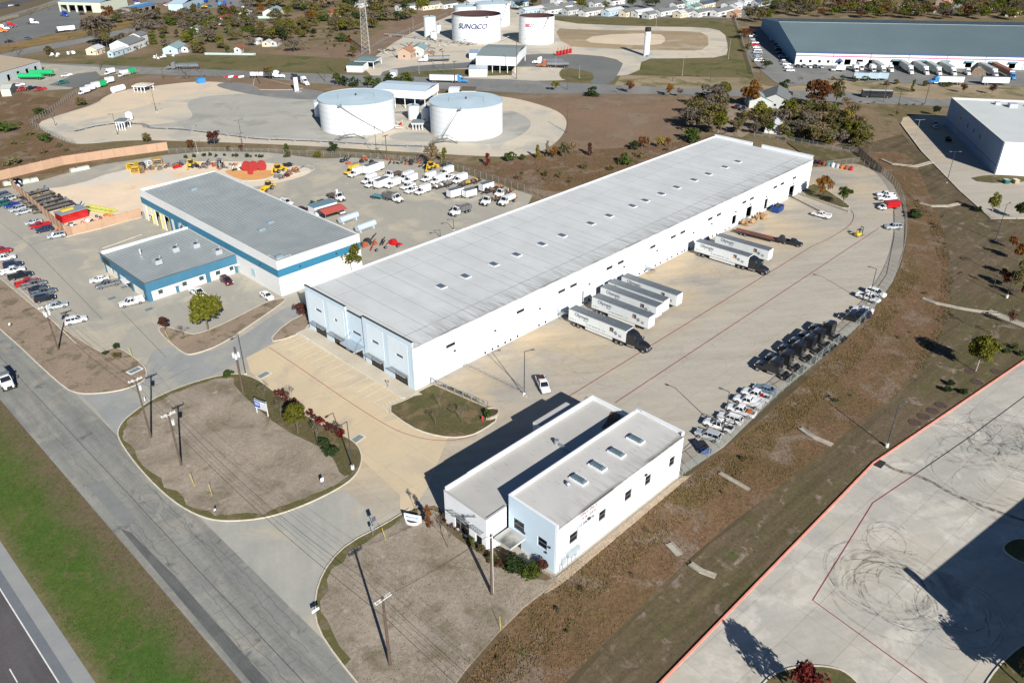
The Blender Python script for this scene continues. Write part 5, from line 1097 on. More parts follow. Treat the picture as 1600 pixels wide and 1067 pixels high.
part('frame',MB().box(0,Lf,-1.25,-1.2,.75,1.05).box(0,Lf,1.2,1.25,.75,1.05).box(0,Lf+1.6,-.3,.3,.65,.94).box(Lf-.2,Lf+2.4,-.5,.5,1.03,1.5),plastic,t)
for x in (2.4,3.6):wheels(t,(x,),1.25,.4,.5)
part('equipment',MB().loft([[(Lf+.2,-.9,1.1),(Lf+2.6,-.9,1.1),(Lf+2.6,.9,1.1),(Lf+.2,.9,1.1)],[(Lf+1,-.6,2.6),(Lf+1.9,-.6,2.6),(Lf+1.9,.6,2.6),(Lf+1,.6,2.6)]]),plastic,t)
veh('pickup','black',(1238,379),(38,8),'black pickup towing the red-decked flatbed trailer',None,'bk')
x,y=G(1214,331);t=thing('dumpster','open blue dumpster by the far dock doors','dumpster',(x,y,gz(x,y)),R(5))
mb=MB()
for s in (-1,1):mb.box(-2,2,s*1.15,s*1.25,.2,1.9)
mb.box(-2.1,-2.0,-1.25,1.25,.2,1.9).box(2.0,2.1,-1.25,1.25,.2,1.9).box(-2,2,-1.15,1.15,.2,.3)
part('container',mb,pmat('dumpster_blue',(.012,.05,.20),.5),t);part('rubbish',MB().loft([[(-1.9,-1.1,.31),(1.9,-1.1,.31),(1.9,1.1,.31),(-1.9,1.1,.31)],[(-1,-.5,2.0),(.9,-.6,1.9),(1,.5,2.1),(-.8,.6,1.8)]]),plastic,t)
x,y=G(1097,705);t=thing('utility_trailer','small blue open trailer with black lid beside the silver car','trailer',(x,y,gz(x,y)),R(60))
mb=MB();mb.box(-1.6,1.2,-.85,-.75,.5,1.3).box(-1.6,1.2,.75,.85,.5,1.3).box(-1.7,-1.6,-.85,.85,.5,1.3).box(1.2,1.3,-.85,.85,.5,1.3).box(-1.6,1.2,-.74,.74,.45,.6)
part('tub',mb,pmat('tub_blue',(.01,.06,.30),.4),t);part('lid',MB().box(-.9,1.25,-.7,.8,1.31,1.45),plastic,t);part('drawbar',MB().box(1.3,2.7,-.06,.06,.5,.6),plastic,t);wheels(t,(-.2,),1.05,.32,.2)
card=pmat('cardboard',(.36,.22,.11),.9,var=.25,objvar=.25)
for j,(px,py,n,lb)in enumerate([(1188,343,9,'brown cardboard heap between the red flatbed and the dumpster'),(1166,351,8,'rounded brown crates at the tail of the red-decked flatbed')]):
 x,y=G(px,py);t=thing('cardboard_pile',lb,'cardboard pile',(x,y,gz(x,y)),R(10));r=random.Random(j)
 for k in range(n*2):
  a,b,h=r.uniform(-2.4,2.4),r.uniform(-1.2,1.2),r.uniform(0,1.0);o=part('box',MB().box(-.6,.6,-.4,.4,0,.5),card,t,(a,b,h));o.rotation_euler=(r.uniform(-.3,.3),r.uniform(-.3,.3),r.uniform(0,3))
gW='cars parked in the west lot row by the verge'
for k,c,p,h,lb,ex in [('pickup','red',(0,392),(34,-5),'red pickup cut off by the picture edge in the verge row',None),('pickup','white',(6,403),(34,-6),'white pickup next to the cut-off red one in the verge row',None),('suv','navy',(20,413),(34,-7),'dark blue car behind the white pickup with an open dark bed',None),('pickup','white',(20,422.5),(34,-7),'white pickup with dark open bed between two dark vehicles','w2'),('pickup','black',(32,430),(34,-8),'black off-road pickup on big tyres in the verge row','bk'),('pickup','red',(43,441),(34,-8),'red pickup half hidden beside the grey one in the verge row',None),('pickup','grey',(53,444),(34,-8),'grey pickup between the red pickup and a black sedan',None),('sedan','black',(60,450.5),(34,-8),'black sedan squeezed between grey and slate pickups',None),('pickup','slate',(68,456),(34,-8),'slate blue pickup with silver bed in the verge row',None),('suv','black',(70,465.5),(34,-7),'black car at the near end of the tight verge row',None),('suv','silver',(88.5,477),(34,-7),'silver minivan-like car standing by itself near the utility pole',None),('suv','white',(118,499.5),(34,-8),'white car parked alone under the power line at the lot corner',None)]:
 veh(k,c,p,h,lb,gW,ex)
gW2='cars parked along the tan yard wall'
for k,c,p,h,lb,ex in [('suv','slate',(2,305),(-30,8),'dark car cut by the picture edge at the far end of the wall row',None),('suv','silver',(12,311),(-30,8),'silver green car second from the far end of the wall row','rails'),('suv','green',(4,318),(-30,8),'dark green car cut by the picture edge beside the blue sedan',None),('sedan','blue',(18,320),(-30,8),'bright blue sedan in the wall row',None),('suv','silver',(27,326),(-30,8),'silver car next to the bright blue sedan',None),('sedan','silver',(36,330.5),(-30,7),'silver sedan before the gap in the wall row',None),('sedan','silver',(52,346),(-30,6),'pale car with dark roof next to the red pickup by the wall',None),('pickup','red',(62,352),(-30,6),'bright red pickup parked against the tan wall',None),('suv','navy',(69,358.5),(-30,6),'navy car beside the red pickup by the tan wall',None),('suv','silver',(88,367.5),(-30,5),'silver hatchback at the corner end of the tan wall','rails')]:
 veh(k,c,p,h,lb,gW2,ex)
for k,c,p,h,lb,ex in [('sedan','white',(155,435.5),(-30,5),'white sedan at the front of the blue office',None),('pickup','grey',(168,443.5),(-34,8),'dark grey pickup next to the white sedan by the blue office',None),('pickup','white',(205,471.5),(-34,8),'white service pickup with side tool boxes at the blue office corner','tools'),('pickup','white',(309,456.5),(24,13),'white pickup with black open bed behind the big green tree',None),('suv','maroon',(354,438),(20,15),'dark maroon car beside the blue office windows',None),('sedan','white',(416.5,461),(18,11),'white sedan with dark sunroof by the shop wall',None)]:
 veh(k,c,p,h,lb,'cars around the blue office',ex)
t=veh('dump','white',(6,592),(10,34),'white open dump truck driving along the frontage road',None,'empty',z=1.6,ang=R(-92))
gB='white service vans in the back lot'
B1=(-30,11)
vs=[('van','white',(555,270),'leftmost-standing tall white service van beside the box trailer'),('van','white',(588,262.5),'white high-roof van with ladder side behind the first row'),('van','white',(576,280),'white service van nosed out behind the open white box trailer'),('van','white',(582,286),'white service van directly in front of another, left of the box trailer'),('van','white',(613,287),'white service van in the middle of the front row by the grey-roofed trailer'),('van','white',(634,276),'white van tucked in the second row behind the black dump bed'),('van','white',(640,280),'white van beside the tucked second-row van'),('van','white',(660,297),'white service van at the nearest corner of the parked fleet'),('van','white',(669,277),'white service van in the back row with rounded body'),('van','white',(683,281),'white van next to the bucket-laden trailer'),('van','white',(697,268),'white high van at the back near the tree'),('van','white',(718,279.5),'white service van beside the loaded equipment trailer')]
for k,c,p,lb in vs:veh(k,c,p,B1,lb,gB,None,z=1.3)
for k,c,p,h,lb,ex in [('pickup','white',(637,289),B1,'white utility pickup with open bed in the fleet front row',None),('pickup','white',(644,295),B1,'white flat pickup next to the nearest van','w2'),('pickup','white',(701,276),B1,'white pickup between the back vans','w2'),('flat','white',(613,272.5),B1,'white stake-bed truck among the vans',None),('van','yellow',(549,266),B1,'yellow truck standing behind the first white van',None),('dump','white',(718,329),(-30,10),'white dump truck with dark bed alone near the warehouse roof edge',None),('flat','white',(792,313),(-26,12),'white water tank truck with orange pump by the fence','tanker'),('flat','white',(764,312.5),(-28,14),'white truck with loaded flat bed beside the tank truck','junk'),('flat','white',(786,301),(-28,10),'white truck behind the tank truck at the fence','junk'),('dump','white',(615,309),(28,8),'white dump truck towing a small green trailer',None),('flat','white',(526,307),(26,10),'white crane truck with empty brown flatbed','crane'),('pickup','white',(529,327),(24,12),'white pickup parked next to the red canopy',None),('sedan','maroon',(472,325),(24,11),'maroon car behind the shop roof edge',None),('pickup','white',(446,314),(26,8),'white pickup behind the shop roof edge','tools')]:
 veh(k,c,p,h,lb,'trucks in the back lot',ex,z=1.3)
def boxtrailer(px,L_,hint,label,h=2.6,z0=.7,mat_=None,group='enclosed white trailers in the back lot',axle=(.42,.58)):
 x,y=G(px[0],px[1],(z0+h)/2);u=G(px[0]+hint[0],px[1]+hint[1],(z0+h)/2);ang=math.atan2(u[1]-y,u[0]-x)
 t=thing('enclosed_trailer',label,'trailer',(x,y,gz(x,y)),ang,group);m=mat_ or paint('white')
 part('box_body',MB().box(-L_/2,L_/2,-1.15,1.15,z0,h),m,t);part('roof_panel',MB().box(-L_/2+.05,L_/2-.05,-1.1,1.1,h+.002,h+.03),pmat('trailer_roof',(.16,.185,.205),.5),t)
 part('corner_trim',MB().box(-L_/2-.02,-L_/2+.08,-1.18,-1.155,z0,h).box(L_/2-.08,L_/2+.02,-1.18,-1.155,z0,h).box(-L_/2-.02,-L_/2+.08,1.155,1.18,z0,h).box(L_/2-.08,L_/2+.02,1.155,1.18,z0,h),rim,t)
 part('drawbar',MB().box(L_/2,L_/2+1.4,-.08,.08,.5,.65),plastic,t);wheels(t,[L_*(a-.5)for a in axle],1.18,.36,.22);return t
boxtrailer((580,263),6.0,(-30,10),'tall white enclosed trailer behind the yellow truck',3.4)
boxtrailer((597,285),6.0,(-30,11),'white enclosed trailer with dark grey roof inside the van rows',3.0)
boxtrailer((711.5,300.5),5.6,(-30,8),'white enclosed trailer standing apart, nearest the vans',3.0)
boxtrailer((733.5,301),4.6,(-30,8),'smaller white enclosed trailer beside its longer twin',2.8)
boxtrailer((760,291),5.0,(-30,9),'white enclosed trailer next to orange machinery by the fence',3.0)
def opentrailer(px,L_,hint,label,load=0,name='equipment_trailer',seed=0,mats=None,group=None,deck=None):
 x,y=G(px[0],px[1],.8);u=G(px[0]+hint[0],px[1]+hint[1],.8);ang=math.atan2(u[1]-y,u[0]-x)
 t=thing(name,label,'trailer',(x,y,gz(x,y)),ang,group);r=random.Random(seed)
 part('deck',MB().box(-L_/2,L_/2,-1.1,1.1,.7,.85),deck or pmat('deck_wood',(.11,.085,.07),.9),t)
 part('frame',MB().box(-L_/2,L_/2,-1.2,-1.11,.6,.9).box(-L_/2,L_/2,1.11,1.2,.6,.9).box(L_/2,L_/2+1.8,-.12,.12,.6,.8),plastic,t)
 wheels(t,(-L_*.12,-L_*.12-.9),1.3,.38,.22)
 for k in range(load):
  a=-L_/2+.6+(L_-1.2)*k/max(1,load-1);h=r.uniform(.3,1.3);w_=r.uniform(.3,.8)
  mm=r.choice(mats or [paint('yellow'),plastic,paint('orange'),paint('grey')])
  b=MB();rr2=r.random()
  if rr2<.4:b.loft([[(a-.5,-w_,.86),(a+.5,-w_,.86),(a+.5,w_,.86),(a-.5,w_,.86)],[(a-.3,-w_*.6,.86+h),(a+.25,-w_*.6,.86+h),(a+.25,w_*.6,.86+h*.9),(a-.3,w_*.6,.86+h*.9)]])
  elif rr2<.7:b.beam((a-.8,-w_,.95),(a+.9,w_,.95+h),.2,.2);b.box(a-.3,a+.3,-w_,w_,.86,1.3)
  else:b.tube((a,-w_,1.2),(a,w_,1.2),.35,n=10)
  part('equipment',b,mm,t)
 return t
opentrailer((590,307),4.2,(20,4),'small green-decked trailer behind a dump truck',deck=paint('teal'))
opentrailer((735,285),8.5,(-30,9),'long trailer heaped with yellow and red drill equipment',9,seed=3,mats=[pmat('worn_yellow',(.45,.31,.05),.8),paint('maroon'),plastic,pmat('rusty_steel',(.16,.10,.065),.9)])
opentrailer((771,296),8,(-28,10),'trailer of orange and black drilling machinery near the fence',8,seed=5,mats=[pmat('worn_orange',(.42,.17,.05),.8),plastic,pmat('worn_yellow',(.45,.31,.05),.8),pmat('rusty_steel',(.16,.10,.065),.9)])
opentrailer((692,290),7,(-28,8),'trailer with a white bucket arm among the vans',6,seed=7,mats=[paint('white'),plastic,paint('grey')])
for i,(p,L_,lb)in enumerate([((51,302),10,'dark lowboy trailer with yellow gear, farthest in the fenced yard'),((60,307),10,'weathered flat trailer second from the far end of the fenced yard'),((62,311.5),10,'grey flat trailer with red-tagged end in the fenced yard'),((70,316),11,'weathered trailer with frames stacked on it in the fenced yard'),((80,320),11,'long dark trailer with small orange engine on it'),((88,324),11,'long bare trailer nearest the red shed')]):
 opentrailer(p,L_,(-30,8),lb,[5,3,2,5,4,1][i],seed=20+i,group='equipment trailers in the fenced yard',mats=[plastic,paint('grey'),pmat('grey_deck',(.19,.17,.145),.9),pmat('rusty_steel',(.16,.10,.065),.9),pmat('worn_ochre',(.25,.17,.05),.8)],deck=pmat('grey_deck',(.19,.17,.145),.9,var=.2))
# ============================================================ TANK TERMINALS
tkw=pmat('tank_white',(.74,.78,.80),.45,var=.03,scale=.15);tkr=pmat('tank_roof_paint',(.48,.60,.66),.5,var=.06,scale=.2);rust=pmat('rust_roof',(.06,.03,.03),.9,var=.3)
def depth(x,y,z=0):return Vector((x,y,z-CAMH)).dot(FW)
def tank(front,halfpx,toppy,label,roof='flat',n=64,stair=None,group=None,name='storage_tank'):
 x,y=G(*front);k=depth(x,y);r=halfpx*k/FPX
 for _ in range(4):d=math.hypot(x,y);cx,cy=x+x/d*r,y+y/d*r;r=halfpx*depth(cx,cy)/FPX
 h=hgt(front,toppy);az=math.atan2(-cy,-cx);g=gz(cx,cy)
 t=thing(name,label,'tank',(cx,cy,g),az,group)
 mb=MB();V=[(r*math.cos(2*math.pi*k/n),r*math.sin(2*math.pi*k/n))for k in range(n)]
 rows=5
 for q in range(rows):
  z0,z1=h*q/rows,h*(q+1)/rows
  for k in range(n):a,b=V[k],V[(k+1)%n];mb.poly([(*a,z0),(*b,z0),(*b,z1),(*a,z1)])
 part('shell',mb,tkw,t,smooth=True)
 if roof=='flat':
  mb=MB();mb.faces([(a*.995,b*.995,h-.02)for a,b in V]+[(0,0,h+r*.035)],[(k,(k+1)%n,n)for k in range(n)]);part('roof',mb,tkr,t)
  mb=MB()
  for rr_ in (r*.55,):
   Q=[(rr_*math.cos(2*math.pi*k/6),rr_*math.sin(2*math.pi*k/6))for k in range(6)]
   for k in range(5):mb.beam((*Q[k],h+r*.018),(*Q[k+1],h+r*.018),.12,.1)
  part('roof_pipe',mb,stl,t);part('roof_vent',MB().cyl(0,0,h+r*.03,h+r*.03+.9,.35,10),dstl,t)
 else:
  mb=MB();mb.faces([(a*.99,b*.99,h*.80)for a,b in V],[tuple(range(n))]);part('floating_roof',mb,rust,t)
  mb=MB()
  for k in range(n):a,b=V[k],V[(k+1)%n];mb.poly([(a[0]*.985,a[1]*.985,h-.0),(a[0]*.985,a[1]*.985,h*.8),(b[0]*.985,b[1]*.985,h*.8),(b[0]*.985,b[1]*.985,h)])
  part('inner_shell',mb,rust,t)
 mb=MB();m2=MB()
 for k in range(n):a,b=V[k],V[(k+1)%n];mb.beam((a[0]*1.004,a[1]*1.004,h),(b[0]*1.004,b[1]*1.004,h),.22,.18)
 part('rim_ring',mb,tkr if roof=='flat' else tkw,t)
 if stair:
  a0,a1=stair;m=MB();N_=26
  P=[((r+.35)*math.cos(R(a0+(a1-a0)*k/N_)),(r+.35)*math.sin(R(a0+(a1-a0)*k/N_)),.3+(h-.3)*k/N_)for k in range(N_+1)]
  for k in range(N_):m.beam(P[k],P[k+1],.7,.18);m2.beam((P[k][0]*1.02,P[k][1]*1.02,P[k][2]+1),(P[k+1][0]*1.02,P[k+1][1]*1.02,P[k+1][2]+1),.06,.06)
  part('spiral_stair',m,pmat('stair_grey',(.30,.31,.32),.6),t);part('stair_rail',m2,stl,t)
  part('stair_platform',MB().box(-1.2,1.2,-.8,.8,-.1,.05).beam((-1.2,-.8,1),(1.2,-.8,1),.06,.06).beam((-1.2,.8,1),(1.2,.8,1),.06,.06).beam((-1.2,.8,0),(-1.2,.8,1),.06,.06).beam((1.2,.8,0),(1.2,.8,1),.06,.06),stl,t,loc=(P[-1][0],P[-1][1],h))
 mb=MB()
 for q in range(1,rows+1):
  z=h*q/(rows+1)
  for k in range(n):a,b=V[k],V[(k+1)%n];mb.poly([(a[0]*1.0015,a[1]*1.0015,z),(b[0]*1.0015,b[1]*1.0015,z),(b[0]*1.0015,b[1]*1.0015,z+.09),(a[0]*1.0015,a[1]*1.0015,z+.09)])
 part('weld_seam',mb,pmat('weld_grey',(.50,.54,.56),.6,var=.3),t)
 part('base_ring',MB().cyl(0,0,0,.18,r+.6,n),conc,t)
 aa=R(28);part('level_gauge',MB().tube(((r+.1)*math.cos(aa),(r+.1)*math.sin(aa),0),((r+.1)*math.cos(aa),(r+.1)*math.sin(aa),h+.4),.09),stl,t)
 return t,r,h
t1,r1_,h1_=tank((562,213),57.5,165.5,'big white fuel tank with blue-grey roof, nearer the road and white stack',stair=(38,-25))
t2,r2_,h2_=tank((730,221.5),56,171,'big white fuel tank with blue-grey roof, beside the curved gravel bank',stair=(-42,-10))
t4,r4_,h4_=tank((770,44),27,8,'tall white tank half hidden behind the lettered open-top tank',stair=(20,50))
t3,r3_,h3_=tank((745,69),38,27.5,'large white open-top tank with slanted navy lettering and dark rusty inside','open',stair=(-28,25))
t5,r5_,h5_=tank((838,71.5),27.5,28.8,'white open-top tank with a small red and navy emblem','open',stair=(-5,38))
tank((730,42),20,12,'grey-shaded tank peeking out behind the open-top lettered tank',n=40)
tank((672.5,60),9.5,28,'slim upright white tank standing left of the open-top lettered tank',n=32)
tank((685.5,53),4,40,'small white tank between the slim tank and the lettered tank',n=24)
tank((677.5,64),5.2,51,'small white tank just in front of the slim upright tank',n=24)
tank((500,184),7.5,160.5,'narrow white tank touching the big tank on its stack side',n=32)
tank((647,189),9,167,'small white tank standing between the two big tanks',n=32)
tank((668,192),9,170,'small blue-shaded tank behind the second big tank',n=32)
def curved_text(t,s,size,ang0,z,r,m,xs=1.0,shear=.18):
 o=text_part('lettering',s,size,m,t,Matrix.Identity(4),extrude=.01,bold=size*.022)
 for v in o.data.vertices:
  x=(v.co.x+v.co.y*shear)*xs;a=ang0+x/r;rr_=r+.16+v.co.z;v.co=(rr_*math.cos(a),rr_*math.sin(a),z+v.co.y)
navy=pmat('navy_lettering',(.02,.025,.12),.5);rdl=pmat('emblem_red',(.60,.02,.06),.5)
curved_text(t3,'SUNOCO',4.2,R(-45),h3_*.56,r3_,navy,xs=1.08,shear=.25);curved_text(t3,'LP',2.2,R(-4),h3_*.56,r3_,navy)
mb=MB()
for k,(a,b,z0,z1)in enumerate([(-38,-22,.66,.69),(-38,-24,.70,.73),(-38,-20,.74,.765)]):
 n=5
 for q in range(n):
  f=lambda u,z:((r5_+.05)*math.cos(R(a+(b-a)*u)),(r5_+.05)*math.sin(R(a+(b-a)*u)),z*h5_)
  mb.poly([f(q/n,z0),f((q+1)/n,z0),f((q+1)/n,z1),f(q/n,z1)])
part('emblem',mb,rdl,t5);
mb=MB()
for k in range(7):
 f=lambda u,z:((r5_+.06)*math.cos(R(-21+u*3)),(r5_+.06)*math.sin(R(-21+u*3)),z*h5_)
 z=.665+.05*(k%2)+k*.012;mb.poly([f(k,z),f(k+.8,z),f(k+.8,z+.04),f(k,z+.04)])
part('emblem_accent',mb,navy,t5)
def stack(base,toppy,rpx,label,cat='flare stack'):
 x,y=G(*base);h=hgt(base,toppy);r=rpx*depth(x,y)/FPX
 t=thing('vapor_stack',label,cat,(x,y,gz(x,y)));part('column',MB().cyl(0,0,0,h*.86,r,20),tkw,t,);part('top_band',MB().cyl(0,0,h*.86+.01,h,r*1.02,20),rub,t);part('burner_box',MB().box(-r*1.3,r*1.3,-r*1.8,-r*1.1,0,h*.08),stl,t)
 part('ring',MB().cyl(0,0,h*.78,h*.79,r*1.12,20),stl,t)
stack((464,144),117,3.6,'white vapour stack with black top beside the nearer big tank')
stack((1009.5,88),43.5,4.6,'white vapour stack with black top alone on the far pale pad')
def canopy(name,FL,FR,BLp,h,fas,label,roofm,cat='canopy',posts=4,closed=False,wallm=None,fm=None):
 a,b,c=(Vector((*G(p[0],p[1],h),0))for p in (FL,FR,BLp));L_=(b-a).length;ang=math.atan2((b-a).y,(b-a).x);wd=abs((c-a).dot(Vector((-math.sin(ang),math.cos(ang),0))))
 t=thing(name,label,cat,(a.x,a.y,gz(a.x+.5,a.y+.5)),ang)
 part('roof',MB().faces([(-.2,-.2,h+.05),(L_+.2,-.2,h+.05),(L_+.2,wd/2,h+.05+wd*.04),(-.2,wd/2,h+.05+wd*.04),(L_+.2,wd+.2,h+.05),(-.2,wd+.2,h+.05)],[(0,1,2,3),(3,2,4,5)]),roofm,t)
 if closed:part('wall',MB().box(0,L_,0,wd,0,h),wallm or whp,t)
 else:
  part('fascia',MB().box(-.15,L_+.15,-.15,0,h-fas,h+.04).box(-.15,L_+.15,wd,wd+.15,h-fas,h+.04).box(-.15,-.0,.01,wd-.01,h-fas,h+.04).box(L_,L_+.15,.01,wd-.01,h-fas,h+.04),fm or whp,t)
  for k in range(posts):
   for yy in (.3,wd-.5):part('post',MB().box(.3+(L_-.9)*k/(posts-1),.6+(L_-.9)*k/(posts-1),yy,yy+.3,0,h-.05),whp,t)
 return t,L_,wd
canopy('loading_canopy',(583,139),(664,144),(600,126),8.0,3.4,'long white loading canopy behind and between the two big tanks',pmat('canopy_blue_white',(.50,.60,.68),.5),posts=6)
canopy('truck_rack_canopy',(744,88),(806,90),(763,70),8.5,4.6,'wide grey-roofed truck loading rack in front of the lettered tanks',pmat('rack_roof',(.22,.27,.27),.6),posts=6)
canopy('utility_building',(732.5,109),(761,109),(735,102),3.6,0,'small white utility building beside the far station road',pmat('shed_roof',(.45,.52,.58),.5),'building',closed=True)
canopy('gatehouse',(733,84),(747,84),(735,78),3.2,0,'little white gatehouse with blue roof beside the grey-roofed loading rack',pmat('blue_shed_roof',(.25,.36,.48),.5),'building',closed=True)
canopy('pump_house',(541,103),(566,103.5),(547,96),3.4,0,'white pump house with dark green roof at the terminal corner',pmat('green_roof',(.09,.14,.13),.6),'building',closed=True)
canopy('carport',(554,96),(584,97),(560,88),3.8,.3,'open carport with teal roof behind the white pump house',pmat('teal_shed_roof',(.17,.25,.25),.5),'carport')
canopy('storage_box',(608,114),(618,114),(609,109),2.6,0,'pale small equipment box at the terminal drive mouth',pmat('shed_roof',(.45,.52,.58),.5),'shed',closed=True)
canopy('switch_house',(721,142.5),(743,142.5),(722,136),3.2,0,'beige flat-roofed switch house by the road behind the second big tank',pmat('brown_flat_roof',(.12,.10,.08),.8),'building',closed=True,wallm=pmat('beige_wall',(.42,.38,.26),.8))
canopy('white_shed',(701,142.5),(717,142.5),(703,136),3.0,0,'white shed next to the beige switch house',whp,'shed',closed=True)
canopy('pump_shelter',(643,193),(661,193),(644,187),3.0,.5,'small pump shelter on the gravel between the two big tanks',pmat('shelter_roof',(.20,.23,.24),.6),'shelter')
canopy('metering_shelter',(178,191),(194,191),(181,185),3.6,.3,'small grey shelter on the pipeline in the open gravel',pmat('shelter_roof2',(.17,.21,.21),.6),'shelter')
canopy('shade_shelter',(206,135),(225,136),(209,129),3.0,.3,'cream open shade shelter at the edge of the sandy pad',pmat('cream_roof',(.70,.64,.48),.6),'shelter')
x,y=G(186,144);single('tank_vessel',MB().tube((x-3.2,y-1,1.6),(x+3.2,y+1.4,1.6),1.5,n=14),whp,'white horizontal tank lying near the cream shade shelter','tank')
x,y=G(203,188);t=thing('round_vessel','white round vessel beside the grey pipeline shelter','tank',(x,y,gz(x,y)));part('vessel',MB().cyl(0,0,.4,3.0,1.5,16).cyl(0,0,3.0,3.6,1.5,16,r1=.6),whp,t)
x,y=G(314,130);single('blue_container',MB().box(x-2,x+2,y-1.5,y+1.5,gz(x,y),2.6),paint('sky'),'bright blue box at the top edge of the sandy pad','container')
def pipe_run(P,label,n=3,z=.7,sp=.55,step=9):
 P=GP(P);t=thing('pipeline',label,'pipeline',(P[0][0],P[0][1],gz(*P[0])));X,Y=P[0]
 for k in range(n):
  mb=MB()
  for a,b in zip(P,P[1:]):
   l=math.hypot(b[0]-a[0],b[1]-a[1]);nx,ny=-(b[1]-a[1])/l*sp*k,(b[0]-a[0])/l*sp*k;mb.tube((a[0]-X+nx,a[1]-Y+ny,z),(b[0]-X+nx,b[1]-Y+ny,z),.15,n=6)
  part('pipe',mb,pmat('pipe_grey',(.27,.275,.27),.5,var=.4),t)
 for a,b in zip(P,P[1:]):
  l=math.hypot(b[0]-a[0],b[1]-a[1]);m=max(1,int(l/step))
  for q in range(m):f=(q+.5)/m;x,y=a[0]+(b[0]-a[0])*f-X,a[1]+(b[1]-a[1])*f-Y;part('pipe_support',MB().box(x-.5,x+.5,y-.5,y+sp*n,0,z-.2),pmat('support_grey',(.22,.23,.23),.8),t)
pipe_run([(118,207),(150,199),(185,194),(220,196),(235,202),(285,204),(400,219),(520,224),(600,229),(670,231)],'long bundle of white pipes running across the gravel in front of the big tanks')
pipe_run([(612,178),(640,176),(668,182)],'short pipes linking the first big tank to the pump shelter',2)
pipe_run([(600,57),(640,60),(700,68),(745,72)],'pipe rack in front of the open-top lettered tank',3,1.4)
pipe_run([(602,176),(625,150),(640,147)],'pipe bridge rising from the big tank to the loading canopy',3,3.0,.8)
mb=MB();r=random.Random(4);tt=thing('pipe_manifold','tangle of pipes and valves between the two big tanks','pipework',(*G(640,195),gz(*G(640,195))))
for k in range(14):a=r.uniform(-9,9);b=r.uniform(-5,5);part('pipe',MB().tube((a,b,.6),(a+r.uniform(-5,5),b+r.uniform(-3,3),.6+r.uniform(0,.8)),.18),pmat('pipe_white',(.55,.56,.54),.5),tt)
part('valve',MB().cyl(-4,1,.2,1.4,.5,8),paint('red'),tt)
tt=thing('pipe_manifold','dense tangle of pipes and valves in front of the lettered open-top tank','pipework',(*G(690,73),gz(*G(690,73))))
for k in range(60):a=r.uniform(-45,45);b=r.uniform(-14,12);part('pipe',MB().beam((a,b,.3),(a+r.uniform(-7,7),b+r.uniform(-5,5),.6+r.uniform(0,3)),.3,.3),r.choice([pmat('pipe_white',(.55,.56,.54),.5),stl,plastic]),tt)
tt=thing('pump_group','red loading arms and pumps beside the far station road','pump',(*G(880,86),gz(*G(880,86))))
for k in range(5):part('pump',MB().box(-6+k*3,-4.6+k*3,-.6,.6,0,2.6).beam((-5.3+k*3,0,2.5),(-3.5+k*3,1,4.2),.25,.25),paint('red'),tt)
def stile(px,label):
 x,y=G(*px);t=thing('pipe_stile',label,'steps',(x,y,gz(x,y)),R(-20))
 mb=MB()
 for s in (-.6,.6):
  mb.beam((-6,s,0),(-2,s,2.4),.12,.2);mb.beam((-2,s,2.4),(2,s,2.4),.12,.2);mb.beam((2,s,2.4),(6,s,0),.12,.2)
  for xx,z in ((-6,0),(-4,1.2),(-2,2.4),(0,2.4),(2,2.4),(4,1.2),(6,0)):mb.beam((xx,s,z),(xx,s,z+1.3),.08,.08)
  mb.beam((-6,s,1.3),(-2,s,3.7),.08,.08);mb.beam((-2,s,3.7),(2,s,3.7),.08,.08);mb.beam((2,s,3.7),(6,s,1.3),.08,.08)
 part('frame',mb,dstl,t)
 for k in range(5):part('tread',MB().box(-2+k*.8,-1.3+k*.8,-.55,.55,2.41,2.46),stl,t)
stile((547,220),'steel step bridge over the pipes at the foot of the first big tank');stile((692,227),'steel step bridge over the pipes at the foot of the second big tank')
x,y=G(574,84);t=thing('lattice_tower','tall slender steel lattice tower rising out of the picture from the brown field','radio tower',(x,y,gz(x,y)));Ht=46;lm=pmat('lattice_steel',(.34,.33,.31),.6)
Wt=lambda z:3.2*(1-z/Ht*.62)
cs_=[(math.cos(R(a)),math.sin(R(a)))for a in (20,140,260)]
for c_,s_ in cs_:part('leg',MB().tube((c_*Wt(0),s_*Wt(0),0),(c_*Wt(Ht),s_*Wt(Ht),Ht),.16),lm,t)
mb=MB();nz=18
for k in range(nz):
 z0,z1=Ht*k/nz,Ht*(k+1)/nz
 for i in range(3):
  a,b=cs_[i],cs_[(i+1)%3];mb.beam((a[0]*Wt(z0),a[1]*Wt(z0),z0),(b[0]*Wt(z1),b[1]*Wt(z1),z1),.12,.12);mb.beam((b[0]*Wt(z0),b[1]*Wt(z0),z0),(a[0]*Wt(z1),a[1]*Wt(z1),z1),.12,.12);mb.beam((a[0]*Wt(z1),a[1]*Wt(z1),z1),(b[0]*Wt(z1),b[1]*Wt(z1),z1),.1,.1)
part('bracing',mb,lm,t)
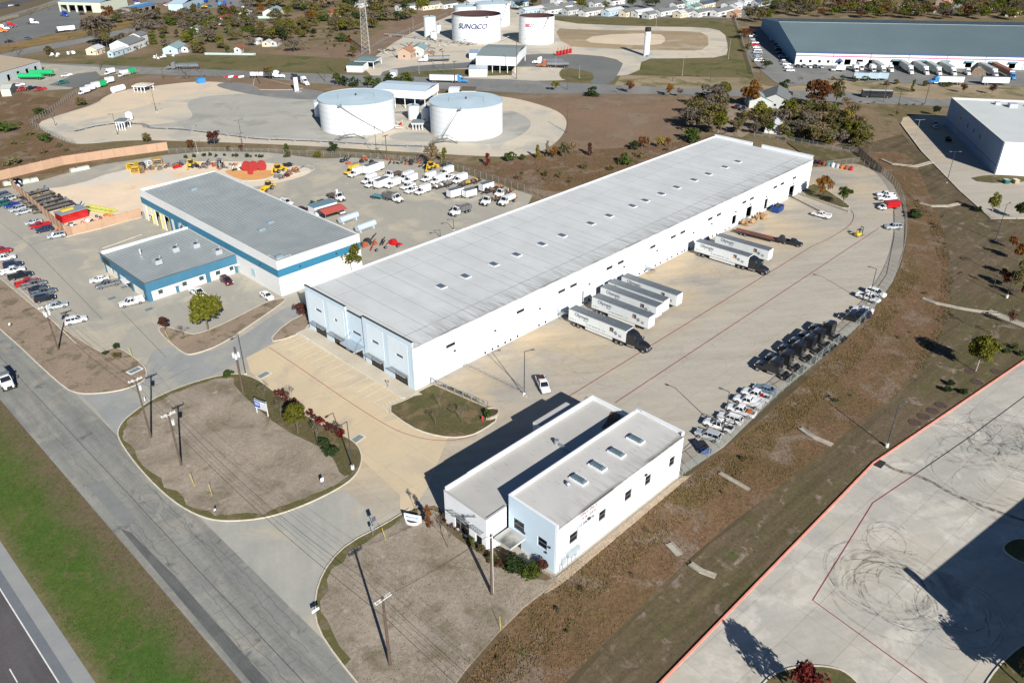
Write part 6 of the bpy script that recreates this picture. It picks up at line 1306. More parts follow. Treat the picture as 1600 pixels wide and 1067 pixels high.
# ============================================================ DEPOT, SHOP AND HOUSES
def shop(name,FL,FR,BLp,h,label,wm,rmt,opn=(),cat='building',extra=None):
 a,b,c=(Vector((*G(p[0],p[1],h),0))for p in (FL,FR,BLp));L_=(b-a).length;ang=math.atan2((b-a).y,(b-a).x);wd=abs((c-a).dot(Vector((-math.sin(ang),math.cos(ang),0))))
 t=thing(name,label,cat,(a.x,a.y,gz(a.x+1,a.y+1)),ang);mb=MB()
 wall(mb,(0,0),(L_,0),0,h,.3,[(u*L_,v*L_,0,hh_)for u,v,hh_ in opn]);wall(mb,(L_,.31),(L_,wd),0,h,.3);wall(mb,(L_-.31,wd),(0,wd),0,h,.3);wall(mb,(0,wd-.31),(0,.31),0,h,.3)
 part('wall',mb,wm,t);part('roof',MB().faces([(-.3,-.3,h+.05),(L_+.3,-.3,h+.05),(L_+.3,wd/2,h+.05+wd*.05),(-.3,wd/2,h+.05+wd*.05),(L_+.3,wd+.3,h+.05),(-.3,wd+.3,h+.05)],[(0,1,2,3),(3,2,4,5)]),rmt,t)
 for u,v,hh_ in opn:part('door_frame',MB().box(u*L_-.25,u*L_,-.1,-.003,0,hh_+.2).box(v*L_,v*L_+.25,-.1,-.003,0,hh_+.2),stl,t)
 return t,L_,wd
shop('truck_service_building',(90,3.5),(156,5),(96,-6),7.5,'pale service building with four open truck bays by the far lot',pmat('pale_green_wall',(.52,.56,.46),.7),pmat('blue_grey_roof',(.30,.40,.48),.5),[(.05,.19,5.3),(.245,.385,5.3),(.44,.58,5.3),(.635,.775,5.3)])
shop('depot_building',(-60,131),(62,95.5),(-60,92),5.5,'grey-walled depot with tan flat roof and dock doors beside two green tankers',pmat('depot_wall',(.42,.46,.48),.7),pmat('tan_roof',(.40,.33,.24),.8),[(.22,.25,3),(.53,.57,3.4),(.66,.70,3.6),(.78,.82,3.6),(.9,.94,3.6)])
shop('depot_shed',(0,140),(15,139),(1,131),3.5,'pale green flat-roofed shed at the picture edge below the depot',pmat('shed_green',(.45,.52,.44),.7),pmat('pale_shed_roof',(.55,.58,.52),.7))
HW={'w':(.60,.61,.60),'c':(.62,.55,.42),'b':(.40,.52,.60),'g':(.45,.47,.46),'n':(.45,.33,.25),'m':(.38,.56,.50)}
HR={'g':(.17,.18,.18),'w':(.50,.52,.54),'b':(.055,.085,.14),'r':(.32,.06,.05),'d':(.09,.085,.08),'n':(.22,.17,.13),'t':(.22,.32,.33),'o':(.40,.20,.12)}
HP={}
def house(px,L_,wd,h,ang,wc,rc,label,group=None,name='house',cat='house',pitch=.28):
 x,y=G(px[0],px[1],h*.6);g=gz(x,y);key=(L_,wd,h,wc,rc,name,pitch)
 if key in HP:return dup(HP[key],(x,y,g),R(ang),label,group or '')
 t=thing(name,label,cat,(x,y,g),R(ang),group);wm=pmat('house_wall_'+wc,HW[wc],.8);rmm=pmat('house_roof_'+rc,HR[rc],.8,var=.12)
 a,b=L_/2,wd/2;rz_=h+b*2*pitch/1.0
 part('wall',MB().box(-a,a,-b,b,0,h).poly([(-a,b,h),(-a,-b,h),(-a,0,rz_)]).poly([(a,-b,h),(a,b,h),(a,0,rz_)]),wm,t)
 o=.4;zz_=h-o*2*pitch
 part('roof',MB().faces([(-a-o,-b-o,zz_+.05),(a+o,-b-o,zz_+.05),(a+o,0,rz_+.05),(-a-o,0,rz_+.05),(a+o,b+o,zz_+.05),(-a-o,b+o,zz_+.05),(-a-o,-b-o,zz_-.1),(a+o,-b-o,zz_-.1)],[(0,1,2,3),(3,2,4,5),(6,7,1,0)]),rmm,t)
 for k in range(max(1,int(L_/4))):
  u=-a+1.4+k*(L_-2.6)/max(1,int(L_/4)-.999)if int(L_/4)>1 else 0
  for s in (-1,1):
   part('window',MB().box(u-.5,u+.5,s*(b+.002),s*(b+.05),1.1,2.1),gls,t)
 part('window',MB().box(-a-.05,-a-.002,-.5,.5,1.1,2.1),gls,t);part('door',MB().box(a*.25,a*.25+.9,-b-.06,-b-.002,.1,2.1),pmat('house_door',(.15,.12,.10),.6),t)
 if wc=='w' and L_>8:part('porch',MB().box(-a*.5,-a*.5+2.4,-b-1.6,-b-.01,.1,.5).box(-a*.5,-a*.5+2.4,-b-1.7,-b-.01,2.3,2.4).box(-a*.5,-a*.5+.1,-b-1.6,-b-1.5,.5,2.3),rmm,t)
 HP[key]=t;return t
RX={'g':'grey','w':'white','b':'dark blue','r':'red','d':'dark','n':'brown','t':'teal','o':'orange'};WX={'w':'white','c':'cream','b':'pale blue','g':'grey','n':'tan','m':'mint'}
LM=[('lettered open-top tank',G(745,69)),('emblem tank',G(838,71)),('far vapour stack',G(1010,88)),('lattice tower',G(574,84)),('gabled warehouse corner',G(1243,99)),('teal carport',G(570,96)),('truck bay building',G(120,10)),('first big tank',G(562,205)),('second big tank',G(730,215)),('white farmhouse',G(213,70)),('red-roofed cottage',G(351,32)),('near vapour stack',G(464,144)),('long warehouse end',G(1200,240)),('shaded office lot',G(1450,200)),('shaded gable end',G(1225,60)),('parked bus',G(1370,148)),('cream shade shelter',G(215,138)),('depot fence corner',G(60,200)),('back lot van fleet',G(640,280)),('pale-trunked lawn tree',G(1525,580)),('pipeline shelter',G(186,192)),('station entrance',G(950,125)),('picture corner homes',G(1500,20)),('two-lane county road',G(100,72))]
PEND=[]
def later(o,desc):PEND.append((o,desc))
def finish_labels():
 ordn=['nearest','second nearest','third nearest','fourth nearest','fifth nearest','sixth nearest','seventh nearest','eighth nearest','ninth nearest','tenth nearest']
 D={}
 for o,desc in PEND:
  p=(o.location.x,o.location.y);i=min(range(len(LM)),key=lambda k:(LM[k][1][0]-p[0])**2+(LM[k][1][1]-p[1])**2)
  D.setdefault((desc,i),[]).append(((LM[i][1][0]-p[0])**2+(LM[i][1][1]-p[1])**2,o))
 for (desc,i),L_ in D.items():
  L_.sort(key=lambda e:e[0])
  for k,(_,o)in enumerate(L_):
   w_=ordn[k]if k<10 else ['eleventh','twelfth','thirteenth','fourteenth','fifteenth','sixteenth','seventeenth','eighteenth','nineteenth','twentieth'][k-10]+' nearest' if k<20 else '%dth nearest'%(k+1)
   o['label']=desc+', '+w_+' to the '+LM[i][0]
for i,(px,L_,wc,rc)in enumerate([((831,17),15,'b','w'),((852,13),12,'w','g'),((864,17),16,'w','g'),((891,18),9,'g','g'),((884,11),12,'w','g'),((920,20),12,'w','g'),((931,18),8,'c','g'),((957,19),15,'b','w'),((984,20),15,'c','g'),((1004,21),14,'w','w'),((1015,24),7,'g','g'),((1041,19),16,'w','g'),((1067,22),12,'c','w'),((1075,21),7,'w','g'),((1098,20),17,'w','g'),((1128,19),18,'w','g'),((1147,23),8,'n','o'),((874,3),12,'w','w'),((893,4),10,'c','b'),((933,7),9,'w','g'),((962,3),12,'w','d'),((1058,9),8,'w','d'),((1078,4),14,'m','w'),((1085,13),7,'m','g'),((1103,8),14,'c','b'),((1140,9),12,'w','g'),((1150,11),8,'w','w'),((1168,3),14,'w','w'),((1188,5),12,'g','b'),((1200,2),10,'m','g'),((1336,5),16,'w','d'),((1350,2),12,'c','g'),((1374,5),10,'w','g'),((1418,10),16,'w','w'),((1440,14),20,'w','d'),((1470,15),9,'w','n'),((1492,17),14,'w','g'),((1476,3),14,'n','o'),((1501,8),12,'w','d'),((1543,11),16,'w','b'),((1585,9),14,'g','w'),((1584,20),13,'c','n'),((1528,3),12,'w','d'),((1560,1),14,'c','n'),((700,8),12,'w','d'),((672,10),14,'c','g'),((745,5),16,'g','w'),((800,3),14,'w','g'),((812,6),10,'b','b'),((634,12),12,'w','g'),((522,22),9,'n','r'),((570,6),12,'w','g')]):
 later(house(px,L_*1.45,7.0,3.8,2+(i*37%9)-4,wc,rc,'','mobile homes beyond the tanks','mobile_home','mobile home',pitch=.2),WX[wc]+' mobile home with '+RX[rc]+' roof')
for px,L_,wd,h,a,wc,rc,lb,nm,cat in [((200,70),22,12,4.5,20,'w','g','white wooden farmhouse with grey roof under the big bare tree','farmhouse','house'),((217,61),10,7,6.5,20,'w','g','upper wing of white boards with small windows behind the farmhouse','farmhouse','house'),((149,79),9,7,3.4,20,'c','w','cream cabin with pale roof beside the long white trailer','cabin','cabin'),((185,81),17,3.5,3.2,15,'b','w','long pale blue trailer body standing in the grass','house_trailer','trailer'),((273,76),16,9,3.2,25,'b','t','pale blue workshop with teal roof in the scrub','workshop','shed'),((290,77),4,4,2.8,25,'w','n','tiny white shed beside the blue workshop','shed','shed'),((306,46),7,5,3.4,25,'w','g','little white hut standing alone in the brown grass','hut','shed'),((351,32),16,9,3.6,15,'w','r','white cottage with a red roof among the trees','cottage','house'),((384,23),12,8,3.6,30,'c','w','cream building with white roof right of the red-roofed cottage','house','house'),((427,20),20,10,4.2,20,'w','t','white house with pale teal roof behind the pale fence','house','house'),((373,78),5,4,2.8,20,'w','r','tiny white shed with a red roof in the scrub','shed','shed'),((418,68),7,5,2.6,20,'c','w','cream domed hut under the bare tree','shed','shed'),((430,67),9,5,2.8,20,'g','n','open brown lean-to beside the dark round tree','lean_to','shed'),((402,65),6,4,2.6,10,'w','w','small white shelter cut by scrub near the cream hut','shed','shed'),((1184,158),12,10,3.2,20,'g','t','low house with pale teal roof under the orange tree','house','house'),((1213,155),20,13,3.6,5,'g','g','grey-roofed house hidden among the thicket trees','house','house'),((1210,196),15,7,2.8,5,'w','w','long white trailer home deep in the thicket','house_trailer','trailer'),((672,86),5,4,3.0,0,'n','n','brown wooden crate-like shed on the far terminal pad','shed','shed'),((637,83),12,8,4.2,10,'n','o','tan block building among the far pipework','shed','shed'),((655,79),12,8,4.5,20,'g','t','teal-roofed pump shed among the far pipework','shed','shed')]:
 house(px,L_,wd,h,a+20,wc,rc,lb,None,nm,cat,.22)
shop('market_canopy',(212,14),(245,6),(200,10),4.5,'long blue-roofed open shed at the crowded far truck yard',pmat('mkt_wall',(.25,.22,.2),.8),paint('sky'),[(.1,.3,3.5),(.4,.6,3.5),(.7,.9,3.5)])
shop('far_store',(262,7),(285,7),(264,-5),5,'pale blue building with red-edged front at the far truck yard',pmat('pale_blue_metal',(.42,.56,.64),.6),pmat('pale_blue_metal2',(.45,.58,.66),.6))
# ============================================================ FAR VEHICLES
def fveh(kind,c,px,ang,label,desc=None,group=None,z=1.2,s=None,extra=None):
 o=veh(kind,c,px,(10,0),label or '',group,extra,z=z,ang=R(ang),sc_=s)
 if desc:later(o,desc)
 return o
def tanker(px,hint,label,c='silver',cabc='white',name='tanker_trailer',L_=12.5,cab=True,group=None):
 x,y=G(px[0],px[1],2);u=G(px[0]+hint[0],px[1]+hint[1],2);ang=math.atan2(u[1]-y,u[0]-x)
 t=thing(name,label,'trailer',(x,y,gz(x,y)),ang,group)
 mm=pmat('polished_tank',(.5,.51,.52),.25,metal=.8)if c=='silver' else paint(c)
 part('tank_body',MB().tube((-L_/2,0,2.1),(L_/2,0,2.1),1.15,n=14),mm,t,smooth=False);part('chassis',MB().box(-L_/2+.5,L_/2-.3,-.5,.5,.7,.98),plastic,t);part('walkway',MB().box(-L_/2+1,L_/2-1,-.3,.3,3.24,3.32),stl,t)
 wheels(t,(-L_/2+1.2,-L_/2+2.5),1.2,.5,.5)
 if cab:
  key=('semi',cabc,None);xx,yy=x+math.cos(ang)*(L_/2+1.9),y+math.sin(ang)*(L_/2+1.9);lb=cabc+' truck tractor pulling the '+label
  lb=' '.join(lb.split()[:15])
  if key in PROTO:dup(PROTO[key],(xx,yy,gz(xx,yy)),ang,lb,'')
  else:q=thing('truck_tractor',lb,'truck',(xx,yy,gz(xx,yy)),ang);v_semi(q,cabc);PROTO[key]=q
 return t
tanker((686,91),(-20,.5),'polished steel tanker on the far station drive')
tanker((293,103),(-20,.2),'silver tanker driving along the cross road',cabc='grey')
tanker((864,95.5),(-20,-.5),'polished tanker parked behind the pink-cabbed one',cabc='white')
tanker((872,100),(-20,-.5),'greenish steel tanker with a pale pink cab at the station drive',cabc='brick')
tanker((465,122),(20,8),'dark blue tanker leaving toward the cross road',c='navy')
tanker((410,116.5),(20,0),'white tanker standing behind the round dark tree',c='white')
tanker((48,119),(-30,0),'long green tanker lettered in black at the depot docks',c='kelly',cab=False);
tanker((65,114),(-30,0),'second green tanker with yellow badge behind the first',c='kelly',cab=False)
def semirig(px,ang,cabc,label,L_=14.5,boxm=None,cab=True,z=2.5):
 x,y=G(px[0],px[1],z);a=R(ang);t=thing('semi_trailer',label,'trailer',(x,y,gz(x,y)),a);trailer_body(t,L_,boxm or twh,skirt=False)
 if cab:
  xx,yy=x+math.cos(a)*(L_+1.5),y+math.sin(a)*(L_+1.5);key=('semi',cabc,None);lb=(cabc+' truck tractor coupled to the '+label);lb=' '.join(lb.split()[:15])
  if key in PROTO:dup(PROTO[key],(xx,yy,gz(xx,yy)),a,lb,'')
  else:q=thing('truck_tractor',lb,'truck',(xx,yy,gz(xx,yy)),a);v_semi(q,cabc);PROTO[key]=q
 return t
ax=math.degrees(math.atan2(*(lambda a,b:(b[1]-a[1],b[0]-a[0]))(G(672,122),G(714,123))))
semirig((672,121),ax,'sky','white box trailer with a bright blue tractor on the cross road')
A_=Vector((*G(1245,81,7.2),0));B_=Vector((*G(1600,88.5,7.2),0));wa=math.atan2((B_-A_).y,(B_-A_).x)
def atw(u,v):return (A_.x+math.cos(wa)*u+math.sin(wa)*v,A_.y+math.sin(wa)*u-math.cos(wa)*v)
wh_=pmat('box_pale_green',(.50,.56,.52),.5)
for i,(px,cabc,lb)in enumerate([(1381,'white','pale box truck first under the teal dock canopies'),(1424,'white','pale box trailer under the second teal canopy group'),(1448,'white','pale box trailer third from the start of the dock row'),(1468,'white','pale box trailer in the middle of the dock row'),(1491,'white','pale box trailer before the gap in the dock row'),(1556,'white','pale box trailer beside the rust-coloured one'),(1583,'sky','rust-red box trailer with blue tractor at the dock row')]):
 yN=[112,112,113,114,114.5,117,120][i];x,y=G(px,yN,1.5);d=Vector((x-A_.x,y-A_.y));u=d.x*math.cos(wa)+d.y*math.sin(wa);v=d.x*math.sin(wa)-d.y*math.cos(wa)
 L_=max(5,v-3.2);p0_=atw(u,1.0);t=thing('dock_trailer',lb,'trailer',(p0_[0],p0_[1],gz(*p0_)),wa-math.pi/2,'trucks at the far warehouse docks');trailer_body(t,L_,pmat('box_rust',(.30,.10,.05),.6)if i==6 else wh_,skirt=False,roofc=pmat('box_rust',(.30,.10,.05),.6)if i==6 else pmat('box_roof_pale',(.42,.45,.45),.5),z1=3.9)
 xx,yy=atw(u,L_+2.2);dup(PROTO[('semi',cabc,None)],(xx,yy,gz(xx,yy)),wa-math.pi/2,cabc+' tractor at the nose of the '+' '.join(lb.split()[:8]),'trucks at the far warehouse docks',scale=(.8,.9,.85))
for px,py,lb in ((1512,113,'white tractor alone between two dock trailers'),(1392,108,'white tractor between the first two dock canopies')):
 x,y=G(px,py,1.5);dup(PROTO[('semi','white',None)],(x,y,gz(x,y)),wa-math.pi/2,lb,'',scale=(.8,.9,.85))
for px,py,c,lb,a in ((1310,107,'white','white box truck crossing the far dock apron',wa+math.pi),(1337,107,'white','small white box truck backed to the wall by the window row',wa-math.pi/2),(1345,104,'white','white truck in the shade beside the small box truck',wa-math.pi/2),(1364,107.5,'white','white box truck left of the first teal canopy',wa-math.pi/2)):
 x,y=G(px,py,1.8);veh('box',c,(px,py),(1,0),lb,None,None,z=1.8,ang=a)
for px,py,lb in ((1343,119,'blue-sided white box trailer, first of three on the verge edge'),(1358,119,'blue-sided white box trailer, middle of three on the verge edge'),(1374,119,'blue-sided white box trailer, last of three on the verge edge')):
 semirig((px-9,py-1),math.degrees(wa)-6,'white',lb,7.5,pmat('blue_side',(.34,.46,.54),.5),cab=False)
semirig((1505,125),math.degrees(wa)+180,'sky','long white box trailer with teal tractor along the verge',12)
semirig((1534,125),math.degrees(wa),'white','white box trailer with a round dark emblem parked on the verge',13,cab=False)
x,y=G(1527,112,2);t=thing('scrap_heap','brown heap of crushed scrap by the dark dock opening','heap',(x,y,gz(x,y)),wa);part('heap_body',MB().loft([[(-4,-3,0),(4,-3,0),(4,3,0),(-4,3,0)],[(-3.4,-2.2,2.4),(3,-2.4,2.8),(3.4,2.2,2.2),(-3,2.6,2.6)],[(-1.8,-1.2,4.0),(1.6,-1,3.7),(1.8,1.2,4.1),(-1.5,1.4,3.8)]]),pmat('scrap_brown',(.16,.12,.085),.9,var=.4),t);part('scrap_piece',MB().box(-1,.8,-1.4,.2,3.9,4.5),pmat('scrap_tan',(.3,.22,.15),.9),t)
cc=['navy','silver','slate','white','black','grey','steel','maroon']
nn={'navy':'dark blue','silver':'silver','slate':'slate','white':'white','black':'black','grey':'grey','steel':'steel blue','maroon':'maroon','red':'red','green':'green','tan':'tan','blue':'blue','teal':'teal','orange':'orange','yellow':'yellow','sky':'bright blue','royal':'royal blue','kelly':'green','brick':'rust red','purple':'purple'}
for i,(px,py)in enumerate([(1204,47),(1206,52),(1208,56),(1209,60),(1211,64),(1213,69),(1215,73),(1217,77),(1219,82),(1223,88),(1225,94),(1229,99),(1232,104),(1235,109)]):
 fveh(['sedan','suv'][i%2],(cc[i%8]if i<12 else 'white'),(px,py),math.degrees(wa)+8,'',nn[cc[i%8]if i<12 else 'white']+' car shaded by the gable wall','cars beside the blue gable wall')
for i,(px,py)in enumerate([(1247,102),(1256,102.5),(1266,103),(1274,103),(1284,103.5)]):fveh(['sedan','suv'][i%2],['black','grey','white','black','silver'][i],(px,py),math.degrees(wa)-90,'',nn[['black','grey','white','black','silver'][i]]+' car parked below the window row','cars along the gabled warehouse front')
for i,(px,py)in enumerate([(1176,50),(1177,56),(1178,61),(1180,66),(1180,70),(1182,73),(1184,77),(1184,81),(1184,86),(1186,91),(1186,94)]):fveh(['suv','pickup','sedan'][i%3],['slate','white','silver','white','red','white','white','silver','steel','white','white'][i],(px,py),10+math.degrees(wa),'',nn[['slate','white','silver','white','red','white','white','silver','steel','white','white'][i]]+' vehicle in the row under the fence trees','vehicles along the fence trees')
fveh('sedan','grey',(1461,191),30,'dark car at the upper side of the shaded office lot');fveh('sedan','silver',(1462,196.5),32,'silver sedan parked in the shaded office lot')
x,y=G(1370,147,1.8);an=ax-2;t=thing('bus','long black bus parked on the cross road','bus',(x,y,gz(x,y)),R(an))
part('body',MB().box(-7,7,-1.3,1.3,.5,3.4),pmat('bus_black',(.02,.022,.024),.4),t);part('roof',MB().box(-6.9,6.9,-1.2,1.2,3.401,3.55),pmat('bus_roof',(.45,.47,.46),.5),t);part('window',MB().box(-6,6,-1.33,-1.301,2.0,2.9),carglass,t);part('windscreen',MB().box(7.001,7.05,-1.1,1.1,1.6,3.0),carglass,t);wheels(t,(-4.5,4.8),1.3,.5,.3)
fveh('pickup','white',(1130,153),60,'white pickup at the edge of the thicket dirt yard');fveh('suv','black',(1152,165),20,'black car parked by the orange tree',s=(1.1,1,1));fveh('pickup','navy',(1162,168),20,'dark pickup next to the black car by the orange tree');fveh('flat','white',(1147,200),30,'old white truck in the dirt yard behind the warehouse',extra='junk')
for px,lb,c in (((1571,287),'dark green bin by the office lawn','green'),((1586,287),'pale yellow-green bin beside the dark green one','tan')):
 x,y=G(*px);t=thing('waste_bin',lb,'bin',(x,y,gz(x,y)),R(45));part('tub',MB().loft([[(-1,-.7,.1),(1,-.7,.1),(1,.7,.1),(-1,.7,.1)],[(-1.1,-.8,1.3),(1.1,-.8,1.3),(1.1,.8,1.3),(-1.1,.8,1.3)]]),paint(c),t);part('lid',MB().box(-1.12,1.12,-.82,.82,1.31,1.38),paint(c),t)
for px,c,a,lb in (((101,22),'royal',-80,'bright blue truck tractor in front of the service bays'),((52,34),'white',-40,'white truck tractor in the middle of the far lot'),((16,38.5),'red',-20,'red truck tractor in the row at the picture edge'),((10,40.5),'slate',-20,'dark truck tractor beside the red one'),((5,43),'white',-20,'white truck tractor in the edge row'),((2,46.5),'orange',-20,'orange truck tractor cut by the picture edge'),((94,46),'black',200,'black truck tractor before the open white trailer')):
 x,y=G(px[0],px[1],2);key=('semi',c,None)
 if key in PROTO:dup(PROTO[key],(x,y,gz(x,y)),R(a),lb,'')
 else:t=thing('truck_tractor',lb,'truck',(x,y,gz(x,y)),R(a));v_semi(t,c);PROTO[key]=t
semirig((116,43),175,'white','white dump trailer behind the black tractor',11,cab=False)
fveh('flat','white',(137,37),15,'white flatbed truck with equipment under the bare tree',extra='junk');fveh('suv','slate',(44,59),20,'blue-grey car alone on the far lot edge');fveh('pickup','navy',(14,64),10,'dark pickup beside the far utility pole');fveh('sedan','navy',(128,21),10,'dark car beside the blue tractor');fveh('suv','navy',(175,9),0,'dark blue car behind the truck bay building');fveh('sedan','white',(17,8),30,'white car on the far highway');fveh('sedan','black',(27,8),30,'black car on the far highway')
r=random.Random(11)
for i in range(44):
 px,py=r.uniform(200,385),r.uniform(0,24)
 if py>8+(px-200)*.09:continue
 c=r.choice(['white','white','blue','royal','red','silver','black','green','yellow','sky','maroon','white']);k=r.choice(['pickup','box','sedan','suv','van'])
 if k=='van' and c not in ('white','yellow'):k='suv'
 fveh(k,c,(px,py),r.choice([20,60,-30,110]),'',nn[c]+' '+{'pickup':'pickup','box':'box truck','sedan':'car','suv':'tall car','van':'van'}[k]+' in the crowded far yard','vehicles crowding the far yard')
for px,c,lb in (((171,112),'white','white and green garbage truck nearest the depot entrance'),((192,115),'white','white and green truck in the middle of the depot group'),((204,112),'kelly','green and white truck behind the depot group'),((169,126),'white','white rounded truck body below the green trucks'),((157,132),'kelly','green truck low in the depot corner'),((148,134),'white','white tank-like truck next to the low green truck'),((131,142),'white','white truck body at the near end of the depot corner'),((139,138),'white','white truck body second from the near end of the depot corner')):
 fveh('box',c,px,200,lb,z=1.6,s=(.8,.9,.9))
for px,c,lb in (((103,117),'white','white pickup stack beside the green tankers'),((97,128),'green','dark green tractor-like truck before the tankers'),((35,138),'red','red tractor among black machines at the depot'),((62,138),'red','red farm machine beside the depot machines'),((48,137),'black','black machine between the red ones at the depot'),((28,132),'white','white pickup by the depot shed')):
 fveh('pickup',c,px,180,lb)
# ============================================================ POLES, WIRES, FENCES
wood=pmat('pole_wood',(.10,.072,.055),.9,var=.25,scale=3);conw=pmat('arm_white',(.62,.62,.60),.6);gal=pmat('pole_grey',(.30,.29,.28),.7)
def upole(base,topy,label,arms='white',extra=None,m=None,r=.17,az=None,group=None):
 x,y=G(*base);h=hgt(base,topy);g=gz(x,y);t=thing('utility_pole',label,'utility pole',(x,y,g),az if az is not None else 0,group)
 part('pole',MB().tube((0,0,-.2),(0,0,h),r*1.15,r*.8,n=9),m or wood,t)
 am=conw if arms=='white' else wood
 if arms:
  for k,dz in enumerate((0.25,)if arms!='double' else (.25,1.3)):
   a=part('crossarm',MB().box(-1.25,1.25,-.22,-.12,h-dz-.1,h-dz).box(-1.25,1.25,.12,.22,h-dz-.1,h-dz),am,t)
   for xx in (-1.15,-.5,.5,1.15):part('insulator',MB().cyl(xx,0,h-dz,h-dz+.28,.07,8),conw if arms=='white' else dstl,a)
  part('arm_brace',MB().beam((-.7,.14,h-.3),(0,.14,h-1.0),.05,.05).beam((.7,.14,h-.3),(0,.14,h-1.0),.05,.05),am,t)
 if extra=='transformer':part('transformer',MB().cyl(.45,0,h-2.6,h-1.6,.28,12),pmat('transformer_grey',(.55,.58,.58),.5),t)
 if extra=='bank':
  for k in range(3):part('transformer',MB().cyl(.55*math.cos(k*2.1),.55*math.sin(k*2.1),h-2.4,h-1.3,.27,12),pmat('transformer_grey',(.55,.58,.58),.5),t)
 if extra=='conduit':part('conduit',MB().box(.17,.3,-.07,.07,0,h-1.5),pmat('conduit_white',(.62,.62,.6),.5),t)
 return (x,y,g+h)
def wire(A,Bq,sag,label,offs=((0,0),),r=.018):
 t=thing('overhead_wires',label,'wires',A);n=14;P=Vector(A);Q=Vector(Bq)
 for ox,oz in offs:
  mb=MB();pts=[P.lerp(Q,k/n)+Vector((ox,0,oz-sag*4*(k/n)*(1-k/n)))-P for k in range(n+1)]
  for a,b in zip(pts,pts[1:]):mb.tube(a,b,r,n=3,caps=False)
  part('wire',mb,pmat('wire_black',(.03,.03,.03),.6),t)
pA=upole((92,549),480,'wooden utility pole with three transformers beside the verge car row','white','bank')
pB=upole((237,686),594,'dark utility pole with white crossarm at the tip of the side drive kerb','white','transformer')
pC=upole((284,729),648,'utility pole with white crossarm standing inside the bare dirt island','white','transformer')
pD=upole((610,1041),936,'tall brown utility pole with white double crossarm on the lowest dirt island','white',None,r=.2)
pE=upole((768.5,930),838,'utility pole with white conduit next to the office hedge','white','conduit',r=.19)
pF=upole((381,618),545,'stout pole with white equipment by the driveway light post',None,'bank',r=.2)
off=(-1.1,.2),(-.45,.2),(1.1,.2)
nxt=(pD[0]+.5,pD[1]-48,pD[2])
prev=(pA[0]+.3,pA[1]+48,pA[2])
wire(prev,pA,1.0,'power wires coming in from beyond the picture edge to the first pole',off);wire(pA,pB,1.0,'power wires over the verge between the transformer pole and the kerb pole',off)
wire(pB,pC,.4,'power wires between the two poles close together',off);wire(pC,pD,1.4,'long power wires crossing the entrance apron',off);wire(pD,nxt,1.0,'power wires leaving the lowest pole towards the bottom edge',off)
wire(pD,pE,.6,'power wires running from the lowest pole to the office pole',off)
wire((pA[0],pA[1],pA[2]-3),(pB[0],pB[1],pB[2]-3),1.2,'thick telephone cable under the power wires by the verge',((0,0),),.035);wire((pC[0],pC[1],pC[2]-3),(pD[0],pD[1],pD[2]-3.5),1.6,'thick telephone cable across the apron',((0,0),),.035);wire((pD[0],pD[1],pD[2]-3.5),(nxt[0],nxt[1],nxt[2]-3.5),1.2,'thick telephone cable leaving the picture at the bottom',((0,0),),.035)
for a,b,lb in (((305,762),(289,742),'yellow guy wire guard near the middle of the bare dirt island'),((332,777),(325,760),'yellow guy wire guard in front of the bare island poles'),((603,846),(588,828),'yellow guy wire guard by the entrance street signs'),((782,985),(779,965),'yellow guy wire guard at the weedy end of the lowest island'),((208,561),(192,545),'yellow guy guard at the corner shrubs of the west lot'),((266,535),(250,520),'yellow guy guard on the little tree island')):
 x,y=G(*a);u=G(*b);single('guy_guard',MB().tube((x,y,gz(x,y)),(x+(u[0]-x)*.3,y+(u[1]-y)*.3,gz(x,y)+1.8),.035,n=6),pmat('guard_yellow',(.62,.48,.04),.6),lb,'guy wire')
for i,(b,ty,lb)in enumerate([((17,83),52,'far utility pole with white tank near the county road bend'),((28,87),60,'far leaning utility pole beside the county road bend'),((157,110),80,'far utility pole at the depot entrance'),((107,98-36),47,'far pole in the golden grass strip'),((47,25),5,'far highway pole beside the truck lot wall'),((76,17),-1,'far highway pole nearest the truck bay building'),((256,126),108,'thin pole in the brown bank left of the two bare trees'),((317,100),88,'far pole beyond the right bare tree'),((407,133),86,'pole in front of the round dark tree'),((508,128),84,'dark pole beside the white stack'),((521,113),84,'dark pole left of the pump house'),((536,126),84,'tall dark pole right of the white stack'),((693,115),80,'dark pole in front of the steel tanker'),((678,124),98,'dark pole in front of the blue-tractor trailer'),((711,131),96,'dark pole before the bright blue tractor'),((807,124),62,'dark pole at the corner of the loading rack'),((887,141),110,'dark pole behind the yellow roadside tree'),((1051,127),106,'dark pole on the roadside lawn beyond the orange tree'),((1110,127),104,'dark pole on the lawn left of the fence corner'),((1380,160),110,'tall dark pole in front of the bus'),((1401,176),140,'dark pole by the grassy bank below the bus'),((1445,163),124,'dark leaning pole right of the bus'),((1187,127),92,'dark pole at the fence corner by the far warehouse lot'),((886,208),167,'pole at the rounded end of the gravel bank'),((605,251),212,'dark light pole behind the van fleet')]):
 upole(b,ty,lb,'double' if i in (0,1,3)else ('dark' if i%2==0 else None),r=.16)
def lamp(base,topy,label,heads=1,az=0,white_base=False,r=.09,m=None,arm=1.3):
 x,y=G(*base);h=hgt(base,topy);g=gz(x,y);t=thing('lamp_post',label,'lamp post',(x,y,g),az)
 part('pole',MB().tube((0,0,.0),(0,0,h),r*1.25,r*.8,n=8),m or dstl,t)
 for k in range(heads):
  s=1 if k==0 else -1
  part('lamp_arm',MB().beam((0,0,h-.05),(s*arm,0,h+.1),.09,.09),m or dstl,t);part('lamp_head',MB().box(s*arm,s*(arm+.75),-.18,.18,h+.0,h+.16),pmat('lamp_head_grey',(.12,.12,.12),.5),t)
 part('footing',MB().cyl(0,0,-.1,.8 if white_base else .12,.32,12),pmat('footing_white',(.62,.62,.58),.8),t)
 return t
 return t
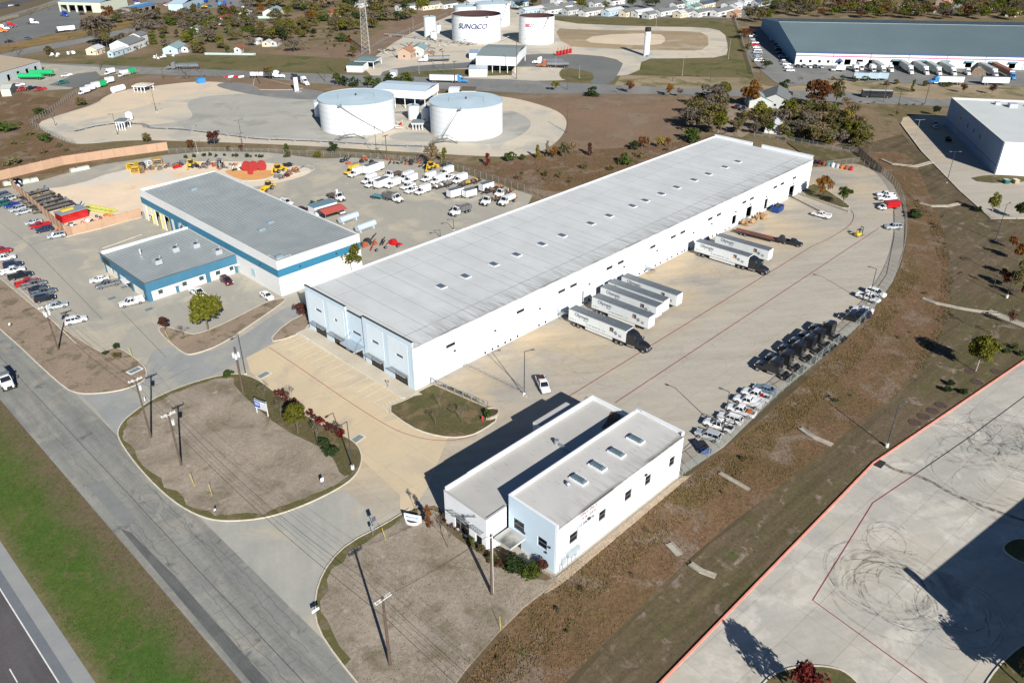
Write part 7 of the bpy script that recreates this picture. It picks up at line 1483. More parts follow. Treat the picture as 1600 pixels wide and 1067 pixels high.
lamp((551.5,735),661,'lamp post with single head on the tip of the dirt island by the drive',az=R(190),white_base=True)
lamp((384,585),523,'lamp post beside the stout equipment pole at the parking corner',az=R(190))
lamp((819,619),550,'lamp post at the end of the ramp handrail near the white service pickup',az=R(-30),white_base=True)
lamp((1129,678),613,'lamp post in front of the pickup with black ladder rack',az=R(100))
lamp((1356,475),421,'lamp post standing over the white crew-cab pickup',az=R(100))
lamp((1385,699),632,'solitary black lamp post with white footing near the red kerb corner',az=R(-20),white_base=True)
lamp((1572.5,466),418,'black lamp post with white footing among the autumn lawn trees',az=R(-20),white_base=True)
lamp((1555,377),320,'leaning-looking black lamp post beside the office lot lawn',az=R(-10))
lamp((1479,286),238,'black lamp post with double white head at the office lot edge',2,az=R(-45))
lamp((1429,221),188,'grey lamp post with double head at the upper office lot edge',2,az=R(-45),m=gal)
lamp((709,360),343,'lamp post behind the long warehouse parapet',az=R(160));lamp((688,372),360,'second lamp post peeking over the warehouse parapet',az=R(160))
for i,(b,ty)in enumerate([((379,227),188),((589,247),200),((82,187),162),((244,175),141),((184,212),178),((87,198),186),((309,240),197),((246,176),164),((655,115),88),((646,46),27),((640,52),43),((868,115),83),((820,93),60),((1025,42),18),((1066,118),90),((1138,92),61),((905,122),103)]):
 later(lamp(b,ty,'',2 if i in (0,1)else 1,az=R(i*50),m=gal if i>5 else None),'thin lighting pole of the terminal')
def fence(P,h,label,m_post,m_mesh,step=3.0,cat='fence',name='chain_link_fence',rails=True,pw=.06,panel=.02):
 t=thing(name,label,cat,(P[0][0],P[0][1],gz(*P[0])));X,Y=P[0];tot=sum(math.dist(a,b)for a,b in zip(P,P[1:]));step=max(step,tot/90)
 me=MB().tube((0,0,0),(0,0,h+.05),pw,n=6).mesh('fence_post',m_post);acc=0
 for a,b in zip(P,P[1:]):
  l=math.dist(a,b);n=max(1,round(l/step))
  for k in range(n):f=k/n;part('fence_post',me,None,t,(a[0]+(b[0]-a[0])*f-X,a[1]+(b[1]-a[1])*f-Y,0))
  mb=MB();A_,B_=(a[0]-X,a[1]-Y),(b[0]-X,b[1]-Y);mb.poly([(*A_,.03),(*B_,.03),(*B_,h),(*A_,h)]);part('fence_mesh',mb,m_mesh,t)
  if rails:part('top_rail',MB().beam((*A_,h+.03),(*B_,h+.03),.05,.05),m_post,t)
 return t
scr=meshmat('fence_mesh_green',(.30,.37,.36),.26);chn=meshmat('fence_mesh_grey',(.26,.27,.26),.22);blk=pmat('fence_black',(.035,.035,.035),.5);gpost=pmat('fence_galvanised',(.36,.37,.36),.5,metal=.4)
fence(smooth(GP([(1066,744),(1130,700),(1222,612),(1302,546),(1354,500),(1397,440),(1413,390),(1415,345),(1408,310),(1396,290),(1380,274)]),2,False),2.4,'tall chain-link fence curving along the truck court above the ditch',gpost,scr,3)
fence(GP([(1380,274),(1342,256),(1290,262)]),2.2,'chain-link gate fence across the far end of the truck court',gpost,chn)
fence(GP([(1178,214),(1240,224),(1300,236),(1340,240)]),2.2,'grey chain-link fence behind the lawn at the far end of the warehouse',gpost,chn)
fence(GP([(1340,240),(1376,272)]),2.4,'dark screened fence running down to the truck court gate',gpost,meshmat('fence_mesh_dark',(.11,.14,.12),.75))
fence(GP([(480,244),(545,247),(650,254),(690,259),(760,280),(840,306),(870,318)]),2.2,'grey chain-link fence around the back of the van fleet lot',gpost,chn)
fence(GP([(264,240),(330,238),(420,240),(480,244)]),1.8,'low fence behind the row of green shrubs',gpost,chn)
fence(GP([(48,196),(105,224),(118,226)]),2.2,'grey fence at the pointed end of the gravel pad',gpost,chn)
fence(GP([(48,196),(90,168),(115,150),(150,136),(224,112)]),2.2,'long grey fence between the depot and the sandy pad',gpost,chn)
fence(GP([(337,116),(362,132)]),2.0,'short fence beside the red and white barriers',gpost,chn)
fence(GP([(548,104),(572,84),(600,66),(655,44),(700,24)]),2.4,'grey fence along the brown field beside the far terminal',gpost,chn)
fence(GP([(1148,31),(1156,52)])+GP([(1156,52),(1166,84)])+GP([(1166,84),(1177,118)]),2.2,'green-grey fence down the side of the far lawn',gpost,scr)
fence(GP([(372,30),(436,29)]),1.6,'pale mint board fence before the teal-roofed house',pmat('mint_post',(.40,.52,.46),.7),pmat('mint_board',(.42,.56,.50),.7),name='board_fence')
fence(GP([(320,86),(400,87)]),1.2,'pale blue low fence across the scrub field',gpost,pmat('pale_blue_board',(.42,.52,.50),.7),name='board_fence')
fence(GP([(0,33),(30,27),(60,16),(92,7)]),1.8,'low stone wall along the far truck lot',pmat('stone_pier',(.30,.26,.20),.9),pmat('stone_wall_tan',(.28,.24,.19),.9,var=.3,scale=.5),name='stone_wall',cat='wall')
tanw=pmat('tan_precast',(.42,.275,.185),.9,var=.06,scale=.5,objvar=.05)
def precast(P,h,label,step=4.0):
 P=GP(P);t=thing('yard_wall',label,'wall',(P[0][0],P[0][1],gz(*P[0])));X,Y=P[0]
 for a,b in zip(P,P[1:]):
  l=math.dist(a,b);n=max(1,round(l/step));nx,ny=-(b[1]-a[1])/l,(b[0]-a[0])/l
  for k in range(n):
   f0,f1=k/n+.02/l,(k+1)/n-.02/l;p=lambda f,s:(a[0]+(b[0]-a[0])*f-X+nx*s,a[1]+(b[1]-a[1])*f-Y+ny*s)
   part('wall_panel',MB().prism([p(f0,-.08),p(f1,-.08),p(f1,.08),p(f0,.08)],0,h),tanw,t)
   q=p(k/n,0);part('pier',MB().box(q[0]-.17,q[0]+.17,q[1]-.17,q[1]+.17,0,h+.12),tanw,t)
precast([(20,294),(103,367),(115,369),(160,358),(222,340)],2.9,'tan wall with panels and piers enclosing the equipment yard')
precast([(-60,296),(0,282),(100,258),(180,246),(263,235)],3.2,'long tan wall behind the grey ring road, brown scrub beyond')
# ============================================================ TREES AND SHRUBS
LEAF={'green':((.045,.075,.012),(.10,.125,.02)),'lime':((.08,.09,.012),(.17,.165,.02)),'olive':((.08,.07,.026),(.135,.112,.042)),'evergreen':((.02,.038,.014),(.045,.07,.02)),'orange':((.15,.05,.012),(.26,.13,.02)),'rust':((.12,.04,.015),(.17,.075,.025)),'red':((.11,.012,.015),(.17,.03,.02)),'darkred':((.07,.025,.02),(.11,.045,.03)),'yellow':((.20,.15,.02),(.28,.22,.05)),'tan':((.16,.115,.06),(.24,.18,.11)),'grey':((.11,.092,.07),(.16,.135,.105)),'bush':((.04,.07,.015),(.085,.12,.03)),'sage':((.12,.115,.05),(.18,.16,.08))}
WORD={'green':'leafy green','lime':'yellow-green leafy','olive':'olive-brown leafy','evergreen':'dark evergreen','orange':'orange autumn','rust':'rust-brown autumn','red':'crimson','darkred':'dark red-brown','yellow':'golden yellow','tan':'dry tan-leaved','grey':'bare grey-brown','bush':'mid-green','sage':'pale sage'}
bark=pmat('bark',(.13,.105,.085),.95,var=.3,scale=3);barkp=pmat('bark_pale',(.36,.32,.27),.9,var=.2,scale=3)
CM={}
def crown_mesh(kind,v,n,shape):
 key=(kind,v,n,shape)
 if key in CM:return CM[key]
 rg=np.random.default_rng(v*17+len(kind)+n);K=16 if n<1500 else 26
 if shape=='round':c0,rad=(0,0,.62),(.40,.40,.36)
 elif shape=='wide':c0,rad=(0,0,.60),(.58,.58,.36)
 elif shape=='cone':c0,rad=(0,0,.52),(.27,.27,.46)
 else:c0,rad=(0,0,.42),(.55,.55,.50)
 cl=[]
 for _ in range(K):
  d=rg.normal(size=3);d/=np.linalg.norm(d);q=d*rg.uniform(.35,.85)
  if shape=='cone':q[2]=rg.uniform(-1,1);s=.95*(1-(q[2]+1)/2*.75);q[:2]=d[:2]*s*rg.uniform(.4,.8)
  if shape=='bush' and q[2]<-.5:q[2]=-.5
  cl.append((q,rg.uniform(.26,.46)*(.7 if shape=='cone' else 1)))
 V=np.zeros((n,4,3));size={'round':.036,'wide':.042,'cone':.036,'bush':.055}[shape]*(1.4 if n<700 else 1.25 if n<1500 else 1.02)
 for i in range(n):
  q,r=cl[rg.integers(K)];d=rg.normal(size=3);d/=np.linalg.norm(d)
  if d[2]<-.4:d[2]*=-.6
  p=(q+d*r*rg.uniform(.7,1.12));p=np.array(c0)+p*np.array(rad)
  nn_=d+rg.normal(size=3)*.7;nn_/=np.linalg.norm(nn_);a=np.cross(nn_,rg.normal(size=3));a/=np.linalg.norm(a);b=np.cross(nn_,a)
  s=size*rg.uniform(.6,1.4);V[i]=[p-a*s,p-b*s*.6,p+a*s,p+b*s*.6]
  V[i][:,2]=np.maximum(V[i][:,2],.01)
 me=bpy.data.meshes.new('crown');me.from_pydata(V.reshape(-1,3).tolist(),[],[(4*i,4*i+1,4*i+2,4*i+3)for i in range(n)]);me.materials.append(leafmat('leaf_'+kind,*LEAF[kind]));CM[key]=me;return me
TM={}
def trunk_mesh(v,shape,pale=False):
 key=(v,shape,pale)
 if key in TM:return TM[key]
 r=random.Random(v+5);mb=MB();hb={'round':.32,'wide':.25,'cone':.5,'bush':.1}[shape]
 mb.tube((0,0,-.03),(r.uniform(-.01,.01),r.uniform(-.01,.01),hb),.022,.016,n=6);sp={'round':.26,'wide':.4,'cone':.14,'bush':.35}[shape]
 for k in range(6):a=k*1.05+r.uniform(-.3,.3);mb.tube((0,0,hb-.02*k*.5),(sp*math.cos(a)*r.uniform(.6,1),sp*math.sin(a)*r.uniform(.6,1),hb+r.uniform(.15,.42)),.012,.004,n=4)
 TM[key]=mb.mesh('trunk',barkp if pale else bark);return TM[key]
BM={}
def bare_mesh(v,wide):
 key=(v,wide)
 if key in BM:return BM[key]
 r=random.Random(v*3+1);mb=MB();tw=MB()
 def grow(p,d,l,rad,lev):
  q=(p[0]+d[0]*l,p[1]+d[1]*l,p[2]+d[2]*l);mb.tube(p,q,rad,rad*.65,n=5 if lev<2 else 3,caps=False)
  if lev>=4:
   for _ in range(5):
    e=[d[i]+r.uniform(-.9,.9)for i in range(3)];L_=math.sqrt(sum(c*c for c in e));ll=l*r.uniform(.7,1.4)/L_;w_=.0035
    tw.poly([(q[0]-w_,q[1]-w_,q[2]),(q[0]+w_,q[1]+w_,q[2]),(q[0]+e[0]*ll,q[1]+e[1]*ll,q[2]+e[2]*ll)])
   return
  for k in range(3 if lev<3 else 3):
   a=r.uniform(0,6.28);s=r.uniform(.45,.85)*(1.25 if wide else .8);e=(d[0]+s*math.cos(a),d[1]+s*math.sin(a),d[2]*.9+r.uniform(-.1,.15));L_=math.sqrt(sum(c*c for c in e));grow(q,tuple(c/L_ for c in e),l*r.uniform(.66,.82),rad*.62,lev+1)
 grow((0,0,-.02),(0,0,1),.27,.021,0)
 zmax=max(p[2]for p in mb.v+tw.v);k=1/zmax;mb.v=[(a*k,b*k,c*k)for a,b,c in mb.v];tw.v=[(a*k,b*k,c*k)for a,b,c in tw.v]
 BM[key]=(mb.mesh('trunk',pmat('bare_bark',(.15,.12,.10),.95)),tw.mesh('crown',pmat('twig',(.17,.135,.11),.95)));return BM[key]
NT=[0]
def tree(px,hpx,kind='green',shape='round',label=None,wf=1.0,n=900,pale=False,h=None,xy=None,hint='tree',group=None):
 x,y=xy or G(*px);NT[0]+=1;v=NT[0]%4;g=gz(x,y)
 if h is None:h=hgt(px,px[1]-hpx);h=max(.5,h)
 nm='shrub' if shape=='bush' else 'tree'
 t=thing(nm,label,nm,(x,y,g),random.uniform(0,6.28),group)
 if kind=='bare':
  tr,cr=bare_mesh(v,wf>.9);part('trunk',tr,None,t);part('crown',cr,None,t);t.scale=(h*wf,h*wf,h)
  if not label:later(t,'leafless grey '+hint)
  return t
 if shape!='bush':part('trunk',trunk_mesh(v,shape,pale),None,t)
 part('crown',crown_mesh(kind,v,n,shape),None,t);t.scale=(h*wf,h*wf,h)
 if not label:later(t,WORD[kind]+' '+('shrub' if shape=='bush' else hint))
 return t
def bare2(*a,**k):return tree(*a,kind='bare',**k)
tree((326,517),54,'lime','round','big round yellow-green tree on the little island before the blue office',wf=1.15,n=3200)
tree((259,518),21,'darkred','round','small dark red tree on the kerb point beside the west lot',wf=1.0,n=1200)
tree((287,528),19,'bare',label='small leafless pinkish tree between the dark red and the big yellow-green tree',wf=.95);
tree((549,424),42,'lime','round','yellow-green tree squeezed between the shop and the long warehouse',wf=1.0,n=1600)
tree((472,492),20,'darkred','bush','dark reddish shrub at the corner of the long warehouse',n=700)
tree((466,679),46,'lime','round','golden green tree bulging over the hedge of the dirt island',wf=.9,n=2200)
for p,hp,lb in (((414,630),32,'young leafless tree beside the lease board'),((440,654),36,'young leafless tree between the board and the golden green tree'),((457,640),34,'young leafless tree near the crimson hedge start'),((497,698),42,'young pale leafless tree at the end of the crimson hedge'),((681,667),26,'thin leafless sapling, lower one on the warehouse lawn'),((688,641),24,'thin leafless sapling, upper one on the warehouse lawn'),((722,664),30,'thin leafless sapling nearest the hydrant on the lawn'),((650,800),24,'bare grey sapling behind the curved white sign wall'),((700,858),34,'thin leafless sapling by the office hedge')):tree(p,hp,'bare',label=lb,wf=.55)
tree((670,826),32,'rust','cone','small rust-orange tree right beside the curved white sign wall',wf=.75,n=900)
r=random.Random(21)
def shrubs(P,n,kinds,hh,desc,spread=.5):
 Q=GP(P)if True else P
 for k in range(n):
  f=k/(n-1)*(len(Q)-1);i=min(len(Q)-2,int(f));f-=i;x=Q[i][0]+(Q[i+1][0]-Q[i][0])*f+r.uniform(-spread,spread);y=Q[i][1]+(Q[i+1][1]-Q[i][1])*f+r.uniform(-spread,spread)
  kd=r.choice(kinds);t=tree(None,None,kd,'bush','x',n=320,xy=(x,y),h=hh*r.uniform(.7,1.2));t['label']=WORD[kd]+' shrub number %d'%k;t['group']=desc;SH.append((t,desc,k,n,kd))
SH=[]
shrubs([(437,619),(452,628),(462,640),(485,652),(506,668),(520,678),(535,686)],18,['red','darkred','red'],1.7,'crimson hedge along the parking kerb')
shrubs([(697,815),(722,838),(748,858),(772,880),(790,893)],20,['darkred','olive','darkred','green'],1.25,'mixed hedge in front of the office')
shrubs([(292,247),(330,245),(385,246),(410,248)],16,['evergreen'],1.5,'dark green shrubs behind the equipment yard',1.0)
shrubs([(525,134),(600,137),(640,135)],10,['evergreen','green'],6.5,'green hedge trees along the road behind the canopy',2)
shrubs([(1310,126),(1345,128)],5,['olive','bush'],3.0,'low bushes below the three blue-sided trailers',3)
def done_shrubs():
 for t,desc,k,n,kd in SH:
  t['label']=WORD[kd]+' shrub, '+('first' if k==0 else 'last' if k==n-1 else {1:'second',2:'third',3:'fourth',4:'fifth',5:'sixth',6:'seventh',7:'eighth',8:'ninth',9:'tenth',10:'eleventh',11:'twelfth',12:'thirteenth',13:'fourteenth',14:'fifteenth',15:'sixteenth',16:'seventeenth',17:'eighteenth',18:'nineteenth'}[k])+' along the '+desc
done_shrubs()
for p,hp,kd,lb,wf in (((506,700),14,'evergreen','dark green bush left of a pair at the island tip',1.2),((518,711),15,'evergreen','dark green bush right of a pair at the island tip',1.3),((357,590),11,'bush','bright green bush at the driveway corner of the dirt island',1.4),((182,546),9,'evergreen','dark round clipped bush at the verge corner',1.1),((166,557),8,'evergreen','small round bush nearest the west lot kerb',1.1),((184,561),10,'olive','olive round bush at the verge corner',1.1),((803,893),24,'evergreen','big dark evergreen bush at the office corner by the pole',1.1),((828,905),20,'green','green spreading bush nearest the office corner',1.2),((846,890),16,'darkred','reddish spindly bush against the office corner wall',1.0),((762,655),13,'bush','spiky green plant in the round concrete planter',1.0),((1528,332),9,'evergreen','black-looking round bush at the office lot corner',1.2),((1430,340),13,'evergreen','dark green bush on the ditch bank by the grey drain',1.9),((1570,478-50),9,'green','small green bush below the autumn trees',1)):tree(p,hp,kd,'bush',lb,wf=wf,n=900)
for p,lb in (((1485,603),'upper'),((1480,613.5),'lower'),((1505,616),'farthest right')):tree(p,9.5,'evergreen','bush',lb+' ball-clipped bush of the trio near the pale-trunked lawn tree',wf=1.0,n=1600)
for p,lb in (((1585,546),'upper'),((1573,553),'lower'),((1596,557),'edge-cut')):tree(p,9.5,'bush','bush',lb+' clipped bush of the second trio at the picture edge',wf=1.0,n=700)
tree((1524,581),58,'lime','round','yellow-green lawn tree with a pale trunk and mulch ring',wf=.72,n=2600,pale=True)
tree((1548,337),35,'lime','round','young leafy tree by the office lot curb, left one',wf=.62,n=1500,pale=True);tree((1590,344),30,'green','round','young leafy tree by the office lot curb at the picture edge',wf=.7,n=1400,pale=True)
tree((1582,268),30,'green','round','dark leafy tree against the white end wall of the pale building',wf=.85,n=1400)
for p,hp,kd,lb,wf in (((1580,390),22,'rust','rust-brown tree top of the lawn cluster',.8),((1590,410),30,'orange','orange tree of the lawn cluster',.8),((1592,440),34,'lime','yellow-green tree of the lawn cluster',.7),((1584,455),34,'olive','olive tree in the middle of the lawn cluster',.7),((1570,450),24,'red','small crimson tree beside the black lamp post',.7),((1600,470),30,'orange','orange tree cut by the picture edge',.7)):tree(p,hp,kd,'round',lb,wf=wf,n=1100)
tree((1576,510),26,'darkred','round','sparse dark red tree beside the wide concrete channel',wf=.7,n=260);tree((1557,527),22,'bare',label='small leafless tree below the wide concrete channel',wf=.8)
for p in ((1540,420),(1552,450),(1520,512)):tree(p,26,'bare',wf=.6,hint='lawn sapling')
for i,p in enumerate([(1516,581),(1557,582),(1527,598),(1470,634),(1457,643),(1443,652),(1429,661),(1563,457-4),(1584,455),(1549,347),(1555,362),(1560,376)]):
 x,y=G(*p);single('mulch_ring',MB().cyl(x,y,gz(x,y),gz(x,y)+.07,1.15,20),mulch,'dark round mulch ring, '+['around the pale-trunked lawn tree','empty, beside the red kerb bend','empty, near the pale-trunked lawn tree','farthest of four empty ones in a line','second farthest of four empty ones in a line','third of four empty ones in a line','nearest of four empty ones by the red kerb','at the black lamp post','under the lawn tree cluster','at the young office lot tree','below the young office lot tree','beside the tall lamp post at the office lot'][i],'mulch ring','mulch rings in the east lawn')
tree((1284,312),36,'orange','round','orange-brown tree in the far planter by the warehouse end',wf=.8,n=1100);tree((1316,324),32,'green','round','green tree in the far planter by the warehouse end',wf=.8,n=1100)
tree((1255,1110),70,'red','round','dark crimson tree cut by the bottom edge on the east lot island',wf=.7,n=1800);tree((1606,1085),62,'olive','round','olive tree cut by the bottom right corner',wf=.8,n=2400)
TL=[((521,243),22,'evergreen','round',1),((449,240),17,'green','cone',1.4),((449,246),9,'olive','bush',1.2),((497,246),11,'lime','bush',.9),((676,262),37,'tan','round',.8),((695,256),24,'lime','cone',1.2),((762,259),19,'red','cone',1.4),((797,252),17,'bush','bush',1),((817,250),10,'green','bush',1),((336,229),29,'darkred','round',1),((299,237),19,'rust','round',.9),((229,222),16,'olive','bush',.9),((357,238),10,'rust','round',.9),((377,238),12,'rust','round',.9),((840,248),22,'yellow','cone',1.2),((855,244),22,'tan','cone',1),((866,248),20,'orange','round',.9),((880,247),26,'sage','round',.9),((893,243),24,'tan','round',.8),((921,243),18,'darkred','cone',1.6),((978,258),22,'bush','bush',1),((990,234),15,'evergreen','bush',1),((1003,233),20,'rust','round',.9),((1012,232),20,'tan','round',.8),((1030,232),20,'yellow','round',.9),((1042,230),16,'rust','round',.9),((1080,222),24,'bush','bush',1.2),
((868,143),17,'lime','round',1),((926,151),16,'evergreen','bush',1.4),((985,146),20,'rust','round',1),((1045,151),22,'orange','round',.8),((422,126),24,'olive','round',.9),((1062,152),16,'grey','round',.8),((1173,168),42,'orange','round',1.05),((1275,170),46,'rust','wide',.9),((1305,165),38,'olive','round',1),((1225,148),24,'evergreen','round',1.1),((1112,172),44,'grey','wide',.8),((1128,160),32,'lime','round',.9),((1106,206),46,'olive','wide',1),((1125,212),38,'lime','round',1),((1148,214-4),26,'olive','round',1),((1184,190),32,'lime','round',.9),((1228,186),34,'lime','round',1.1),((1240,200),32,'olive','wide',.8),((1262,208),36,'grey','wide',.8),((1300,215),40,'olive','wide',.9),((1330,222),36,'lime','round',.9),((1322,196),26,'yellow','round',1),((1285,190),34,'olive','round',.9),((1245,214),26,'grey','wide',.9),((1200,214),26,'green','round',.9),((1222,212),20,'yellow','round',.9),((1180,210),20,'grey','wide',.8),((1270,226),30,'olive','wide',.8),((1310,230),28,'grey','wide',.8),((1290,228),20,'lime','round',.9),((1160,200),26,'olive','round',.9),((1345,215),24,'olive','round',.9),
((1461,181),18,'evergreen','round',1),((1425,144),18,'bush','cone',1),((1505,146),16,'rust','round',1),((1549,148),16,'darkred','round',.9),((1480,136),9,'bush','bush',1.7),((1447,135),9,'olive','bush',1.2),((1400,132),8,'olive','bush',1.3),((1385,134),8,'olive','bush',1.3),((1401,183),10,'olive','round',.8),((1481,222),8,'evergreen','bush',1.4),
((78,86),14,'olive','bush',1.2),((160,74),50,'grey','wide',.95),((168,76),32,'olive','round',1.0),((190,72),22,'grey','wide',.9),((172,41-4),30,'rust','round',.9),((222,60),30,'grey','wide',.9),((235,38),24,'grey','wide',1),((248,32),20,'olive','wide',.9),((270,40),14,'green','bush',1.5),((283,38),20,'rust','round',.9),((255,66),14,'green','round',1.2),((240,70),10,'lime','bush',1.3),((303,66),20,'green','round',1.1),((322,40),26,'grey','wide',.9),((330,68),24,'grey','wide',.9),((305,32),26,'olive','round',.9),((311,84),16,'olive','bush',1.3),((345,68),14,'lime','bush',1.2),((356,86),16,'green','round',.9),((350,30),24,'olive','round',1.2),((366,34),24,'olive','round',1),((383,34),18,'green','round',1.1),((392,62),24,'green','round',1.1),((388,14),22,'olive','round',1),((408,24),18,'orange','round',1),((443,66),24,'evergreen','round',1.15),((460,82),22,'grey','wide',1.1),((491,60),16,'evergreen','round',1.1),((434,40),26,'olive','wide',.9),((458,55),18,'olive','wide',.9),((472,50),26,'olive','wide',.9),((450,28),22,'lime','round',1),((488,36),20,'orange','wide',.9),((508,34),12,'bush','bush',1.7),((530,38),12,'lime','bush',1.5),((543,48),18,'lime','wide',.9),((529,50),14,'darkred','round',.9),((519,58),14,'olive','round',.9),((533,66),14,'bush','bush',1.3),((545,66),12,'rust','bush',1),((552,91),20,'olive','round',1.1),((410,60),18,'olive','wide',1),((424,34),16,'olive','wide',.9),((585,36),22,'grey','wide',.9),((606,34),22,'grey','wide',.9),((623,34),18,'evergreen','wide',.9),((560,38),24,'evergreen','wide',1),
((62,178),12,'bush','bush',1.8),((10,206),18,'bush','bush',1.5),((71,222),14,'bush','bush',1.5),((127,166),16,'olive','bush',.9),((30,196),8,'sage','bush',1.5),((46,212),8,'sage','bush',1.4),((37,226),5,'sage','bush',1.4),((22,226),6,'sage','bush',1.3),((92,230),8,'sage','bush',1.2),((20,258),14,'sage','bush',1.6),((68,240),10,'tan','bush',1.2),((25,272),8,'bush','bush',1.6)]
for p,hp,kd,sh,wf in TL:tree(p,hp,kd,sh,wf=wf,n=600 if hp<30 else 1000)
for p,hp,wf in (((293,126),28,1),((316,127),26,.8),((283,236),10,.9),((969,148),15,.9),((455,248),8,.9),((826,144),8,.9),((206,72),26,1),((212,40),20,1),((278,40),22,1),((1358,240),22,.9),((1245,138-4),16,1),((478,80),18,1.2)):tree(p,hp,'bare',wf=wf)
def scatter(P,n,kinds,h0,h1,shape='wide',seed=1,mn=4.0,ll=500,wf=(.75,1.1),hint='tree'):
 Q=GP(P);rr=random.Random(seed);X=[p[0]for p in Q];Y=[p[1]for p in Q];pts=[];k=0
 while len(pts)<n and k<n*60:
  k+=1;x,y=rr.uniform(min(X),max(X)),rr.uniform(min(Y),max(Y))
  if not inpoly(x,y,Q)or any((x-a)**2+(y-b)**2<mn*mn for a,b in pts):continue
  pts.append((x,y));h=rr.uniform(h0,h1);kd=rr.choice(kinds);sh=rr.choice([shape,shape,'round'])if shape!='bush' else 'bush'
  tree(None,None,kd,sh,None,wf=rr.uniform(*wf),n=ll,xy=(x,y),h=h,hint=hint)
mixk=['olive','olive','grey','lime','green','tan','olive','grey']
scatter([(395,14),(640,30),(760,10),(820,-6),(400,-10)],24,mixk+['evergreen'],8,14,seed=3,mn=11)
scatter([(1195,22),(1600,32),(1640,24),(1640,12),(1220,8)],24,mixk,7,12,seed=4,mn=9)
scatter([(1200,4),(1640,8),(1660,-12),(1220,-14)],10,mixk+['rust','orange'],8,13,seed=5,mn=16)
scatter([(850,-2),(1230,2),(1240,-14),(850,-14)],18,['evergreen','olive','green'],9,14,seed=6,mn=16)
for p,hp,kd in (((985,14),22,'evergreen'),((1010,14),22,'evergreen'),((1024,12),20,'evergreen'),((812,16),16,'evergreen'),((835,10),16,'evergreen'),((910,18),20,'lime'),((902,14),16,'olive'),((945,16),14,'lime'),((1117,8),14,'olive'),((1170,34),24,'olive'),((1184,36),26,'olive'),((1196,34),22,'lime'),((1160,62),18,'rust'),((1167,60),18,'darkred'),((1167,82),14,'olive'),((1196,110),18,'evergreen'),((1224,6),14,'rust'),((1212,8),12,'red')):tree(p,hp,kd,'wide',wf=.95,n=700)
scatter([(1120,160),(1330,165),(1350,238),(1300,236),(1190,214),(1110,214)],20,['olive','grey','lime','olive','tan'],4,7,seed=8,mn=4)
scatter([(420,50),(560,45),(560,80),(420,76)],14,['olive','sage','rust'],1.5,3.5,'bush',seed=9,mn=6,ll=300)
scatter([(180,30),(400,20),(400,60),(260,60)],24,['olive','grey','green'],4,8,seed=10,mn=9)
scatter([(760,268),(900,262),(960,240),(1040,228),(1090,232),(900,285),(820,296)],14,['sage','olive','tan','bush'],1.2,2.8,'bush',seed=11,mn=4,ll=260,wf=(.9,1.5))
scatter([(0,232),(200,240),(60,262),(0,274)],12,['sage','tan'],.8,1.8,'bush',seed=12,mn=4,ll=220,wf=(1,1.6))
scatter([(1395,300),(1470,330),(1490,420),(1480,520),(1420,480),(1425,380)],7,['olive','sage','tan'],.7,1.5,'bush',seed=13,mn=2.5,ll=220,wf=(1,1.6))
scatter([(1400,470),(1480,500),(1330,660),(1180,780),(1000,930),(820,1060),(740,1060),(870,905),(1080,760),(1250,620)],14,['olive','sage','tan','bush'],.5,1.1,'bush',seed=14,mn=2.0,ll=200,wf=(1,1.7))
def woodland(name,P,n,kinds,h0,h1,seed,mn=5,q=460):
 Q=GP(P);rg=np.random.default_rng(seed);X=[p[0]for p in Q];Y=[p[1]for p in Q];pts=[];k=0
 while len(pts)<n and k<n*40:
  k+=1;x,y=rg.uniform(min(X),max(X)),rg.uniform(min(Y),max(Y))
  if inpoly(x,y,Q):pts.append((x,y))
 VV=[];MI=[];kk=sorted(set(kinds))
 for ki,kd in enumerate(kk):
  for x,y in pts:
   if kinds[rg.integers(len(kinds))]!=kd:continue
   me=crown_mesh(kd,int(rg.integers(4)),q,'wide');a=np.empty(len(me.vertices)*3);me.vertices.foreach_get('co',a);a=a.reshape(-1,3);h=rg.uniform(h0,h1);t_=rg.uniform(0,6.28);w_=h*rg.uniform(.9,1.25)
   VV.append(np.stack([x+(a[:,0]*math.cos(t_)-a[:,1]*math.sin(t_))*w_,y+(a[:,0]*math.sin(t_)+a[:,1]*math.cos(t_))*w_,a[:,2]*h],1));MI+=[ki]*(len(a)//4)
 V=np.concatenate(VV);m=bpy.data.meshes.new(name);m.from_pydata(V.tolist(),[],np.arange(len(V)).reshape(-1,4).tolist())
 for kd in kk:m.materials.append(leafmat('leaf_'+kd,*LEAF[kd]))
 m.polygons.foreach_set('material_index',MI);o=bpy.data.objects.new(name,m);COL.objects.link(o);o['kind']='stuff'
wk=['olive','grey','olive','tan','green','lime','grey']
woodland('woodland',[(380,18),(420,26),(560,30),(640,24),(700,10),(850,-2),(850,-30),(360,-20)],240,wk+['sage','lime'],7,13,31)
woodland('woodland',[(1190,36),(1215,28),(1600,33),(1660,32),(1660,16),(1195,6)],190,wk+['sage','lime','rust'],6,10,32)
woodland('woodland',[(850,0),(1250,6),(1660,10),(1680,-30),(850,-30)],190,wk+['evergreen','rust'],8,12,33)
woodland('thicket',[(1092,160),(1130,170),(1108,214),(1080,212),(1068,180)],15,['olive','grey','lime'],5,9,34)
woodland('thicket',[(1190,196),(1240,178),(1330,172),(1352,200),(1350,236),(1290,232),(1180,212)],62,['olive','grey','lime','green','tan','sage'],4,7.5,35)
woodland('woodland',[(170,38),(240,28),(330,26),(400,22),(400,46),(250,44)],70,['olive','grey','grey','green'],4,8,36)
woodland('woodland',[(395,40),(470,40),(490,58),(400,70)],34,['olive','olive','lime'],4,8,37)
woodland('woodland',[(230,46),(400,36),(400,74),(320,84),(240,76)],46,['olive','grey','green','lime','sage'],3.5,7.5,38)
woodland('woodland',[(480,24),(660,26),(560,52),(520,50),(480,40)],40,['olive','grey','lime','sage'],5,9,39)
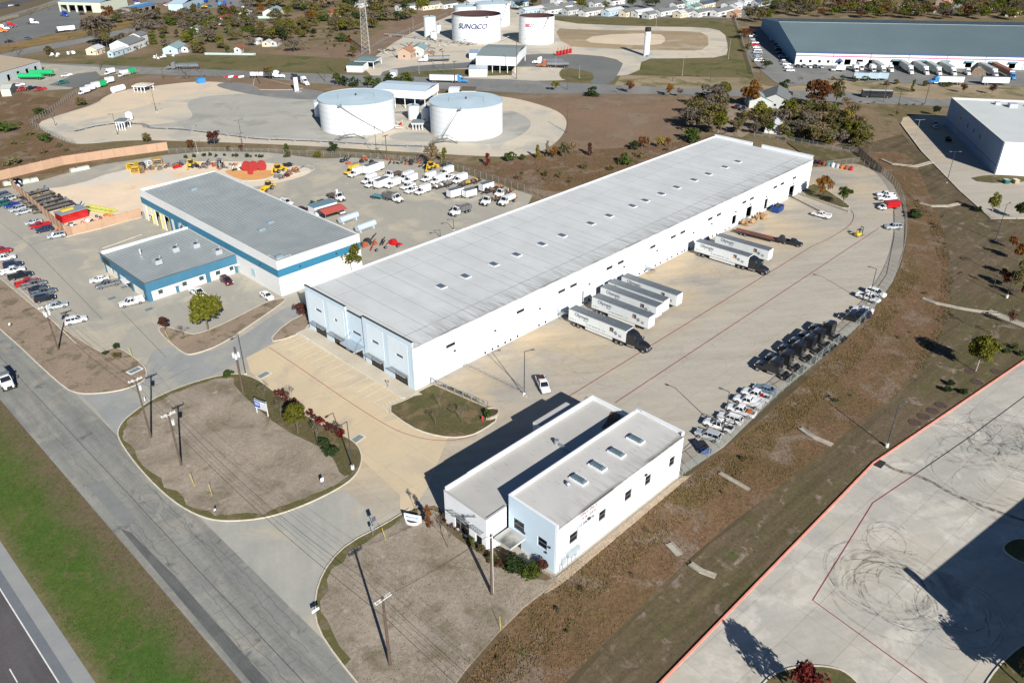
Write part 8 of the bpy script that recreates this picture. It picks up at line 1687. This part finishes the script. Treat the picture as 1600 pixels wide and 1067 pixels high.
# ============================================================ GROUND COVER
def tufts(name,Pw,dens,h0,h1,cols,seed,wd=.05,zoff=0.0,cap=90000):
 rg=np.random.default_rng(seed);X=np.array([p[0]for p in Pw]);Y=np.array([p[1]for p in Pw]);A_=(X.max()-X.min())*(Y.max()-Y.min());n=int(min(cap*3,A_*dens))
 x=rg.uniform(X.min(),X.max(),n);y=rg.uniform(Y.min(),Y.max(),n);ins=np.zeros(n,bool);j=len(Pw)-1
 for i in range(len(Pw)):
  c=((Y[i]>y)!=(Y[j]>y));
  with np.errstate(divide='ignore',invalid='ignore'):c&=x<(X[j]-X[i])*(y-Y[i])/(Y[j]-Y[i])+X[i]
  ins^=c;j=i
 x,y=x[ins][:cap],y[ins][:cap];n=len(x)
 cl=np.sin(x*.9+seed)*np.sin(y*.7)+np.sin(x*.23+y*.31);keep=cl+rg.normal(size=n)*.9>-.6;x,y=x[keep],y[keep];n=len(x)
 a=rg.uniform(0,6.28,n);h=rg.uniform(h0,h1,n);w_=h*rg.uniform(.12,.38,n)+wd;lx,ly=rg.normal(size=n)*h*.5,rg.normal(size=n)*h*.5
 V=np.zeros((n,3,3));z=zoff
 V[:,0]=np.stack([x-np.cos(a)*w_,y-np.sin(a)*w_,np.full(n,z)],1);V[:,1]=np.stack([x+np.cos(a)*w_,y+np.sin(a)*w_,np.full(n,z)],1);V[:,2]=np.stack([x+lx,y+ly,z+h],1)
 me=bpy.data.meshes.new(name);me.from_pydata(V.reshape(-1,3).tolist(),[],[(3*i,3*i+1,3*i+2)for i in range(n)]);me.materials.append(leafmat('grass_'+'_'.join(str(int(c*1000))for c in cols[0]+cols[1]),*cols))
 o=bpy.data.objects.new(name,me);COL.objects.link(o);o['kind']='stuff';return o
wb=GP([(1250,262),(1340,240),(1420,236),(1446,290),(1468,340),(1480,400),(1482,470),(1470,520),(1420,600),(1330,670),(1220,760),(1100,850),(1000,950),(900,1050),(830,1120),(690,1110),(770,1010),(800,960),(866,904),(1000,806),(1070,752),(1180,669),(1260,600),(1352,508),(1402,444),(1420,380),(1417,330),(1397,285),(1362,264)])
wz=gz(*G(1200,740))
tufts('weeds',wb,26,.05,.22,((.19,.115,.065),(.27,.18,.11)),1,wd=.02,zoff=wz,cap=140000)
tufts('olive_weeds',GP([(870,906),(1070,752),(1180,669),(1352,508),(1425,400),(1440,430),(1370,540),(1220,690),(1090,800),(940,930),(800,1080),(700,1100),(780,1000)]),22,.08,.34,((.11,.095,.035),(.22,.17,.065)),2,wd=.02,zoff=wz,cap=60000)
tufts('pale_weeds',wb,2.5,.06,.25,((.24,.19,.15),(.34,.28,.23)),12,wd=.02,zoff=wz,cap=20000)
bz_=GP([(1405,290),(1470,350),(1490,420),(1486,500),(1430,600),(1420,590),(1468,500),(1470,420),(1450,350)])
tufts('bank_weeds',bz_,20,.12,.42,((.10,.09,.03),(.20,.155,.055)),3,zoff=wz,cap=16000)
mz=gz(18,90)
tufts('median_grass_blades',[(11.8,40),(24.3,40),(24.3,170),(11.8,170)],22,.05,.16,((.05,.085,.015),(.13,.15,.04)),4,wd=.03,zoff=mz,cap=42000)
tufts('island_weeds',I5,14,.04,.14,((.13,.105,.07),(.24,.195,.145)),5,wd=.04,zoff=gz(50,80),cap=26000)
tufts('island_weeds',I1,12,.04,.12,((.14,.11,.08),(.25,.205,.155)),6,wd=.04,zoff=gz(45,118),cap=26000)
tufts('verge_weeds',I2,6,.04,.12,((.14,.10,.07),(.22,.165,.12)),7,wd=.04,zoff=gz(40,200),cap=16000)
tufts('lawn_blades',I4,24,.05,.16,((.06,.08,.02),(.13,.11,.05)),8,wd=.03,zoff=gz(75,98),cap=9000)
ml=GP([(1430,330),(1500,318),(1548,345),(1640,344),(1640,540),(1600,568),(1362,724),(1028,1069),(860,1110),(950,1010),(1110,850),(1260,740),(1400,620),(1440,520),(1450,420)])
tufts('mown_blades',ml,6,.04,.13,((.11,.09,.05),(.17,.14,.10)),9,wd=.05,zoff=gz(*G(1300,740)),cap=40000)
tufts('scrub_weeds',GP([(720,262),(800,250),(860,238),(960,232),(1060,222),(1140,205),(1080,240),(870,300),(800,290)]),4,.1,.4,((.15,.10,.06),(.22,.155,.10)),10,zoff=gz(*G(880,265)),cap=26000)
zt_=ZL[0]+.03
def marks(P0,n,rmin,rmax,seed,spread,wd=.12,name='tyre_marks',m=None,el=1.0,span=(1.2,5)):
 rr=random.Random(seed);mb=MB();cx,cy=P0
 for k in range(n):
  r_=rr.uniform(rmin,rmax);x,y=cx+rr.uniform(-spread,spread),cy+rr.uniform(-spread,spread);a0=rr.uniform(0,6.28);a1=a0+rr.uniform(*span);q=20;e=rr.uniform(.7,1)*el;ro=rr.uniform(0,3.1);P=[]
  for i in range(q+1):a=a0+(a1-a0)*i/q;u,v=r_*math.cos(a),r_*e*math.sin(a);P.append((x+u*math.cos(ro)-v*math.sin(ro),y+u*math.sin(ro)+v*math.cos(ro)))
  w_=wd*rr.uniform(.4,1);ribbon(mb,P,w_,zt_+k*.0004)
  if rr.random()<.5:ribbon(mb,[(a+.9*math.cos(ro),b+.9*math.sin(ro))for a,b in P],w_*.8,zt_+k*.0004+.0002)
 return part(name,mb,m or trans,None,kind='stuff')
def marksmat(name,col,alpha):
 m=meshmat(name,col,alpha);q=m.node_tree;q.nodes['Principled BSDF'].inputs['Metallic'].default_value=0
 g=N(q,'ShaderNodeNewGeometry');no=N(q,'ShaderNodeTexNoise');no.inputs['Scale'].default_value=.9;no.inputs['Detail'].default_value=8;no.inputs['Roughness'].default_value=.8;q.links.new(g.outputs['Position'],no.inputs['Vector'])
 r=N(q,'ShaderNodeMapRange');r.inputs[1].default_value=.4;r.inputs[2].default_value=.62;r.inputs[4].default_value=min(1,alpha*1.7);q.links.new(no.outputs[0],r.inputs[0]);q.links.new(r.outputs[0],[n for n in q.nodes if n.type=='MIX_SHADER'][0].inputs[0]);return m
trans=marksmat('tyre_mark_rubber',(.06,.056,.05),.22)
lz=G(1380,920)
marks(lz,16,3,8.5,2,2.6,.24);marks(lz,8,5,9,22,3,.7,m=marksmat('tyre_smudge',(.10,.095,.09),.10));marks(G(1400,850),8,2,4,6,2,.2);marks(G(1560,690),30,2,7,3,6,.22);marks(G(1560,700),12,4,8,23,6,.7,m=marksmat('tyre_smudge',(.10,.095,.09),.10));marks(G(1560,760),8,4,9,4,3,.24);marks(G(1480,960),6,4,8,14,2,.2)
zt_=gz(*G(960,560))+.015;t2m=marksmat('tyre_mark_faint',(.08,.075,.07),.22)
marks(G(930,570),10,5,12,5,6,.13,m=t2m,span=(.6,1.8));marks(G(1100,430),9,5,11,6,5,.13,m=t2m,span=(.6,1.8));marks(G(1110,575),9,3,9,7,5,.12,m=t2m,span=(.5,1.6));marks(G(1160,520),8,4,12,8,7,.12,m=t2m,span=(.4,1.2));marks(G(1340,430),8,4,9,9,7,.12,m=t2m,span=(.5,1.5))
mb=MB();zt_=gz(*G(1470,760))+.016;mb=MB();ribbon(mb,smooth(GP([(1375,722),(1400,737),(1430,743),(1460,757),(1490,775),(1530,790),(1560,802),(1600,815)]),2,False),.8,zt_);part('mud_streak',mb,marksmat('mud_film',(.13,.09,.05),.45),None,kind='structure')
x,y=G(1374,726);single('drain_grate',MB().box(x-1.2,x+1.2,y-.7,y+.7,gz(x,y),gz(x,y)+.03),blackp,'black rectangular storm drain grate at the red kerb bend','drain grate')
for p,lb in (((558,687),'grey drain inlet on the tan drive near the island lamp post'),((412,587),'grey drain inlet by the parking corner sign'),((211,581),'white-framed utility vault on the corner of the verge')):
 x,y=G(*p);t=thing('drain_inlet',lb,'drain',(x,y,gz(x,y)),R(8));part('frame',MB().box(-1.5,1.5,-.9,.9,0,.05),curbm if 'white' not in lb else whp,t);part('grate',MB().box(-1.2,1.2,-.65,.65,.051,.06),pmat('grate_teal',(.20,.25,.25),.6),t)
for p in ((175,467),(195,449),(233,484)):x,y=G(*p);o=single('painted_patch',MB().box(x-.9,x+.9,y-.6,y+.6,gz(x,y)+.003,gz(x,y)+.012),pmat('patch_slate',(.14,.20,.24),.8),'slate-coloured painted rectangle on the concrete '+{175:'beside the service pickup',195:'near the grey pickup tail',233:'below the blue office corner'}[p[0]],'pavement marking')
# ============================================================ SIGNS AND SMALL THINGS
x,y=G(411,650);t=thing('lease_board','white and blue property board on posts at the top of the dirt island','sign board',(x,y,gz(x,y)),R(-75))
part('post',MB().box(-1.5,-1.38,-.06,.06,0,3.4),whp,t);part('post',MB().box(1.38,1.5,-.06,.06,0,3.4),whp,t);part('panel',MB().box(-1.6,1.6,-.14,-.061,1.3,3.4),pmat('board_white',(.72,.74,.76),.5),t)
part('blue_field',MB().box(-1.59,-.1,-.15,-.141,1.5,2.9),pmat('board_blue',(.02,.10,.42),.5),t);part('dark_header',MB().box(-1.59,1.59,-.15,-.141,3.1,3.39),navy,t)
mb=MB();rq=random.Random(8)
for z in (2.6,2.2):mb.box(-1.45,-.3,-.157,-.151,z-.16,z)
part('print_band',mb,whp,t);mb=MB()
for z in (2.75,2.45,2.15,1.85,1.6):
 xa=.1
 while xa<1.45:mb.box(xa,xa+.12,-.15,-.141,z-.1,z);xa+=.19
part('small_print',mb,navy,t)
x,y=G(645,817);t=thing('monument_sign','curved white sign wall with a flower ring at the entrance','monument sign',(x,y,gz(x,y)),R(-62));t.scale=(.75,.75,.7)
mb=MB();n=16
for k in range(n):a0,a1=math.pi*(k/n),math.pi*((k+1)/n);mb.prism([(1.7*math.cos(a),1.3*math.sin(a)*-1)for a in (a0,a1)]+[(1.35*math.cos(a),-.98*math.sin(a))for a in (a1,a0)],0,.55)
part('planter_ring',mb,whp,t);part('soil',MB().prism([(1.4*math.cos(math.pi*k/12),-1.0*math.sin(math.pi*k/12))for k in range(13)],0,.3),mulch,t)
part('sign_wall',MB().prism(smooth([(-2.0,0),(0,-.12),(2.0,0),(2.0,.35),(0,.25),(-2.0,.35)],1),0,1.9),whp,t)
mb=MB()
for k in range(9):mb.box(-1.45+k*.33,-1.22+k*.33,-.105,-.065,1.15,1.5)
for k in range(13):mb.box(-1.3+k*.2,-1.17+k*.2,-.105,-.065,.85,1.0)
part('blue_print',mb,pmat('sign_blue',(.10,.20,.38),.5),t)
def postsign(px,h,label,c,w_=.6,hh=.75,az=0,name='street_sign'):
 x,y=G(*px);t=thing(name,label,'sign',(x,y,gz(x,y)),R(az));part('post',MB().box(-.04,.04,-.04,.04,0,h),stl,t);part('plate',MB().box(-w_/2,w_/2,-.07,-.045,h-hh,h),c,t)
postsign((586,832),3.0,'grey-backed street sign by the entrance kerb, taller one',pmat('sign_back',(.08,.09,.13),.5),.7,.9);postsign((583,838),1.8,'small grey sign under the taller street sign',pmat('sign_back2',(.25,.27,.28),.5),.5,.6)
postsign((505,763),2.0,'small white sign near the kerb of the dirt island',whp,.6,.8);postsign((338,808),1.5,'short white marker post at the lower kerb of the dirt island',whp,.3,.4);postsign((495,966),1.6,'low black and white sign at the bulging kerb of the lowest island',whp,1.2,.5)
postsign((17,514),1.2,'tiny white box at the picture-edge verge',whp,.4,.5);postsign((607,607),1.6,'disabled parking sign post at the end of the stalls',blackp,.3,.4)
postsign((227,632-4),1.0,'small white marker at the drive kerb by the utility poles',whp,.2,.9)
x,y=G(754,659);t=thing('fire_hydrant','red fire hydrant on the lawn by the round planter','hydrant',(x,y,gz(x,y)));part('barrel',MB().cyl(0,0,0,.75,.17,12).cyl(0,0,.75,.95,.2,12,r1=.06),pmat('hydrant_red',(.5,.03,.03),.5),t);part('nozzle',MB().tube((-.32,0,.5),(.32,0,.5),.08),pmat('hydrant_red',(.5,.03,.03),.5),t)
x,y=G(766,650);t=thing('round_planter','low curved concrete planter at the foot of the ramp wall','planter',(x,y,gz(x,y)));mb=MB();n=16
for k in range(n):a0,a1=3.6+4.2*k/n,3.6+4.2*(k+1)/n;mb.prism([(2.0*math.cos(a),1.6*math.sin(a))for a in (a0,a1)]+[(1.7*math.cos(a),1.3*math.sin(a))for a in (a1,a0)],0,.6)
part('ring',mb,conc,t);part('soil',MB().prism([(1.7*math.cos(3.6+4.2*k/16),1.3*math.sin(3.6+4.2*k/16))for k in range(17)],0,.35),mulch,t)
x,y=G(104,345);t=thing('storage_shed','red storage shed with grey roof inside the equipment yard','shed',(x,y,gz(x,y)),R(6));part('wall',MB().box(-2,6,-2.2,2.2,0,2.6),paint('red'),t);part('roof',MB().box(-2.2,6.2,-2.4,2.4,2.601,2.8),pmat('shed_grey_roof',(.24,.29,.33),.5),t);part('yellow_crate',MB().box(-.5,3,0,1.6,2.801,3.3),paint('yellow'),t)
def junk(px,label,cols,n,spread,hmax,seed,cat='equipment',name='equipment_pile',az=0):
 x,y=G(*px);t=thing(name,label,cat,(x,y,gz(x,y)),R(az));rr=random.Random(seed)
 for k in range(n):
  a,b=rr.uniform(-spread,spread),rr.uniform(-spread*.5,spread*.5);w_,d_,h_=rr.uniform(.3,1.2),rr.uniform(.3,.9),rr.uniform(.3,hmax);q=rr.random();m=rr.choice(cols)
  if q<.4:part('body',MB().loft([[(a-w_,b-d_,0),(a+w_,b-d_,0),(a+w_,b+d_,0),(a-w_,b+d_,0)],[(a-w_*.7,b-d_*.6,h_),(a+w_*.5,b-d_*.6,h_*.9),(a+w_*.5,b+d_*.6,h_*.9),(a-w_*.7,b+d_*.6,h_)]]),m,t)
  elif q<.7:part('wheel',wheel_mesh(.45,.3),None,t,(a,b,.45))
  else:part('boom',MB().beam((a-w_,b,.3),(a+w_*1.4,b+d_,h_+.3),.22,.22),m,t)
P_=paint
junk((118,358),'colourful pile of compactors and pumps in front of the red shed',[P_('orange'),P_('yellow'),P_('white'),plastic,P_('green')],26,5,1.5,1)
junk((155,345-2),'orange barrier pieces lying along the yard wall',[P_('orange')],9,5,.6,2);junk((126,330),'dark tarped machine beside the red shed',[plastic,pmat('tarp_brown',(.12,.07,.05),.8)],8,2.4,2.2,3)
x,y=G(155,330);t=thing('trench_box','long yellow-green steel frame lying on the sand','steel frame',(x,y,gz(x,y)),R(-68));mb=MB()
for s in (-1.3,1.3):mb.box(-6,6,s-.12,s+.12,.2,.9)
for k in range(7):mb.box(-5.8+k*1.93,-5.6+k*1.93,-1.18,1.18,.3,.7)
part('frame',mb,pmat('lime_steel',(.50,.52,.12),.6),t)
for i,(p,s,lb)in enumerate([((209,264),1,'yellow trench shield standing at the left of the back row'),((214,270),1.0,'yellow trench shield lying in front of the standing one'),((247,259),1.15,'tall yellow and brown trench shield with orange plates'),((222,262),.7,'black and yellow machine beside the yellow shields'),((233,258),.7,'white and grey machine between yellow shields')]):
 x,y=G(*p);t=thing('trench_shield',lb,'trench shield',(x,y,gz(x,y)),R(40+i*13));m=[P_('yellow'),P_('yellow'),pmat('ochre',(.45,.28,.08),.7),plastic,P_('white')][i]
 mb=MB()
 for sd in (-1.4*s,1.4*s):mb.box(-2*s,2*s,sd-.1,sd+.1,0,2.0*s)
 for k in (-1.7*s,1.7*s):
  for z in (.5*s,1.6*s):mb.tube((k,-1.35*s,z),(k,1.35*s,z),.09)
 part('frame',mb,m,t);part('stacked_plate',MB().box(-1.2*s,1.2*s,-1.2*s,1.2*s,2.02*s,2.3*s),m,t)
for i,p in enumerate([(386,267),(397,267),(410,266),(392,273)]):
 x,y=G(*p);t=thing('cable_reel','big red steel reel, '+['leftmost of four','second from the left of four','rightmost of four','front low one of four'][i]+', behind the shop roof','reel',(x,y,gz(x,y)),R(142+i*7),'red steel reels behind the shop');part('drum',MB().tube((0,-1.2,2.0),(0,1.2,2.0),.9,n=16),P_('red'),t);t.scale=(.8,)*3 if i<3 else (.45,)*3
 for s in (-1.25,1.15):part('flange',MB().tube((0,s,2.0),(0,s+.1,2.0),2.0,n=22),pmat('reel_red',(.30,.02,.02),.6),t)
def loader(px,az,label,c='yellow'):
 x,y=G(*px);t=thing('backhoe_loader',label,'loader',(x,y,gz(x,y)),R(az));part('body',MB().box(-1.6,2.0,-.6,.6,.9,1.8).box(1.0,2.2,-.5,.5,1.8,2.1),P_(c),t);part('cab',MB().loft([[(-1.3,-.75,1.8),(.4,-.75,1.8),(.4,.75,1.8),(-1.3,.75,1.8)],[(-1.2,-.65,3.0),(.2,-.65,3.0),(.2,.65,3.0),(-1.2,.65,3.0)]]),carglass,t);part('cab_roof',MB().box(-1.4,.4,-.8,.8,3.01,3.15),P_(c),t)
 part('loader_arm',MB().beam((.6,-.8,1.9),(3.2,-.8,.7),.18,.3).beam((.6,.8,1.9),(3.2,.8,.7),.18,.3),P_(c),t);part('bucket',MB().loft([[(3.1,-1.2,.1),(4.1,-1.2,.1),(3.3,-1.2,1.1)],[(3.1,1.2,.1),(4.1,1.2,.1),(3.3,1.2,1.1)]]),P_(c),t);part('backhoe_arm',MB().beam((-1.6,0,1.2),(-2.6,0,3.0),.25,.3).beam((-2.6,0,3.0),(-3.6,0,1.0),.2,.25).box(-3.9,-3.3,-.35,.35,.5,1.0),P_(c),t)
 wheels(t,(-1.1,),1.0,.75,.45);wheels(t,(1.6,),.95,.5,.35)
loader((419,298),200,'yellow and black backhoe loader behind the shop roof');loader((436,270),20,'yellow loader beside the red reels');loader((300,262),40,'yellow wheeled machine in the middle of the back row');loader((345,262),60,'dark skid machine near the shop ridge','grey');loader((674,266),20,'yellow loader hidden behind the van fleet')
for i,(p,c,w_,lb)in enumerate([((283,258),'grey',2.5,'grey steel racks left of the red machine'),((314,262),'black',5,'row of dark low steel pieces in the back row'),((279,262),'red',1.5,'bright red machine in the back row'),((373,265),'white',2,'white and orange machine beside the red reels'),((540,252),'black',2,'coil of black pipe at the yard corner'),((565,255),'brick',5,'dark red steel pieces along the fleet fence, left end'),((610,254),'brick',8,'row of dark red steel pieces along the fleet fence'),((640,256),'brick',6,'dark red steel pieces along the fleet fence, right end'),((451,260),'black',1.5,'black machine at the corner of the ring road'),((700,262-4),'navy',1.5,'dark blue container-like machine at the fleet corner'),((582,381),'brick',3,'stack of rusty crates at the end of the shop'),((600,392-2),'red',5,'red and white boxes along the warehouse back wall'),((665,262),'silver',2.5,'bundles of grey pipes beside the yellow loader')]):
 junk(p,lb,[P_(c),P_(c),plastic],10,w_,1.6,40+i)
for i,(p,c,lb)in enumerate([((228,268),'orange','orange and grey pile left of the tall trench shield'),((262,263),'brick','rust-red pile between the shield and the grey racks'),((330,260),'brick','rust-red pile right of the yellow wheeled machine'),((355,262),'orange','orange pile beside the dark skid machine'),((462,268),'orange','orange-brown pile at the curb end of the yard'),((446,276),'maroon','dark red rack pieces below the yellow loader')]):junk(p,lb,[P_(c),pmat('rusty_steel',(.16,.10,.065),.9),P_('grey')],14,3.2,1.5,90+i)
x,y=G(519,342);t=thing('shade_canopy','red peaked canopy behind the shop','canopy',(x,y,gz(x,y)),R(-2));part('roof',MB().faces([(-4,-3,2.9),(4,-3,2.9),(4,0,3.7),(-4,0,3.7),(4,3,2.9),(-4,3,2.9)],[(0,1,2,3),(3,2,4,5)]),pmat('canopy_red',(.42,.09,.07),.6),t);part('post',MB().box(-3.9,-3.8,-2.9,-2.8,0,2.9).box(3.8,3.9,-2.9,-2.8,0,2.9).box(3.8,3.9,2.8,2.9,0,2.9).box(-3.9,-3.8,2.8,2.9,0,2.9),stl,t)
x,y=G(505,332);t=thing('office_trailer','white cabin with slate roof beside the red canopy','cabin',(x,y,gz(x,y)),R(-2));part('wall',MB().box(-4,4,-2,2,0,2.8),whp,t);part('roof',MB().box(-4.1,4.1,-2.1,2.1,2.801,2.95),pmat('slate_roof',(.14,.24,.31),.6),t)
for p,lb in (((545,347),'pale horizontal tank nearer the red canopy'),((572,360),'pale horizontal tank nearer the shop corner')):x,y=G(*p);single('fuel_tank',MB().tube((x-3.4,y-.2,1.5),(x+3.4,y+.2,1.5),1.0,n=14).box(x-2.6,x-2.2,y-.8,y+.8,0,1.2).box(x+2.2,x+2.6,y-.8,y+.8,0,1.2),pmat('pale_tank',(.42,.50,.56),.5),lb,'tank')
for p,kd,lb in (((490,322),'evergreen','left green shrub-like pile behind the shop'),((503,320),'green','right green shrub-like pile behind the shop')):tree(p,9,kd,'bush',lb,wf=1.3,n=500)
for i,p in enumerate([(12,289),(19,288),(26,287),(41,286),(54,284),(116,268.5),(124,267),(134,265)]):
 x,y=G(*p);single('concrete_block',MB().loft([[(x-1.3,y-.9,.0),(x+1.3,y-.9,.0),(x+1.3,y+.9,.0),(x-1.3,y+.9,.0)],[(x-1.1,y-.7,1.3),(x+1.1,y-.7,1.3),(x+1.1,y+.7,1.3),(x-1.1,y+.7,1.3)]]),pmat('pale_block',(.46,.50,.44),.8),'pale block by the long tan wall, '+['first','second','third','fourth','fifth','sixth','seventh','eighth'][i]+' from the picture edge','block','pale blocks along the long tan wall')
for i,p in enumerate([(28,291),(33,290),(25,295),(31,295.5)]):x,y=G(*p);t=thing('solar_light_tower','dark solar panel unit, '+['back left','back right','front left','front right'][i]+' of four by the long tan wall','solar panel',(x,y,gz(x,y)),R(60));part('panel',MB().faces([(-.9,-.7,1.6),(.9,-.7,1.6),(.9,.7,2.4),(-.9,.7,2.4)],[(0,1,2,3),(3,2,1,0)]),pmat('solar_dark',(.01,.015,.04),.2),t);part('stand',MB().box(-.4,.4,-.3,.3,0,1.7),whp,t)
for i in range(9):
 x,y=G(1273+i*7,256+i*1.4);c=['black','maroon','brick','teal','white','silver','orange','brick','red'][i];single('barrel_stack',MB().cyl(x,y,gz(x,y),gz(x,y)+1.3,.7,12).cyl(x,y,gz(x,y)+1.3,gz(x,y)+1.5,.3,8),P_(c),nn.get(c,c)+' drum in the row by the warehouse end, '+['first','second','third','fourth','fifth','sixth','seventh','eighth','ninth'][i]+' from the wall','drum','drums by the warehouse end')
for i,(p,lb)in enumerate([((98,86),'collapsed white boards of a ruined shed in the far grass'),((253,90),'white wrecked vehicle shapes in the scrub')]):junk(p,lb,[whp],12,7,1.8,70+i,'wreck','white_debris')
for i in range(4):x,y=G(353+i*8,121.5);single('barrier',MB().box(x-1.6,x+1.6,y-.2,y+.2,gz(x,y),gz(x,y)+.9),P_('red')if i%2==0 else whp,('red' if i%2==0 else 'white')+' road barrier, '+['first','second','third','last'][i]+' in the line by the cross road','barrier','road barriers by the cross road')
for i,p in enumerate([(1345,161),(1365,162),(1405,164),(1416,165),(1428,165),(1441,165),(1320,158)]):tree(p,3.5,'evergreen','bush','small dark clipped bush along the road kerb below the bus, '+['first','second','third','fourth','fifth','sixth','edge'][i]+' one',wf=1.2,n=200)
finish_labels()
